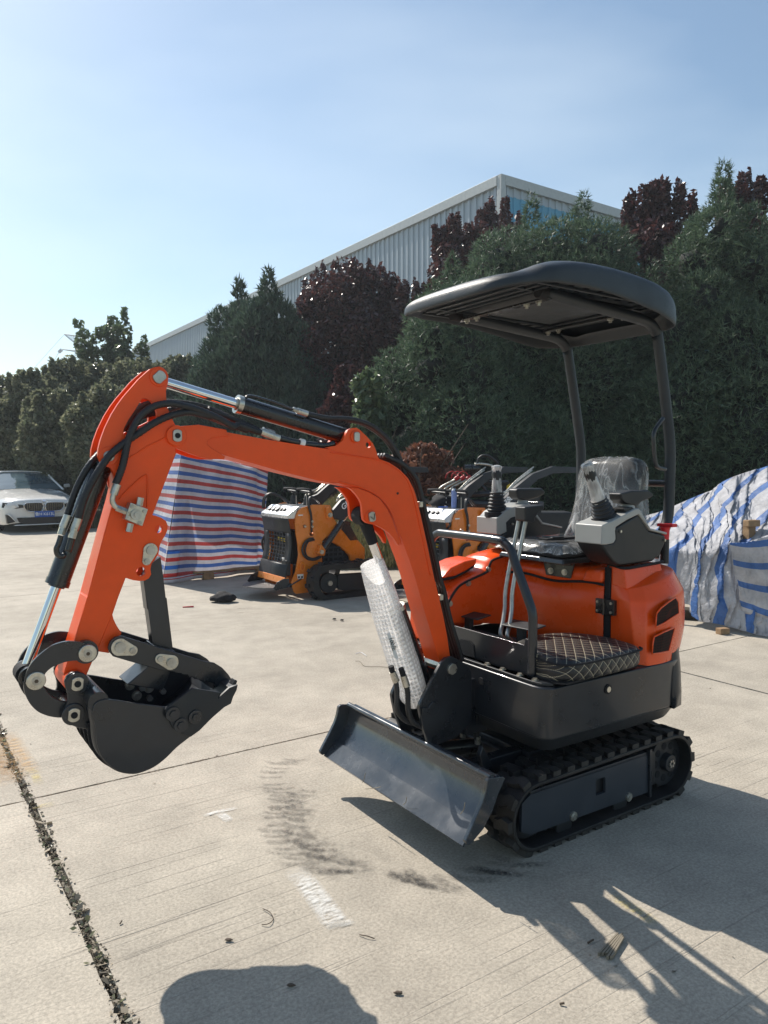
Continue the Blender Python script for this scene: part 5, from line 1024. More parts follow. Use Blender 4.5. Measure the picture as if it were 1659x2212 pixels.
for k in range(700):
    X = rng.uniform(-2.3, 2.03); p = gw(X, -1.155 + rng.normal(0, .006)); pts.append((p.x, p.y, rng.uniform(-.01, .003))); sz.append(rng.uniform(.003, .009))
for k in range(420):
    X, Y = rng.uniform(-4, 4), rng.uniform(-6, 2.2); p = gw(X, Y); pts.append((p.x, p.y, .003)); sz.append(abs(rng.normal(0, .003)) + .0018)
litter('fine_debris', pts, np.array(sz), 'litter', 'fine grit and leaf crumbs scattered over the concrete', .3)
def twig(pts, r, label, mat='litter', cat='twig'):
    o = MB().tube([(p[0], p[1], z) for p, z in pts], r, 6, 4).build(cat.replace(' ', '_'), mat, smooth='all'); return tag(o, label=label, category=cat)
def lump(name, c, r, mat, seed, **k):
    bm = bmesh.new(); bmesh.ops.create_icosphere(bm, subdivisions=3, radius=1)
    for v_ in bm.verts:
        n1 = noise.noise(v_.co * 1.6 + Vector((seed, 0, 0))) + .5 * noise.noise(v_.co * 4 + Vector((0, seed, 0))); f = 1 + .38 * n1
        v_.co = Vector((v_.co.x * r[0] * f, v_.co.y * r[1] * f, max(-r[2] * .45, v_.co.z * r[2] * f)))
    me = bpy.data.meshes.new(name); bm.to_mesh(me); bm.free(); me.shade_smooth(); me.materials.append(M[mat]); o = bpy.data.objects.new(name, me); link(o, k.pop('parent', None)); o.location = c; return tag(o, **k)
def gp(l_): return [((p[0], p[1]), .004 + .004 * (i % 2)) for i, p in enumerate(l_)]
twig(gp([(-0.413,2.438),(-0.385,2.412),(-0.369,2.38),(-0.379,2.349),(-0.402,2.349)]), .0014, 'curled thin twig lying near the bottom shadow on concrete', 'bark')
twig(gp([(-0.079,2.297),(-0.053,2.284),(-0.03,2.277)]), .0016, 'short dark twig right of the chalk mark', 'bark')
twig(gp([(-0.87,2.353),(-0.867,2.365)]), .0025, 'tiny bent twig on open concrete at lower left', 'bark')
twig(gp([(0.644,2.256),(0.666,2.267)]), .003, 'short dark stick in the shade left of the palm stalk', 'bark')
twig(gp([(0.492,1.989),(0.505,1.987)]), .003, 'dark crumb of bark on the sunlit concrete at bottom right', 'bark')
twig(gp([(-2.181,7.941),(-2.067,7.962)]), .009, 'rusty flat stick on the concrete left of the black rag', 'redcap', 'stick')
twig(gp([(-0.231,5.921),(-0.187,5.951),(-0.14,5.848)]) , .002, 'white wire offcut on the concrete left of the wrapped cylinder', 'textwhite', 'wire')
twig(gp([(-0.222,5.692),(-0.185,5.665),(-0.146,5.544),(-0.041,5.518),(0.049,5.505)]), .0018, 'long pale string lying behind the blade', 'litter', 'string')
for lp, lb in (([(0.027,2.035),(0.039,2.037),(0.053,2.028),(0.044,2.022)], 'crumpled dark dry leaf on bare concrete beside the shadow'), ([(-0.503,2.274),(-0.492,2.277),(-0.486,2.265),(-0.496,2.261)], 'small curled black leaf left of the bottom shadow'), ([(-0.282,2.065),(-0.271,2.072),(-0.254,2.061),(-0.272,2.051)], 'dark folded leaf at the hole in the bottom shadow')):
    lump('leaf', (sum(p[0] for p in lp) / 4, sum(p[1] for p in lp) / 4, .006), (.012, .006, .004), 'bark', len(lb), label=lb, category='leaf')
# broken palm stalk
PS = empty('palm_stalk', (*[(0.717,2.237)][0], 0), label='splintered grey dry stalk lying across the strip of sunlight', category='plant stalk')
e0, e1 = [Vector((*p, 0)) for p in [(0.676,2.183),(0.763,2.289)]]; d = (e1 - e0); loc0 = Vector((*[(0.717,2.237)][0], 0))
for k in range(5):
    o_ = Vector((d.y, -d.x, 0)).normalized() * (k - 2) * .009; a_ = e0 + o_ + d * .05 * (k % 3) - loc0; b_ = e1 + o_ * .6 - d * .06 * ((k + 1) % 3) - loc0
    MB().hexa([a_ + Vector((-.004, 0, .003)), a_ + Vector((.004, 0, .003)), b_ + Vector((.003, 0, .006)), b_ + Vector((-.003, 0, .006)), a_ + Vector((-.004, 0, .014)), a_ + Vector((.004, 0, .014)), b_ + Vector((.003, 0, .016)), b_ + Vector((-.003, 0, .016))]).build('fibre', 'litter', PS)
# straw caught on the blade
def blade_straw(px, lb):
    o = MB().tube(px, .0014, 5, 3).build('straw', 'litter', smooth='all'); o.location = (0, 0, 0); o.matrix_world = EX.matrix_world @ Matrix(); o.location = OX; o.rotation_euler = (0, 0, GRID_RZ); tag(o, label=lb, category='straw')
blade_straw([(0.885,-0.114,0.149),(0.885,-0.047,0.176),(0.885,0.009,0.203)], 'longest pale straw caught on the blade edge')
blade_straw([(0.885,-0.109,0.22),(0.885,-0.118,0.191),(0.885,-0.133,0.17)], 'bent straw on the blade near its far end')
blade_straw([(0.86,0.154,0.208),(0.86,0.149,0.186),(0.86,0.132,0.169)], 'curved straw on the middle of the blade')
blade_straw([(0.86,0.507,0.321),(0.86,0.501,0.294),(0.86,0.483,0.27)], 'thin straw on the blade near its near end plate')
rg = [(-1.818,8.284)][0]
lump('rag', (rg[0], rg[1], .045), (.13, .10, .065), 'cloth', 4, label='crumpled black rag lying alone on the concrete by the striped cover', category='rag')
for lp, lb in (([(26.236,-123.745)][0:1] and [(-0.494,7.277)][0], 'small black chip on the concrete under the boom'), ([(-0.415,7.224)][0], 'smaller black chip beside the other one under the boom')):
    lump('stone', (lp[0], lp[1], .012), (.017, .014, .009), 'cloth', 5, label=lb, category='stone')

# ================================================================ mini skid-steer loader (two of them)
def skid(loc, first=True):
    S = empty('skid_steer', loc, GRID_RZ)
    Yn, Yf = .20, -.54; Xp = .33
    side = [(0.235,0.981),(0.22,1.012),(0.196,1.035),(0.164,1.056),(0.12,1.064),(0.021,1.087),(-0.204,1.075),(-0.217,1.053),(-0.26,0.957),(-0.258,0.912),(-0.306,0.84),(-0.1,0.66),(-0.094,0.591),(-0.089,0.343),(-0.074,0.07),(0.247,0.064),(0.277,0.088),(0.311,0.203),(0.256,0.32),(0.233,0.426),(0.215,0.512),(0.226,0.649),(0.247,0.766),(0.256,0.864),(0.251,0.931)]
    for nm, y in (('near_side_plate', Yn), ('far_side_plate', Yf)):
        pl_ = MB().prism(side, y - .008, y + .008, holes=[circ(*[(0.046,0.894)][0], .013, 10), circ(*[(0.042,0.833)][0], .014, 10), circ(*[(0.043,0.752)][0], .030, 14), circ(*[(0.135,0.839)][0], .022, 14)]).build('side_plate', 'amber', S, smooth=True)
    ring = [(0.173,0.434),(0.143,0.417),(0.136,0.382),(0.144,0.334),(0.166,0.314),(0.195,0.323),(0.209,0.349),(0.209,0.407),(0.194,0.43)]; hol = [(0.173,0.407),(0.158,0.389),(0.16,0.345),(0.18,0.337),(0.191,0.357),(0.188,0.396)]
    MB().prism(ring, .21, .228, holes=[hol]).build('tie_down_ring', 'amber', S, smooth=True)
    stk = [(0.236,0.21,0.289),(0.155,0.21,0.289),(0.151,0.21,0.235),(0.231,0.21,0.236)]; MB().add([(p[0], .2095, p[2]) for p in stk], [(0, 1, 2, 3)]).build('sticker', 'white', S)
    for q in [(0.213,0.21,0.255),(0.173,0.21,0.254)]: MB().box((q[0] - .012, .2098, q[2] - .012), (q[0] + .012, .2102, q[2] + .012)).build('sticker_print', 'ink', S)
    stk = [(0.218,0.21,0.977),(0.155,0.21,0.976),(0.155,0.21,0.964),(0.216,0.21,0.962)]; MB().add([(p[0], .2095, p[2]) for p in stk], [(0, 1, 2, 3)]).build('sticker', 'white', S)
    # rear panel with the grille
    pz = [(.33, 1.02), (.345, .96), (.325, .90), (.30, .74), (.295, .60), (.32, .45), (.36, .36), (.375, .25), (.375, .23)]
    px_ = ring_path(pz, 4)
    y0, y1 = Yf + .012, Yn - .012
    # the grille opening is left out of the sheet and filled with real bars
    gy0, gy1, gz0, gz1 = -.40, .045, .41, .76
    def row(z0, z1, ya, yb, mat, name, par=S):
        seg = [(x, z) for x, z in px_ if z0 - 1e-3 <= z <= z1 + 1e-3]; rows = [[(x, ya, z), (x, yb, z)] for x, z in seg]; return MB().grid(rows).build(name, mat, par, smooth='all', solid=.006)
    def xz(z):
        for (xa, za), (xb, zb) in zip(px_, px_[1:]):
            if zb <= z <= za: return xa + (xb - xa) * (za - z) / max(1e-6, za - zb)
        return px_[-1][0]
    def sheet(z0, z1, ya, yb, name='rear_panel'):
        zz = [z0 + (z1 - z0) * k / 8 for k in range(9)]; return MB().grid([[(xz(z), ya, z), (xz(z), yb, z)] for z in zz]).build(name, 'darkflat', S, smooth='all', solid=.006)
    PN = sheet(gz1, .93, y0, y1); sheet(.245, gz0, y0, y1); sheet(gz0, gz1, y0, gy0); sheet(gz0, gz1, gy1, y1)
    for k in range(7):
        y = gy0 + (gy1 - gy0) * k / 6; cut = .05 if k in (0, 6) else 0
        MB().tube([(xz(z), y, z) for z in (gz0 + cut, .5, .6, .7, gz1 - cut)], .0065, 6).build('grille_bar', 'dark', S)
    for k in range(9):
        z = gz0 + (gz1 - gz0) * k / 8; cut = .05 if k in (0, 8) else 0
        MB().tube([(xz(z), gy0 + cut, z), (xz(z), gy1 - cut, z)], .0065, 6).build('grille_bar', 'dark', S)
    MB().box((.10, gy0 - .02, gz0 - .02), (.22, gy1 + .02, gz1 + .02)).build('radiator', 'cloth', S)
    MB().hexa([(.24, -.27, .655), (.24, -.05, .64), (.235, -.05, .68), (.235, -.27, .69), (.25, -.27, .655), (.25, -.05, .64), (.245, -.05, .68), (.245, -.27, .69)]).build('engine_badge', 'yellow', S)
    mb = MB().box((.285, .02, .27), (.345, .15, .45)).build('tool_box', 'plastic', S, bevel=.015, seg=3); MB().box((.340, .05, .46), (.350, .10, .48)).build('sticker', 'white', mb)
    # aluminium dash with gauges
    D_ = MB().hexa([(.345, y0, .93), (.345, y1, .93), (.25, y1, .93), (.25, y0, .93), (.345, y0, .97), (.345, y1, .97), (.20, y1, 1.07), (.20, y0, 1.07)]).build('dash', 'aluminium', S, bevel=.006)
    MB().hexa([(.20, y0, 1.0), (.20, y1, 1.0), (-.10, y1, 1.0), (-.10, y0, 1.0), (.20, y0, 1.068), (.20, y1, 1.068), (-.10, y1, 1.075), (-.10, y0, 1.075)]).build('top_cover', 'aluminium', S, bevel=.006)
    dn = Vector((.568, 0, .823)); dn = Vector((.10, 0, .145)).normalized()
    for k, y in enumerate((-.40, -.30, -.20, -.10, -.02)):
        c = Vector((.272, y, 1.022)); g_ = MB().cyl(c - dn * .01, c + dn * .016, .036 if k < 3 else .024, seg=20).build('gauge', 'plastic', D_, smooth=True)
        if k < 3: MB().cyl(c + dn * .014, c + dn * .0175, .029, seg=20).build('gauge_face', 'white' if k else 'aluminium', g_, smooth=True)
    # levers with rubber boots and grab bars
    for y in (-.33, .02):
        path = [(-.0, y, 1.075 + k * .008) for k in range(14)]; rr = [(.055 - k * .0022) * (1.08 if k % 2 else .92) for k in range(14)]
        MB().tube(path, rr, 16).build('bellows', 'hose', S, smooth='all'); MB().cyl((0, y, 1.17), (0, y, 1.235), .012, seg=10).build('lever', 'plastic', S)
        MB().cyl((0, y - .14, 1.235), (0, y + .14, 1.225), .016, seg=10).build('lever_grip', 'plastic', S, smooth=True)
        MB().tube([(.03, y - .15, 1.215), (.05, y - .15, 1.26), (.05, y + .16, 1.26), (.03, y + .16, 1.215)], .016, 10, 2).build('grab_bar', 'cloth', S, smooth='all')
    for y in (-.14, .12): MB().cyl((.06, y, 1.07), (.06, y, 1.19), .005, seg=8).build('switch_lever', 'steel', S); 
    for y in (-.14,): MB().cyl((.06, y, 1.185), (.06, y, 1.215), .013, .015, 12).build('lever_knob', 'plastic', S, smooth=True)
    # hoses looping out of the top
    for dy in (0, .035):
        MB().tube([(.02, Yf + .12 + dy, 1.08), (.10, Yf + .02 + dy, 1.16), (.20, Yf - .03 + dy, 1.20), (.27, Yf - .06 + dy, 1.14), (.28, Yf - .07 + dy, 1.02)], .013, 8, 5, wob=.05).build('hydraulic_hose', 'hose', S, smooth='all')
        MB().tube([(-.12, .12 + dy, 1.09), (-.02, .16 + dy, 1.16), (.06, .20 + dy * .5, 1.17), (.09, .225 + dy * .3, 1.08), (.06, .23, .96), (.05, .22, .84 - dy * 2)], .013, 8, 5, wob=.05).build('hydraulic_hose', 'hose', S, smooth='all')
    MB().tube([(0.037,0.235,0.698),(0.108,0.235,0.684),(0.158,0.235,0.638),(0.18,0.235,0.572),(0.159,0.235,0.507),(0.099,0.235,0.459),(0.011,0.235,0.448),(-0.068,0.235,0.477)], .013, 8, 5, wob=.05).build('hydraulic_hose', 'hose', S, smooth='all')
    MB().tube([(0.015,0.225,0.678),(0.092,0.225,0.663),(0.131,0.225,0.607),(0.137,0.225,0.539),(0.104,0.225,0.483),(0.027,0.225,0.458),(-0.051,0.225,0.482)], .011, 8, 5, wob=.05).build('hydraulic_hose', 'hose', S, smooth='all')
    MB().tube([(.26, Yf - .03, .70), (.30, Yf - .05, .62), (.29, Yf - .05, .52), (.25, Yf - .03, .45)], .013, 8, 5, wob=.05).build('hydraulic_hose', 'hose', S, smooth='all')
    for q in [(0.143,0.215,0.84),(0.05,0.215,0.895),(0.05,0.215,0.834)]: MB().cyl((q[0], .205, q[2]), (q[0], .245, q[2]), .013, seg=8).build('hose_fitting', 'zinc', S)
    # pivots, cylinder and lift arm
    MB().prism([(-0.032,0.616),(-0.058,0.621),(-0.105,0.557),(-0.104,0.518),(-0.087,0.484),(-0.037,0.502),(0.002,0.52),(-0.026,0.572)], .20, .275).build('cylinder_mount', 'amber', S, bevel=.008)
    q = [(-0.052,0.537)][0]; MB().cyl((q[0], .274, q[1]), (q[0], .285, q[1]), .026, seg=18).cyl((q[0], .283, q[1]), (q[0], .29, q[1]), .013, seg=8).build('pin', 'zinc', S, smooth=True)
    q = [(-0.18,0.962)][0]; MB().prism([(-0.13,1.047),(-0.175,1.056),(-0.229,0.965),(-0.226,0.916),(-0.174,0.908),(-0.141,0.929)], .20, .25).build('arm_pivot_mount', 'amber', S, bevel=.006); MB().cyl((q[0], .249, q[1]), (q[0], .262, q[1]), .028, seg=18).cyl((q[0], .260, q[1]), (q[0], .268, q[1]), .013, seg=8).build('pin', 'zinc', S, smooth=True)
    for y in (.235, Yf - .035):
        beam = [(-0.212,1.015),(-0.333,1.136),(-0.461,1.178),(-0.616,1.296),(-0.883,1.447),(-1.211,1.53),(-1.606,1.52),(-1.634,1.455),(-1.211,1.446),(-0.958,1.375),(-0.688,1.204),(-0.526,1.04),(-0.355,0.89),(-0.274,0.903),(-0.217,0.935)]
        bm_ = MB().prism(beam, y - .03, y + .03).build('lift_arm', 'darkflat', S, bevel=.008)
        for dz in (0, .035): MB().tube([(p[0], y + .01 + dz * .6, p[2] + .03 + dz) for p in [(-0.264,0.235,1.083),(-0.333,0.235,1.146),(-0.461,0.235,1.188),(-0.616,0.235,1.306),(-0.883,0.235,1.457)]], .009, 8, 3).build('arm_pipe', 'zinc', bm_, smooth='all')
        a_ = Vector((q[0] - .05, y, .60)); A0 = [(-0.069,0.533)][0]; A1 = [(-0.352,0.881)][0]; A2 = [(-0.516,1.036)][0]
        MB().cyl((A0[0], y, A0[1]), (A1[0], y, A1[1]), .038, seg=18).build('lift_cylinder', 'black', S, smooth=True, bevel=.003)
        MB().cyl((A1[0], y, A1[1]), (A2[0], y, A2[1]), .019, seg=16).build('lift_rod', 'chrome', S, smooth=True)
    if True:
        q = [(-0.412,0.268,1.1)][0]; tx = Vector((-math.cos(.62), 0, math.sin(.62))); nv = Vector((0, 1, 0)); mt = Matrix((tx, nv.cross(tx), nv)).transposed().to_4x4(); mt.translation = Vector((q[0] - .03, .267, q[2] + .015))
        text('arm_lettering', 'GH380', .092, 'textwhite', S, mt, .001, .12, .002)
    # rear body behind the plates, grille side, amber hood
    MB().prism([(-0.139,0.643),(-0.248,0.637),(-0.517,0.438),(-0.516,0.33),(-0.137,0.358)], -.48, .16).build('engine_bay', 'cloth', S)
    fr2 = MB()
    for k in range(5): fr2.tube([(-0.119,0.185,0.588),(-0.36,0.185,0.574)][0:1] and [(p[0], .17, p[2]) for p in [([(-0.148,0.17,1.341)][0][0], 0, .30 + .10 + k * .055)] * 1] + [(-.42, .17, .40 + k * .055)], .011, 6) if k < 4 else None
    fr2.build('side_grille', 'darkflat', S)
    for k in range(6): MB().cyl((-.07 - k * .065, .172, .38), (-.07 - k * .065, .172, .66 - k * .03), .009, seg=6).build('grille_bar', 'darkflat', S)
    MB().prism([(-0.312,0.839),(-0.37,0.781),(-0.618,0.631),(-0.709,0.534),(-0.709,0.394),(-0.498,0.363),(-0.48,0.456),(-0.346,0.576),(-0.219,0.643),(-0.151,0.707)], -.50, .19).build('hood', 'amber', S, bevel=.02, seg=3)
    MB().prism([(-0.364,0.908),(-0.493,0.862),(-0.493,0.812),(-0.6,0.643),(-0.493,0.639),(-0.376,0.777)], .165, .20).build('hood_bracket', 'dark', S, bevel=.004)
    MB().prism([(-0.132,0.442),(-0.541,0.383),(-0.589,0.297),(-0.12,0.302)], -.46, .14).build('chassis', 'amber', S, bevel=.01)
    # tracks
    for s_, yc in ((1, .36), (-1, -.70)):
        ol = [(-0.011,-0.006),(0.077,0.027),(0.136,0.11),(0.151,0.207),(0.129,0.311),(0.075,0.374),(-0.013,0.401),(-0.374,0.404),(-0.692,0.407),(-0.801,0.348),(-0.837,0.243),(-0.813,0.123),(-0.74,0.038),(-0.572,-0.002)]
        il = [(-0.033,0.05),(0.027,0.08),(0.076,0.162),(0.081,0.23),(0.053,0.305),(-0.013,0.343),(-0.385,0.344),(-0.692,0.351),(-0.752,0.271),(-0.752,0.149),(-0.667,0.075),(-0.513,0.059)]
        tb = MB().prism(ring_path(ol + [ol[0]], 4)[:-1], yc - .09, yc + .09, holes=[ring_path(il + [il[0]], 4)[:-1]]).build('track_belt', 'rubber', S, smooth=True)
        for k, (p, a) in enumerate(arc_resample(ring_path(ol + [ol[0]], 4)[:-1], .085)):
            a += math.pi; sg = -1; tx = Vector((math.cos(a), 0, math.sin(a))); nz_ = Vector((-math.sin(a), 0, math.cos(a))) * (1); ctr = Vector((-.25, 0, .2)); nz_ = nz_ if (Vector((p[0], 0, p[1])) - ctr).dot(nz_) > 0 else -nz_; ty = nz_.cross(tx)
            mt = Matrix((tx, ty, nz_)).transposed().to_4x4(); mt.translation = Vector((p[0], yc, p[1])); o = bpy.data.objects.new('tread_lug', LUG[k % 2]); COL.objects.link(o); o.parent = tb; o.matrix_local = mt
        q = [(-0.085,0.185)][0]; MB().cyl((q[0], yc - .03, q[1]), (q[0], yc + .03, q[1]), .115, seg=24).build('sprocket', 'darkflat', S, smooth=True); MB().cyl((q[0], yc + .03, q[1]), (q[0], yc + .06, q[1]), .03, seg=12).build('hub_bolt', 'zinc', S, smooth=True)
        MB().prism([(-0.191,0.273),(-0.271,0.271),(-0.657,0.261),(-0.681,0.091),(-0.281,0.078),(-0.191,0.106)], yc - .05, yc + .06).build('track_frame', 'darkflat', S, bevel=.005)
    # standing platform
    plat = [(.36, Yf + .02), (.36, Yn - .02)]; arc = [(.36 + .36 * math.sin(math.pi * k / 14) ** .6, (Yn - .02) + (Yf - Yn + .04) * k / 14) for k in range(15)]
    MB().prism(arc, .135, .147, axis='Z').build('platform', 'treadplate', S, smooth=True)
    for y in (Yn - .01, Yf + .01):
        MB().prism([(.50, .12), (.53, .15), (.48, .22), (.40, .25), (.33, .245), (.33, .15)], y - .006, y + .006).build('platform_bracket', 'dark', S, bevel=.004)
        MB().cyl((.36, y + .012, .15), (.18, y + .012, .235), .012, seg=10).build('gas_strut', 'black', S, smooth=True)
    MB().hexa([(.40, y0, .185), (.40, y1, .185), (.33, y1, .185), (.33, y0, .185), (.385, y0, .26), (.385, y1, .26), (.33, y1, .26), (.33, y0, .26)]).build('rear_lip', 'amber', S, bevel=.008)
    # loader front: mast plates and quick hitch seen above the dash
    MB().box((-1.15, -.52, 1.02), (-1.05, .18, 1.12)).build('arm_crossbeam', 'dark', S, bevel=.01)
    return S
O2 = Vector((-.9206, 8.7547, 0))
SK1 = skid(O2); tag(SK1, 'orange mini skid-steer loader with grey rear grille beside the red and blue striped cover', 'skid steer', group='mini skid-steer loaders parked in a row')
SK2 = copy_tree(SK1); SK2.location = (.82, 8.15, 0); tag(SK2, 'orange mini skid-steer loader seen just behind the excavator, tools lying on its dash', 'skid steer')
# hoists on the further loader: coupler pipes with red caps, grapple
def on2(X, Y, Z):
    c, s_ = math.cos(GRID_RZ), math.sin(GRID_RZ); return Vector((.82 + X * c - Y * s_, 8.15 + X * s_ + Y * c, Z))
def sit(o, p, rz=GRID_RZ): o.location = p; o.rotation_euler = (0, 0, rz); return o
CAN2 = empty('spray_can', on2(.06, .00, 1.075), 0, label='pale blue spray can standing on the dash of the further skid steer', category='spray can')
MB().cyl((0, 0, 0), (0, 0, .19), .030, seg=20).build('can_body', 'blue_can', CAN2, smooth=True); MB().cyl((0, 0, .19), (0, 0, .21), .030, .017, 20).build('can_shoulder', 'aluminium', CAN2, smooth=True); MB().cyl((0, 0, .21), (0, 0, .24), .014, .011, 14).build('nozzle', 'plastic', CAN2, smooth=True)
lump('work_gloves', on2(.03, -.24, 1.13), (.14, .12, .085), 'cloth', 9, label='heap of black work gloves on the further skid steer dash', category='gloves')
PN_ = empty('marker_pen', on2(.19, -.02, 1.078), GRID_RZ + 1.5, label='blue marker pen lying on the dash of the further skid steer', category='pen')
MB().cyl((0, -.07, .008), (0, .05, .008), .007, seg=10).build('pen_body', 'plate', PN_, smooth=True); MB().cyl((0, .05, .008), (0, .08, .008), .0075, seg=10).build('pen_cap', 'plastic', PN_, smooth=True)
# hydraulic grapple standing in front of the further loader
GP = empty('grapple_attachment', (1.9, 9.3, 0), 0, label='black grapple attachment with red-capped hose couplers behind the further skid steer', category='loader attachment')
def gl(p): return Vector(p) - Vector((1.9, 9.3, 0))
def W9(l_): return [gl(p) for p in l_]
for off in (0, .12, .24):
    pth = W9([(p[0] + off * .6, p[1], p[2]) for p in [(0.644,9.2,1.2),(0.712,9.2,1.274),(0.78,9.2,1.314),(0.848,9.2,1.348),(0.883,9.2,1.371)]])
    MB().tube(pth, .014, 8, 4).build('coupler_pipe', 'zinc', GP, smooth='all'); e = pth[-1]
    c_ = MB().cyl(e, e + Vector((.05, 0, .04)), .026, seg=12).build('coupler_cap', 'redcap', GP, smooth=True)
    MB().tube([e + Vector((.02, 0, .05)), e + Vector((-.03, 0, .10)), e + Vector((-.10, 0, .07)), e + Vector((-.12, 0, .01))], .007, 6, 4).build('cap_leash', 'redcap', c_, smooth='all')
for a, b, r_ in (((1.041,9.3,1.496), (1.078,9.3,1.162), .035), ((1.122,9.3,1.496), (1.159,9.3,1.162), .035), ((1.088,9.3,1.462), (1.321,9.3,1.185), .025), ((1.031,9.3,1.323), (1.55,9.3,1.335), .03), ((0.824,9.3,1.162), (1.574,9.3,1.208), .045), ((0.975,9.3,1.069), (1.553,9.3,1.046), .06)):
    p0, p1 = gl(a), gl(b); MB().cyl(p0, p1, r_, seg=10).build('grapple_bar', 'dark', GP, smooth=True)
for q in ((1.049,9.25,1.505), (1.133,9.25,1.505)): MB().cyl(gl(q) + Vector((-.05, -.03, 0)), gl(q) + Vector((.05, -.03, 0)), .05, seg=18).build('grapple_knuckle', 'black', GP, smooth=True)
MB().tube(W9([(1.127,9.2,1.559),(1.178,9.2,1.565),(1.281,9.2,1.553),(1.349,9.2,1.536)]), .016, 8, 4).build('hose_fitting', 'zinc', GP, smooth='all')
MB().tube(W9([(1.161,9.2,1.576),(1.177,9.2,1.633),(1.234,9.2,1.667),(1.303,9.2,1.656),(1.371,9.2,1.61),(1.417,9.2,1.565)]), .016, 8, 4, wob=.05).build('hydraulic_hose', 'hose', GP, smooth='all')
MB().tube(W9([(1.161,9.2,1.53),(1.224,9.2,1.474),(1.259,9.2,1.417),(1.305,9.2,1.348)]), .016, 8, 4, wob=.05).build('hydraulic_hose', 'hose', GP, smooth='all')
pl4 = W9([(0.898,9.35,1.206),(1.072,9.35,1.247),(1.078,9.35,1.206),(1.084,9.35,1.137),(0.91,9.35,1.131)]); MB().add(pl4, [tuple(range(5))]).build('grapple_plate', 'aluminium', GP, solid=.02)
pl4 = W9([(1.257,9.35,1.334),(1.57,9.35,1.357),(1.594,9.35,1.299),(1.536,9.35,1.206),(1.281,9.35,1.265)]); MB().add(pl4, [tuple(range(5))]).build('grapple_plate', 'darkflat', GP, solid=.02)
pl4 = W9([(1.541,9.3,1.289),(1.583,9.3,1.318),(1.583,9.3,1.266),(1.542,9.3,1.225)]); MB().add(pl4, [tuple(range(4))]).build('warning_sticker', 'yellow', GP, solid=.004)
pl4 = W9([(1.827,9.35,1.148),(1.967,9.35,1.154),(1.993,9.35,0.927),(1.912,9.35,0.904),(1.863,9.35,1.067)]); MB().add(pl4, [tuple(range(5))]).build('grapple_plate', 'darkflat', GP, solid=.02)
MB().box(gl((1.2, 9.38, 0)), gl((2.4, 9.8, .95))).build('grapple_frame', 'darkflat', GP, bevel=.02)
for (x0, x1) in ((.25, 1.25), (2.6, 3.1)): pass

# ================================================================ striped cover over a stacked pallet load
def cover_pt():
    pass
base = [(-3.104,9.62,0.154), (-2.908,9.6,-0.001), (-2.515,9.95,0.012), (-2.139,10.3,0.019), (-1.86,10.62,0.014), (-1.819,10.85,0.009)]
topz = [(-2.645,9.62,1.735), (-2.627,9.62,1.7), (-2.368,9.95,1.645), (-2.12,10.3,1.599), (-1.824,10.62,1.524), (-1.71,10.9,1.465)]
def lerp3(a, b, t): return tuple(a[i] + (b[i] - a[i]) * t for i in range(3))
def samp(line, t):
    f = t * (len(line) - 1); k = min(int(f), len(line) - 2); return lerp3(line[k], line[k + 1], f - k)
rows = []; uvs = []
NS, NTT = 90, 60
for j in range(NTT + 1):
    t = j / NTT; r_ = []; ur = []
    for i in range(NS + 1):
        s = i / NS; a = samp(base[1:], s); b = samp(topz[1:], s); p = Vector(lerp3(a, b, t))
        fold = .035 * math.sin(s * 19 + 1.5 * math.sin(t * 2)) * (1 - t * .6) + .03 * noise.noise(Vector((s * 7, t * 3, 0))) + .012 * noise.noise(Vector((s * 22, t * 9, 5)))
        p += Vector((.55, -.83, 0)) * fold; r_.append(p); ur.append((s * 4, (.02 + t * 1.66 + s * .08 + .012 * noise.noise(Vector((s * 5, t * 2, 9)))) * 4.95))
    rows.append(r_); uvs.append(ur)
TC = empty('striped_cover', (-2.4, 10.2, 0), 0, label='red, white and blue striped tarp draped over a tall load', category='tarp')
def loc_rows(rr, o): return [[Vector(p) - o for p in r_] for r_ in rr]
TO = Vector((-2.4, 10.2, 0))
MB().grid(loc_rows(rows, TO), uv=uvs).build('front_drape', 'tarp3', TC, smooth='all')
def on_drape(s, t, off=.012):
    a = samp(base[1:], s); b = samp(topz[1:], s); p = Vector(lerp3(a, b, t)); fold = .035 * math.sin(s * 19 + 1.5 * math.sin(t * 2)) * (1 - t * .6) + .03 * noise.noise(Vector((s * 7, t * 3, 0))) + .012 * noise.noise(Vector((s * 22, t * 9, 5)))
    return p + Vector((.55, -.83, 0)) * (fold + off) - TO
MB().grid([[on_drape(i / 60, j * .0225) for i in range(61)] for j in range(3)]).build('hem', 'hemcloth', TC, smooth='all', solid=.003)
MB().tube([on_drape(i / 60, .034, .018) for i in range(61)], .006, 6).build('hem_cord', 'redcap', TC, smooth='all')
MB().grid([[on_drape(.005 + i * .012, .05 + j * .02, .016) for i in range(8)] for j in range(11)], uv=[[(i * .1, (.05 + j * .02) * 8.2 + .1) for i in range(8)] for j in range(11)]).build('repair_patch', 'tarp_new', TC, smooth='all', solid=.003)
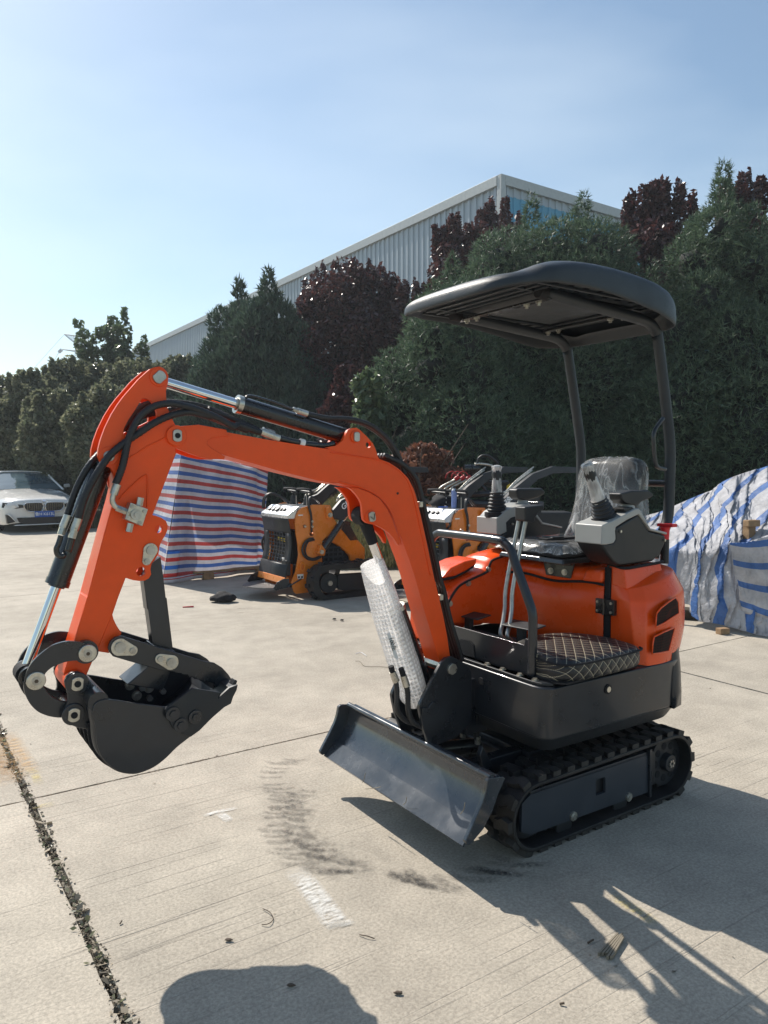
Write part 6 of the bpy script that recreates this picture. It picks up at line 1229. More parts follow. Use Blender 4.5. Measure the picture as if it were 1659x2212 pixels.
# sunlit left flank and the top, going back over the load
lf = []; lu = []
for j in range(31):
    t = j / 30; r_ = []; ur = []
    for i in range(13):
        s = i / 12; a = Vector(samp(base[1:], 0)); b = Vector(samp(topz[1:], 0)); p = a.lerp(b, t) + Vector((-.83 + .25, 1.05, 0)) * s * 1.2 + Vector((-1, 0, 0)) * .05 * math.sin(t * 17 + s * 3) * s
        r_.append(p - TO); ur.append((s * 3, (.02 + t * 1.66) * 4.95))
    lf.append(r_); lu.append(ur)
MB().grid(lf, uv=lu).build('side_drape', 'tarp3', TC, smooth='all')
tp_ = []; tu = []
for j in range(9):
    t = j / 8; r_ = []; ur = []
    for i in range(31):
        s = i / 30; b = Vector(samp(topz[1:], s)); p = b + Vector((-.7, 1.26, .10)) * t + Vector((0, 0, .05 * noise.noise(Vector((s * 4, t * 3, 2))))) ; r_.append(p - TO); ur.append((s * 4, (1.68 + t * .9) * 4.95))
    tp_.append(r_); tu.append(ur)
MB().grid(tp_, uv=tu).build('top_drape', 'tarp3', TC, smooth='all')
rt = []; ru = []
for j in range(21):
    t = j / 20; r_ = []; ur = []
    for i in range(7):
        s = i / 6; a = Vector(samp(base[1:], 1)); b = Vector(samp(topz[1:], 1)); p = a.lerp(b, t) + Vector((-.55, 1.0, 0)) * s * 1.25; r_.append(p - TO); ur.append((s * 3, (.1 + t * 1.66) * 4.95))
    rt.append(r_); ru.append(ur)
MB().grid(rt, uv=ru).build('side_drape', 'tarp3', TC, smooth='all')
PL = empty('pallet', (-2.0, 10.5, 0), GRID_RZ, label='wooden pallet peeping out beneath the striped tarp', category='pallet')
for k in range(3): MB().box((-1.0 + k * .8 - .07, .10, 0), (-1.0 + k * .8 + .07, .22, .09)).build('pallet_block', 'wood', PL, bevel=.004)
for k in range(3): MB().box((-1.1, .06 - k * .45, .09), (.8, .18 - k * .45, .115)).build('pallet_board', 'wood', PL)

# ================================================================ blue and white tarp heap on the right
HO = Vector((3.2, 7.4, 0))
c_bot = [(2.555,7.3,0.124), (2.765,7.15,0.132), (2.924,7.05,0.201), (2.954,6.95,0.071), (3.04,6.8,0.073), (3.171,6.72,0.051), (3.284,6.6,0.025), (3.413,6.5,0.01), (3.603,6.4,-0.008)]
c_lo = [(2.547,7.35,0.323), (2.78,7.2,0.306), (2.929,7.05,0.371), (2.966,6.95,0.387), (3.056,6.82,0.35), (3.202,6.76,0.322), (3.306,6.66,0.263), (3.437,6.56,0.263), (3.621,6.45,0.284)]
c_mid = [(2.572,7.5,0.638), (2.769,7.3,0.692), (2.932,7.1,0.699), (3.009,7,0.706), (3.119,6.92,0.744), (3.216,6.86,0.813), (3.359,6.8,0.843), (3.51,6.74,0.911), (3.681,6.6,1.002)]
c_up = [(2.726,7.9,0.837), (2.891,7.75,0.882), (3.089,7.6,0.926), (3.194,7.5,0.987), (3.306,7.4,1.045), (3.372,7.3,1.092), (3.57,7.25,1.176), (3.738,7.2,1.259), (3.947,7.1,1.362)]
c_top = [(2.966,8.4,0.966), (3.092,8.3,1.019), (3.214,8.2,1.09), (3.376,8.1,1.184), (3.556,8,1.277), (3.639,7.9,1.379), (3.856,7.85,1.473), (4.041,7.8,1.533), (4.272,7.7,1.607)]
ctrl = [c_bot, c_lo, c_mid, c_up, c_top, [(p[0] + .35, p[1] + .9, p[2] - .12) for p in c_top], [(p[0] + .7, p[1] + 1.7, 0.02) for p in c_top]]
vv = [0, .30, .62, 1.0, 1.5, 2.3, 3.4]
NSX = 150; cols = []
for r_ in ctrl: cols.append(catmull(r_, 20))
rows = []; uvs = []; ncol = len(cols[0]); SUBT = 14
for k in range(len(cols) - 1):
    for q in range(SUBT + (1 if k == len(cols) - 2 else 0)):
        t = q / SUBT; r_ = []; ur = []
        tt = t
        for i in range(ncol):
            s = i / (ncol - 1); p0 = cols[max(k - 1, 0)][i]; p1 = cols[k][i]; p2 = cols[k + 1][i]; p3 = cols[min(k + 2, len(cols) - 1)][i]
            p = .5 * ((2 * p1) + (-p0 + p2) * tt * .6 + (2 * p0 - 5 * p1 + 4 * p2 - p3) * 0 + (p2 - p1) * 2 * tt + (p0 - p2) * tt * .6 * (1 if False else 1)) if False else p1.lerp(p2, tt)
            v = vv[k] + (vv[k + 1] - vv[k]) * tt; S_ = s * 5.2
            nrm = Vector((.35, -.85, .35 if k > 1 else .1))
            dsp = .09 * noise.noise(Vector((S_ * 1.1, v * 1.8, 1))) + .05 * noise.noise(Vector((S_ * 3.3 + v, v * 3, 4))) + .032 * noise.noise(Vector((S_ * 8, v * 9, 7))) + .016 * noise.noise(Vector((S_ * 22, v * 24, 3)))
            rid = 1 - abs(noise.noise(Vector((S_ * 2.0 - v * 1.5, v * .8, 11)))) * 2; dsp += .05 * max(0, rid) ** 4
            p = p + nrm * dsp
            if p.z < .01: p.z = .01 + .01 * abs(noise.noise(Vector((S_ * 6, v * 6, 2))))
            r_.append(p - HO)
            warp = .10 * noise.noise(Vector((S_ * 1.3, v * 1.3, 21)))
            if k < 2: u_ = S_ * .9 + warp * .5
            else: u_ = S_ * .9 - (v - .62) * (1.9 + .9 * s) + warp * .35
            ur.append((S_, u_ * 1.12))
        rows.append(r_); uvs.append(ur)
HP = MB().grid(rows, uv=uvs).build('tarp_heap', 'tarp2', smooth='all'); HP.location = HO
tag(HP, label='torn blue and white striped tarp heaped over pallets at the right edge', category='tarp')
# corner flap with frayed side, standing proud of the heap
fl = [(3.146,6.7,0.829), (3.27,6.62,0.847), (3.407,6.54,0.915), (3.603,6.46,1.012)]; fb = [(3.262,6.66,0.187), (3.326,6.6,0.19), (3.418,6.52,0.187), (3.607,6.42,0.207)]
fa = catmull(fl, 14); fb2 = catmull(fb, 14); rows = []; uvs = []
for j in range(31):
    t = j / 30; rows.append([a.lerp(b, t) - HO + Vector((.35, -.85, 0)) * (.03 * noise.noise(Vector((i * .15, t * 4, 1))) + .012 * noise.noise(Vector((i * .5, t * 12, 1)))) for i, (a, b) in enumerate(zip(fa, fb2))]); uvs.append([(i * .05, (t * 3.1 - i * .012 - .09) * 1.12) for i in range(len(fa))])
MB().grid(rows, uv=uvs).build('tarp_flap', 'tarp2', HP, smooth='all', solid=.004)
for i, (pxl, s3, lb) in enumerate((((3.083,6.66,0.026), (.10, .07, .055), 'split wooden block under the near edge of the blue and white tarp'),)):
    p = pxl; o = sit(MB().box((-s3[0] / 2, -s3[1] / 2, 0), (s3[0] / 2, s3[1] / 2, s3[2])).build('wood_block', 'wood', bevel=.005), (p[0], p[1], 0), .3); tag(o, label=lb, category='wood block')
PB = empty('pallet', (*(3.408,6.75,0.896)[:2], 0), .35, label='pallet timbers poking through the torn blue and white tarp', category='pallet')
MB().box((-.06, .03, .97), (.08, .10, 1.03)).build('pallet_board', 'wood', PB, bevel=.006); MB().box((-.02, .06, .0), (.06, .14, .979)).build('pallet_post', 'wood', PB, bevel=.006)
KB = MB(); k0 = [(2.882,7.45),(3.242,6.911),(3.513,6.691)]
MB().hexa([(k0[0][0] - 1.2, k0[0][1] + .45, 0), (k0[2][0] + 2, k0[2][1] - .55, 0), (k0[2][0] + 2.1, k0[2][1] - .4, 0), (k0[0][0] - 1.1, k0[0][1] + .6, 0), (k0[0][0] - 1.2, k0[0][1] + .45, .10), (k0[2][0] + 2, k0[2][1] - .55, .10), (k0[2][0] + 2.1, k0[2][1] - .4, .10), (k0[0][0] - 1.1, k0[0][1] + .6, .10)]).build('kerb', 'dirt', bevel=.01, kind='structure')

# ================================================================ white saloon car
CR = empty('parked_car', (-8.10, 17.6, 0), R(38), label='white saloon car with blue number plate facing the camera at far left', category='car')
# body sections: front at y=0, tail at y=4.95; half outline (x, z) from sill to centre line
sec = [
 (.00, [(.60, .25), (.66, .30), (.70, .42), (.72, .55), (.70, .66), (.60, .72), (.40, .74), (.2, .745), (0, .75)]),
 (.10, [(.78, .20), (.84, .28), (.86, .42), (.86, .56), (.83, .67), (.70, .755), (.45, .79), (.2, .80), (0, .805)]),
 (.35, [(.86, .18), (.915, .28), (.93, .42), (.93, .58), (.91, .70), (.80, .80), (.5, .85), (.25, .865), (0, .87)]),
 (.90, [(.88, .18), (.93, .28), (.935, .45), (.935, .62), (.92, .76), (.82, .87), (.5, .925), (.25, .94), (0, .945)]),
 (1.45, [(.88, .18), (.93, .28), (.935, .45), (.935, .66), (.92, .82), (.84, .93), (.6, .985), (.3, 1.0), (0, 1.005)]),
 (1.75, [(.88, .18), (.93, .28), (.935, .45), (.935, .66), (.925, .85), (.86, .95), (.70, 1.0), (.3, 1.02), (0, 1.03)]),
 (3.9, [(.88, .18), (.93, .28), (.935, .45), (.935, .70), (.92, .90), (.84, 1.0), (.6, 1.02), (.3, 1.03), (0, 1.03)]),
 (4.95, [(.70, .25), (.78, .32), (.82, .45), (.82, .70), (.80, .88), (.72, .97), (.5, 1.0), (.3, 1.0), (0, 1.0)])]
rows = [[(-x, y, z) for x, z in pr] + [(x, y, z) for x, z in reversed(pr[:-1])] for y, pr in sec]
cb = MB().grid(rows); cb.f.append(tuple(range(17))[::-1]); cb.f.append(tuple(range(7 * 17, 8 * 17)))
cb.build('car_body', 'carpaint', CR, smooth='all', sub=2)
gh = [(1.50, [(.80, .97), (.45, 1.0), (0, 1.01)]), (2.35, [(.62, 1.37), (.40, 1.415), (0, 1.43)]), (3.4, [(.62, 1.39), (.40, 1.43), (0, 1.445)]), (4.3, [(.78, 1.0), (.45, 1.02), (0, 1.03)])]
rows = [[(-x, y, z) for x, z in pr] + [(x, y, z) for x, z in reversed(pr[:-1])] for y, pr in gh[:2]]
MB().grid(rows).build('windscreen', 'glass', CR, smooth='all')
rows = [[(-x * 1.02, y - .03, z + .012) for x, z in pr] + [(x * 1.02, y - .03, z + .012) for x, z in reversed(pr[:-1])] for y, pr in gh[1:3]]
MB().grid(rows).build('car_roof', 'carpaint', CR, smooth='all', solid=.02)
for s_ in (1, -1):
    MB().tube([(s_ * .83, 1.48, .97), (s_ * .74, 1.95, 1.18), (s_ * .64, 2.36, 1.385), (s_ * .63, 3.0, 1.41), (s_ * .64, 3.45, 1.39), (s_ * .80, 4.3, 1.02)], .028, 8, 5).build('roof_pillar', 'carpaint', CR, smooth='all')
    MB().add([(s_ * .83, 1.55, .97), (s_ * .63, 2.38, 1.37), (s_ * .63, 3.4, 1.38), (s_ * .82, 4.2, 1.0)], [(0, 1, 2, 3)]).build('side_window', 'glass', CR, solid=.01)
    mr = MB().hexa([(s_ * .96, 1.86, 1.0), (s_ * 1.12, 1.86, 1.02), (s_ * 1.12, 1.96, 1.02), (s_ * .96, 1.96, 1.0), (s_ * .95, 1.86, 1.10), (s_ * 1.10, 1.86, 1.115), (s_ * 1.10, 1.96, 1.115), (s_ * .95, 1.96, 1.10)]).build('wing_mirror', 'carpaint', CR, bevel=.03, seg=3)
    for y in (.95, 3.95):
        w_ = MB().cyl((s_ * .72, y, .335), (s_ * .93, y, .335), .335, seg=28).build('wheel', 'tyre', CR, smooth=True, bevel=.03); MB().cyl((s_ * .925, y, .335), (s_ * .936, y, .335), .22, seg=20).build('wheel_rim', 'aluminium', w_, smooth=True)
    # headlight
    hl_ = [(s_ * .86, .16, .715), (s_ * .44, -.005, .655), (s_ * .42, -.01, .60), (s_ * .60, .02, .575), (s_ * .88, .16, .60)]
    h_ = MB().add(hl_, [(0, 1, 2, 3, 4)]).build('headlight', 'carblack', CR, solid=.03)
    MB().tube([(s_ * .82, .10, .675), (s_ * .74, .06, .61), (s_ * .66, .035, .665), (s_ * .58, .01, .61)], .010, 6, 3).build('headlight_strip', 'white', h_, smooth='all')
    kid = [(s_ * x * 1.12, z * 1.06 - .03) for x, z in ((.02, .62), (.04, .675), (.10, .695), (.34, .69), (.39, .66), (.395, .60), (.35, .53), (.28, .50), (.10, .495), (.035, .52))]
    k_ = MB().prism([(a, b) for a, b in kid], -.045, -.015).build('kidney_grille', 'carblack', CR)
    MB().tube([(a, -.048, b) for a, b in kid + kid[:1]], .011, 8, 3).build('grille_frame', 'chrome', k_, smooth='all')
    for q in range(7): MB().box((s_ * (.08 + q * .049) - .004, -.056, .515), (s_ * (.08 + q * .049) + .004, -.044, .69)).build('grille_slat', 'chrome', k_)
    MB().prism([(s_ * .80, .23), (s_ * .83, .44), (s_ * .76, .43), (s_ * .62, .27)], -.02, .12).build('air_curtain', 'carblack', CR); MB().tube([(s_ * .61, -.03, .26), (s_ * .75, -.03, .42), (s_ * .80, -.01, .45)], .014, 8, 3).build('bumper_trim', 'carpaint', CR, smooth='all')
MB().prism([(-.60, .36), (.60, .36), (.55, .25), (.35, .20), (-.35, .20), (-.55, .25)], -.035, .05).build('lower_intake', 'carblack', CR, bevel=.004)
MB().prism([(-.66, .175), (.66, .175), (.64, .20), (-.64, .20)], -.05, .12).build('front_lip', 'carpaint', CR, bevel=.01)
MB().cyl((0, -.012, .735), (0, -.02, .748), .036, seg=18).build('bonnet_badge', 'chrome', CR, smooth=True)
np_ = MB().box((-.22, -.062, .36), (.22, -.052, .50)).build('number_plate', 'plate', CR, bevel=.003)
mt = Matrix(((1, 0, 0), (0, 0, 1), (0, 1, 0))).transposed().to_4x4(); mt = Matrix(((1, 0, 0, 0), (0, 0, -1, -.0635), (0, 1, 0, .43), (0, 0, 0, 1)))
text('plate_lettering', '鲁H K613L', .093, 'textwhite', np_, mt, .0008, 0, .001)

# ================================================================ shed with ribbed steel cladding
BC0 = (4.18,27,11.936); rb = Vector((math.sin(R(56)), math.cos(R(56)), 0)); rl = Vector((-math.cos(R(56)), math.sin(R(56)), 0)); BH = BC0[2]; corner = Vector((BC0[0], BC0[1], 0))
SH = empty('steel_shed', corner, 0, label='long pale ribbed steel shed with a blue band on its end wall', category='warehouse')
def cladding(name, d, n_out, L_, pitch, z0, z1, mat, base=0.0, start=0):
    mb = MB(); k = int(L_ / pitch); prof_ = []
    for i in range(k): x = start + i * pitch; prof_ += [(x, 0), (x + pitch * .55, 0), (x + pitch * .62, .055), (x + pitch * .90, .055), (x + pitch * .98, 0)]
    rows_ = [[d * x + n_out * (base + o) + Vector((0, 0, z)) for x, o in prof_] for z in (z0, z1)]; return mb.grid(rows_).build(name, mat, SH)
M['clad'] = pm('pale_steel_cladding', (.44, .50, .54), .5, metal=.0, var=.06, nscale=.8, dust=.12); M['cladblue'] = pm('sky_blue_cladding', (.12, .38, .54), .7, var=.08, nscale=1, dust=.12); M['flash'] = pm('pale_roof_flashing', (.52, .54, .52), .5, var=.08)
cladding('long_wall', rl, -rb * 1.0, 92, .36, 0, BH - .35, 'clad'); cladding('end_wall', rb, -rl, 24, .36, 0, BH - .66, 'cladblue'); cladding('end_wall_top', rb, -rl, 24, .36, BH - .66, BH - .30, 'clad', .002)
up = Vector((0, 0, 1))
def beam(a, b, out, h, t, name): 
    mb = MB(); q = [a, b, b + out * t, a + out * t]; return mb.hexa([v_ for v_ in q] + [v_ + up * h for v_ in q]).build(name, 'flash', SH, bevel=.01)
beam(Vector((0, 0, BH - .35)) + rl * .10, rl * 92 + up * (BH - .35), -rb, .35, .14, 'roof_flashing'); beam(Vector((0, 0, BH - .35)) + rb * .10, rb * 24 + up * (BH - .35), -rl, .35, .14, 'roof_flashing')
MB().hexa([-rb * .12 - rl * .12, rb * .12 - rl * .12, rb * .12 + rl * .10, -rb * .12 + rl * .10] + [v_ + up * (BH + .003) for v_ in (-rb * .12 - rl * .12, rb * .12 - rl * .12, rb * .12 + rl * .10, -rb * .12 + rl * .10)]).build('corner_flashing', 'flash', SH)
MB().hexa([rb * .15, rb * 24, rb * 24 + rl * 92, rl * 92 + rb * .15] + [v_ + up * .1 for v_ in (rb * .15, rb * 24, rb * 24 + rl * 92, rl * 92 + rb * .15)]).build('shed_floor', 'flash', SH)
r_ = [v_ + up * (BH - .1) for v_ in (rb * .15 + rl * .15, rb * 24, rb * 24 + rl * 92, rl * 92 + rb * .15)]; MB().add(r_, [(0, 1, 2, 3)]).build('roof_sheet', 'clad', SH, solid=.05)

# ================================================================ lattice pylon
PY = empty('pylon', (-60.473,150,23.688)[:2] + (0,), 0, label='distant lattice power pylon above the trees at left', category='pylon'); p0 = Vector(PY.location)
hT = (-60.378,150,27.696)[2]; mb = MB(); w0, w1 = 2.2, .9
def leg(t): w = w0 + (w1 - w0) * t; z = hT * t; return [Vector((sx * w, sy * w, z)) for sx, sy in ((-1, -1), (1, -1), (1, 1), (-1, 1))]
lv = [leg(t) for t in (0, .2, .38, .52, .64, .74, .83, .9, .96, 1)]
for a, b in zip(lv, lv[1:]):
    for k in range(4): mb.cyl(a[k], b[k], .09, seg=4); mb.cyl(a[k], b[(k + 1) % 4], .035, seg=4); mb.cyl(a[(k + 1) % 4], b[k], .035, seg=4); mb.cyl(b[k], b[(k + 1) % 4], .035, seg=4)
mb.build('pylon_mast', 'galv', PY)
for zf, tipx in ((((-64.04,150,28.423), (-61.277,150,25.997)), None), (((-64.484,150,25.439), (-61.058,150,24.904)), None)):
    tipp = Vector(zf[0]) - p0; root = Vector(zf[1]) - p0
    for s_ in (1, -1):
        arm_ = MB(); T_ = Vector((tipp.x * s_, 0, tipp.z)); rt_ = [Vector((-.6 * s_ * 1, sy * .6, z)) for sy in (-1, 1) for z in (root.z, tipp.z - .4)]
        for q in rt_: arm_.cyl(T_, q, .10, seg=4)
        for k in range(1, 7):
            f = k / 7; a4 = [T_.lerp(q, f) for q in rt_]; arm_.cyl(a4[0], a4[1], .03, seg=4); arm_.cyl(a4[2], a4[3], .03, seg=4); f2 = (k + 1) / 7; arm_.cyl(a4[0], T_.lerp(rt_[1], f2), .03, seg=4); arm_.cyl(a4[2], T_.lerp(rt_[3], f2), .03, seg=4)
        arm_.build('pylon_arm', 'galv', PY)
ins = MB(); a = Vector((-64.608,150,25.39)) - p0; b = Vector((-65.235,150,24.855)) - p0; ins.cyl(a, b, .35, seg=8).build('insulator', 'galv', PY)
MB().tube([b, b + Vector((-6, 3, -7)), b + Vector((-16, 8, -15))], .05, 4, 4).build('power_line', 'galv', PY); a = Vector((-64.04,150,28.423)) - p0; MB().tube([a, a + Vector((-12, 6, -9)), a + Vector((-30, 15, -22))], .04, 4, 4).build('power_line', 'galv', PY)

# ================================================================ trees
def crown(name, parent, lobes, n, mode, mat, size, core, coremat='core', up_bias=.4, coref=.44):
    """leaves or needle tufts spread through the outer shell of overlapping lobes; solid dark core inside, coloured as inner shade"""
    Lb = np.array(lobes, float); c = Lb[:, :3]; r = Lb[:, 3:6]
    area = (r[:, 0] * r[:, 2] + r[:, 1] * r[:, 2] + r[:, 0] * r[:, 1]); n = int(n * 1.25); k = rng.choice(len(Lb), n, p=area / area.sum())
    d = unit(rng.normal(size=(n, 3))); rad = 1.06 - .42 * rng.random(n) ** 1.5
    clump = np.array([noise.noise(Vector(v_)) for v_ in (c[k] + d * r[k]) * (1.3 if mode != 'tuft' else 1.0)]); cl2 = np.array([noise.noise(Vector(v_)) for v_ in (c[k] + d * r[k]) * 3.6]); rad = rad * (1 + .24 * clump + .13 * cl2 / np.maximum(.5, r[k].mean(1) * 2))
    P = c[k] + d * r[k] * rad[:, None]
    ins = np.zeros(n, bool)
    for i in range(len(Lb)):
        q = ((P - c[i]) / (r[i] * .66)); ins |= ((q * q).sum(1) < 1) & (k != i)
    keep = ~ins & (P[:, 2] > .02) & (P[:, 1] < .40 * np.abs(c[:, 1]).max() + .25); P = P[keep]; d = unit((d * r[k] / (r[k] ** 2 * 1.0))[keep]); n = len(P)
    if mode == 'tuft':
        m_ = 6; dirn = unit(d + np.array([0, 0, up_bias]) + rng.normal(0, .35, (n, 3))); C = np.repeat(P, m_, 0); D = np.repeat(dirn, m_, 0)
        nd = unit(D + rng.normal(0, .62, (n * m_, 3))); L_ = size * rng.uniform(.6, 1.25, (n * m_, 1)); side_ = unit(np.cross(nd, rng.normal(size=(n * m_, 3)))) * size * .075
        o = quad_mesh(name, C, side_, nd * L_, mat, parent, tri=True)
    elif mode == 'plume':
        m_ = 4; dirn = unit(d * .55 + np.array([0, 0, up_bias * 2]) + rng.normal(0, .25, (n, 3))); C = np.repeat(P, m_, 0); D = np.repeat(dirn, m_, 0)
        nd = unit(D + rng.normal(0, .33, (n * m_, 3))); L_ = size * rng.uniform(.6, 1.3, (n * m_, 1)); side_ = unit(np.cross(nd, rng.normal(size=(n * m_, 3)))) * size * .15
        o = quad_mesh(name, C, side_, nd * L_, mat, parent, tri=True)
    else:
        U = unit(rng.normal(size=(n, 3))); V_ = unit(np.cross(U, rng.normal(size=(n, 3)))); s_ = size * rng.uniform(.6, 1.35, (n, 1)); o = quad_mesh(name, P, U * s_ * .5, V_ * s_, mat, parent)
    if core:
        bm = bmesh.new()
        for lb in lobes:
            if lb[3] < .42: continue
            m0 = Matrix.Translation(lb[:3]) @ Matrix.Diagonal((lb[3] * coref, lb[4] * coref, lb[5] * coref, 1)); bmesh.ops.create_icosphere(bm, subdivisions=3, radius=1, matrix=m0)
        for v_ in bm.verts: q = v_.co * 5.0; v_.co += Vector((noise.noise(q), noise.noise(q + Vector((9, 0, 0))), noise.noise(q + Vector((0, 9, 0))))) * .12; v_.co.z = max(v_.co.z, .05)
        me = bpy.data.meshes.new('crown_shade_core'); bm.to_mesh(me); bm.free(); me.materials.append(M[coremat]); me.shade_smooth(); link(bpy.data.objects.new('crown_shade_core', me), parent)  # solid core closes the crown, its shade put into the colour
    return o
def cone_lobes(h, R0, n_lv, seed, power=.8, base=.08, jit=.22, spires=3):
    rr = random.Random(seed); out = []
    for i in range(n_lv):
        t = i / (n_lv - 1); z = h * (base + (1 - base) * t * .90); R_ = R0 * ((1 - t) ** power) * (.82 + .18 * min(1, t * 6 + .2)) + R0 * .13; k = max(1, int(7 * (R_ / R0) + 1)); a0 = rr.random() * 6
        for j in range(k):
            a = a0 + 2 * math.pi * j / k + rr.uniform(-.2, .2); q = R_ * (.62 + rr.uniform(-jit, jit) * .5); lr = max(.16, R_ * .46 * rr.uniform(.8, 1.15)); out.append((q * math.cos(a), q * math.sin(a), z + rr.uniform(-.12, .12) * h / n_lv * 2, lr, lr, lr * rr.uniform(.9, 1.3)))
        out.append((0, 0, z, R_ * .62, R_ * .62, h / n_lv * .95))
    for j in range(spires):
        a = rr.random() * 6; q = R0 * .22 * rr.random() if j else 0; out.append((q * math.cos(a), q * math.sin(a), h * (.955 + (.01 if j == 0 else -.03 * j)), .12, .12, h * .035))
    return out
def round_lobes(h, R0, n, seed, zc=.56, tall=.46, shoots=8, low=.0):
    rr = random.Random(seed); out = [(0, 0, h * zc, R0 * .72, R0 * .72, h * tall * .8)]
    for i in range(n):
        a = rr.random() * 6.283; e = rr.uniform(-.9, 1.0); ce = math.sqrt(max(0, 1 - e * e)); q = R0 * .72 * ce; l_ = R0 * rr.uniform(.13, .30); out.append((q * math.cos(a), q * math.sin(a), max(low + l_ * .6, h * zc + e * h * tall * .66), l_, l_, l_ * rr.uniform(.8, 1.2)))
    for i in range(shoots):
        a = rr.random() * 6.283; q = R0 * .55 * rr.random() ** .6; zz = h * (zc + tall * .80 * math.sqrt(max(.1, 1 - (q / R0) ** 2))); out.append((q * math.cos(a), q * math.sin(a), zz + h * .02, .09, .09, h * rr.uniform(.03, .065)))
    return out
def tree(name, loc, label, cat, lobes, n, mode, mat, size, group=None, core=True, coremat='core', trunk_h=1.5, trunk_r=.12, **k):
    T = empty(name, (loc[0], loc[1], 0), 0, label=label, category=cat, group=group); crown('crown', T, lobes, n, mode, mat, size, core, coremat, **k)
    rr = random.Random(int(loc[0] * 10))
    tk = MB(); P = [(0, 0, -.05), (.03, .02, trunk_h * .4), (-.04, .05, trunk_h * .8), (.02, 0, trunk_h * 1.4)]; tk.tube(P, [trunk_r * 1.2, trunk_r, trunk_r * .8, trunk_r * .5], 10)
    for i in range(5):
        a = rr.random() * 6.28; z = trunk_h * rr.uniform(.5, 1.2); tk.tube([(0, 0, z), (math.cos(a) * .4, math.sin(a) * .4, z + .5), (math.cos(a) * .9, math.sin(a) * .9, z + 1.2)], [trunk_r * .5, trunk_r * .35, trunk_r * .15], 6)
    tk.build('trunk', 'bark', T, smooth='all'); return T
def at(px_, d): return ((px_ - 829.5) / 1598 * d, d)
def hh_(py, d): return 1.5 + (1013 - py) / 1598 * d
GT = 'trees along the back of the yard'
tree('pine_tree', at(1140, 15.6), 'broad dense pine behind the canopy, rounded top under the shed corner', 'pine tree', cone_lobes(hh_(448, 15.6), 2.35, 9, 5, .42, .05), 80000, 'tuft', 'pine', .13, GT, trunk_h=2.5, trunk_r=.16)
tree('pine_tree', at(1250, 14.8), 'pine with two leader shoots rising right of the shed, behind the canopy posts', 'pine tree', cone_lobes(hh_(430, 14.8), 1.7, 10, 8, .36, .05), 60000, 'tuft', 'pine', .13, GT, trunk_h=2.5, trunk_r=.16)
tree('pine_tree', at(1545, 13.6), 'tallest pine, pointed top near the right edge of the photo', 'pine tree', cone_lobes(hh_(366, 13.6), 2.1, 11, 12, .68, .05, spires=4), 80000, 'tuft', 'pine', .12, GT, trunk_h=2.5, trunk_r=.16)
tree('pine_tree', at(1760, 14.5), 'pine mostly cut off by the right edge of the photo', 'pine tree', cone_lobes(hh_(405, 14.5), 2.1, 9, 15, .6, .05), 30000, 'tuft', 'pine', .13, GT, trunk_h=2.5, trunk_r=.16)
tree('pine_tree', at(975, 13.8), 'bushy pine directly above the boom elbow, left of the broad one', 'pine tree', cone_lobes(hh_(565, 13.8), 1.75, 9, 19, .48, .05), 44000, 'tuft', 'pine', .12, GT, trunk_h=1.2, trunk_r=.1)
tree('pine_tree', at(1400, 15.4), 'short pine filling the dip between the two tall groups of pines', 'pine tree', cone_lobes(hh_(585, 15.4), 1.6, 8, 23, .5, .05), 30000, 'tuft', 'pine', .12, GT, trunk_h=2)
tree('juniper_tree', at(585, 19.5), 'dark pointed juniper with the taller peak, left of the purple plum', 'juniper tree', cone_lobes(hh_(592, 19.5), 1.9, 10, 31, .55, .03, spires=4), 48000, 'plume', 'spruce', .16, GT, trunk_h=1.5)
tree('juniper_tree', at(522, 20.2), 'dark juniper with the lower left-hand peak', 'juniper tree', cone_lobes(hh_(612, 20.2), 1.9, 10, 37, .60, .03, spires=4), 46000, 'plume', 'spruce', .16, GT, trunk_h=1.5)
tree('juniper_tree', at(640, 18.5), 'dark lower juniper skirt between the taller one and the plum', 'juniper tree', cone_lobes(hh_(760, 18.5), 1.2, 7, 41, .5, .03, spires=2), 14000, 'plume', 'spruce', .15, GT, trunk_h=1)
tree('juniper_tree', at(425, 21.0), 'short juniper at the left foot of the dark group', 'juniper tree', cone_lobes(hh_(790, 21.0), 1.2, 7, 43, .5, .03, spires=3), 12000, 'plume', 'spruce', .16, GT, trunk_h=1)
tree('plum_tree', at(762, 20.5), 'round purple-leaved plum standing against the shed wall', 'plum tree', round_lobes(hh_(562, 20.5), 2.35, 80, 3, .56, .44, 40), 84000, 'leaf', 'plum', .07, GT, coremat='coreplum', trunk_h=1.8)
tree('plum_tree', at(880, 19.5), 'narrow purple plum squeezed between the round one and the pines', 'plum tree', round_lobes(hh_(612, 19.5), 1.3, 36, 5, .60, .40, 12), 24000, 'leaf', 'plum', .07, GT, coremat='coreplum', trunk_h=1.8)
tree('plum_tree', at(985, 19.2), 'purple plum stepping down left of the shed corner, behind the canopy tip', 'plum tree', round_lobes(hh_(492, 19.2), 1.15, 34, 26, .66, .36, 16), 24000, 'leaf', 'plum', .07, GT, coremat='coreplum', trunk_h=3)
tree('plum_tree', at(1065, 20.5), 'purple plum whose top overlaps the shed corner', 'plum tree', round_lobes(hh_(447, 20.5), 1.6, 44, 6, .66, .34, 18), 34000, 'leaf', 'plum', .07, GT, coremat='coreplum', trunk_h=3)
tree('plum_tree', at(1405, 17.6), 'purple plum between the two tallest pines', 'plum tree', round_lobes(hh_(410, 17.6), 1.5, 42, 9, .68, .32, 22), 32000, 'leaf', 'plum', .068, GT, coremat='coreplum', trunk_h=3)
tree('plum_tree', at(1590, 17.2), 'purple plum showing behind the tip of the tallest pine', 'plum tree', round_lobes(hh_(402, 17.2), 1.0, 28, 10, .7, .30, 14), 16000, 'leaf', 'plum', .068, GT, coremat='coreplum', trunk_h=3)
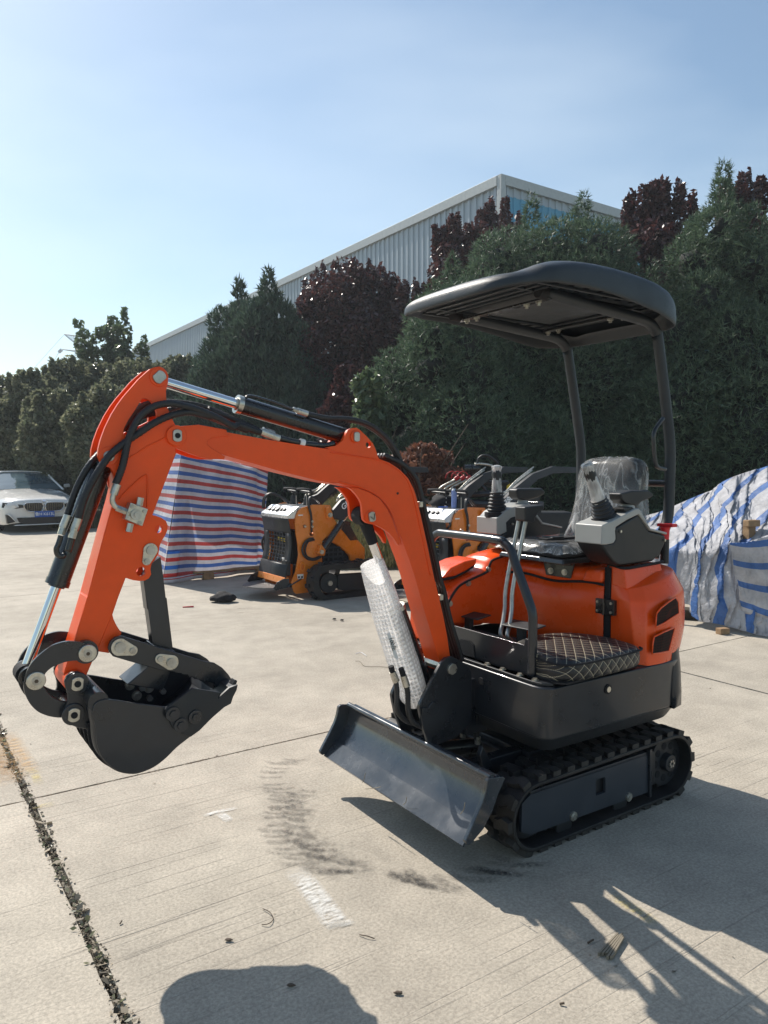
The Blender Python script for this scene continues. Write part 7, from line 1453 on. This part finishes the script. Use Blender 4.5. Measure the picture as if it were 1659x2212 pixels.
tree('plum_tree', at(745, 15.5), 'low purple plum shoots in front of the junipers, above the arm cylinder', 'plum tree', round_lobes(hh_(775, 15.5), .62, 12, 13, .55, .42, 5), 6500, 'leaf', 'plum', .09, GT, coremat='coreplum', trunk_h=.8, trunk_r=.06)
tree('maple_shrub', at(893, 11.3), 'small rust-coloured maple over the further skid steer', 'maple', [(0, 0, 1.55, .50, .5, .16), (.25, 0, 1.68, .33, .4, .13), (-.25, .1, 1.45, .36, .3, .14), (.35, 0, 1.42, .40, .4, .14), (0, 0, 1.25, .62, .5, .15), (.15, -.1, 1.80, .2, .2, .09), (-.05, -.1, 1.40, .5, .3, .1)], 6500, 'leaf', 'maple', .055, None, core=False, trunk_h=.9, trunk_r=.035)
tree('shrub', at(800, 13.0), 'pale green twiggy shrub beside the low pine', 'shrub', round_lobes(hh_(790, 13.0), .42, 8, 51, .66, .3, 4), 1500, 'leaf', 'lightgreen', .085, None, core=False, trunk_h=1, trunk_r=.04)
for i, (x_, d_, top_, R_, lb, mt_) in enumerate(((-30, 23, 785, 1.9, 'broad green tree cut off by the left edge of the photo', 'green'), (75, 22, 788, 1.5, 'green tree directly behind the white car', 'green'), (165, 23, 758, 1.7, 'green tree under the distant pylon', 'green'), (300, 23, 760, 1.9, 'green tree behind the top of the digging arm', 'green'), (395, 24, 755, 1.5, 'green tree left of the junipers', 'green'), (235, 20.0, 820, 1.35, 'lower green tree in front, right of the white car', 'green'), (120, 20.6, 828, 1.2, 'lower green tree above the car roof', 'green'), (345, 19.0, 905, 1.1, 'low green bush below the arm head', 'green'))):
    h_ = hh_(top_, d_); tree('broadleaf_tree', at(x_, d_), lb, 'tree', round_lobes(h_, R_, 46, 60 + i, .52, .46, 26), int(34000 * R_ / 1.5), 'leaf', mt_, .078, GT, trunk_h=1.6)
rr_ = random.Random(91); lob = []; h0 = hh_(678, 25.5)
for i in range(26):                        # open crown: leaves follow separate upright branches
    a_ = rr_.random() * 6.283; q = rr_.uniform(.1, 1.45); top_ = h0 - .25 * abs(q) ** 1.5 * 1.1 - rr_.uniform(0, 1.3); x1, y1 = q * math.cos(a_), q * math.sin(a_) * .7
    for k in range(7):
        t = k / 6; z = 2.2 + (top_ - 2.2) * t; lob.append((x1 * (.35 + .65 * t) + rr_.uniform(-.12, .12), y1 * (.35 + .65 * t), z, .27 * (1.25 - .8 * t) + .06, .27 * (1.25 - .8 * t) + .06, .34 * (1.1 - .6 * t)))
for dx_, tp_z in ((.25, h0), (-.80, h0 - .85), (.85, h0 - .95), (-.3, h0 - .6)):
    for k in range(6): lob.append((dx_ + rr_.uniform(-.07, .07), rr_.uniform(-.1, .1), tp_z - .27 * k, .10 + .03 * k, .10, .17))
tree('broadleaf_tree', at(262, 25.5), 'tall thin-topped tree whose sparse shoots rise highest at left', 'tree', lob, 30000, 'leaf', 'lightgreen', .085, GT, core=False, trunk_h=3.2)
# dark understorey hedge closing the gaps at the foot of the trees
def hedge(name, x0, x1, d, h, n, mat, label, mode='tuft', size=.16):
    a, b = at(x0, d), at(x1, d); m_ = int(abs(b[0] - a[0]) / .8) + 2; lob = []; rr = random.Random(n)
    for i in range(m_):
        t = i / (m_ - 1); lob.append(((b[0] - a[0]) * (t - .5), rr.uniform(-.3, .3), h * .45, .75, .6, h * .55 * rr.uniform(.8, 1.1)))
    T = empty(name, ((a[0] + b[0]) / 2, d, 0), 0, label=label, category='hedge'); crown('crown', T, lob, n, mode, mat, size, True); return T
hedge('hedge', 380, 900, 16.6, 2.0, 9000, 'spruce', 'dark low hedge below the junipers and plum', 'plume', .2)
hedge('hedge', 900, 1850, 12.9, 2.3, 26000, 'pine', 'dark pine hedge behind the seat and the blue tarp heap', 'tuft', .12)
hedge('hedge', -150, 420, 24.8, 2.6, 9000, 'green', 'shaded undergrowth behind the white car', 'leaf', .12)
# dry grass bank
def bankz(x, y):
    t = max(0, min(1, (y - 10.9) / 3.2)); return (.16 + .95 * math.exp(-((x + .15) / 1.5) ** 2)) * t ** .8 + .05 * noise.noise(Vector((x * .8, y * 1.4, 4))) * min(1, t * 6) - .01
rows = [[(x, 10.9 + j * .5, bankz(x, 10.9 + j * .5)) for x in [-1.9 + .3 * k for k in range(34)]] for j in range(12)]
MB().grid(rows).build('grass_bank', 'soil', smooth='all', kind='structure')
MB().grid([[(x, y, .004 + .03 * abs(noise.noise(Vector((x * .4, y * .4, 2))))) for x in [-22 + 1.2 * k for k in range(15)]] for y in [19.8 + 1.4 * k for k in range(6)]]).build('grass_verge', 'soil', smooth='all', kind='structure')
def grass(name, n, xr, yr, hgt, label, z=None, mat='grass'):
    x = rng.uniform(*xr, n); y = yr[0] + (yr[1] - yr[0]) * rng.random(n) ** 1.2; zz = np.array([bankz(a, b) if z is None else z for a, b in zip(x, y)]); C = np.stack([x, y, zz], 1); cl = np.array([noise.noise(Vector((a * .9, b * .9, 3))) for a, b in zip(x, y)]); hh2 = hgt * rng.uniform(.4, 1.2, n) * (1 + cl); a = rng.uniform(0, 2 * np.pi, n)
    U = np.stack([np.cos(a), np.sin(a), 0 * a], 1) * .008; V_ = np.stack([rng.normal(0, .35, n) * hh2, rng.normal(0, .35, n) * hh2, hh2], 1); o = quad_mesh(name, C, U, V_, mat, tri=True); return tag(o, label=label, kind='stuff')
grass('dry_grass', 60000, (-1.85, 3.5), (10.95, 15.5), .13, 'dry yellow grass on the bank behind the loaders')
grass('green_grass', 14000, (-1.85, 3.5), (10.95, 14.5), .11, 'green tufts among the dry grass behind the loaders', mat='lightgreen')
grass('verge_grass', 16000, (-8.5, -4.6), (18.6, 22.5), .42, 'tall dry weeds on the verge beside the white car', .0)
# bollard-like pale post behind the arm
po = empty('marker_post', (*at(277, 13.5), 0), 0, label='pale weathered post with a red band behind the digging arm', category='post')
MB().box((-.05, -.05, 0), (.05, .05, .95)).build('post_shaft', 'wood', po, bevel=.006); MB().box((-.053, -.053, .55), (.053, .053, .62)).build('post_band', 'redcap', po)

# ================================================================ thin haze over the yard
HZ = MB().box((-120, -4, -1.2), (60, 175, 34)).build('haze', 'concrete', kind='stuff'); HZ['label'] = 'thin bright morning haze over the whole yard'
hm = bpy.data.materials.new('haze_air'); hm.use_nodes = True; hn = hm.node_tree.nodes; hn.clear(); ho = hn.new('ShaderNodeOutputMaterial'); pv = hn.new('ShaderNodeVolumePrincipled')
pv.inputs['Color'].default_value = (.86, .93, 1.0, 1); pv.inputs['Density'].default_value = .0012; pv.inputs['Anisotropy'].default_value = .3
hm.node_tree.links.new(pv.outputs[0], ho.inputs['Volume']); HZ.data.materials.clear(); HZ.data.materials.append(hm)
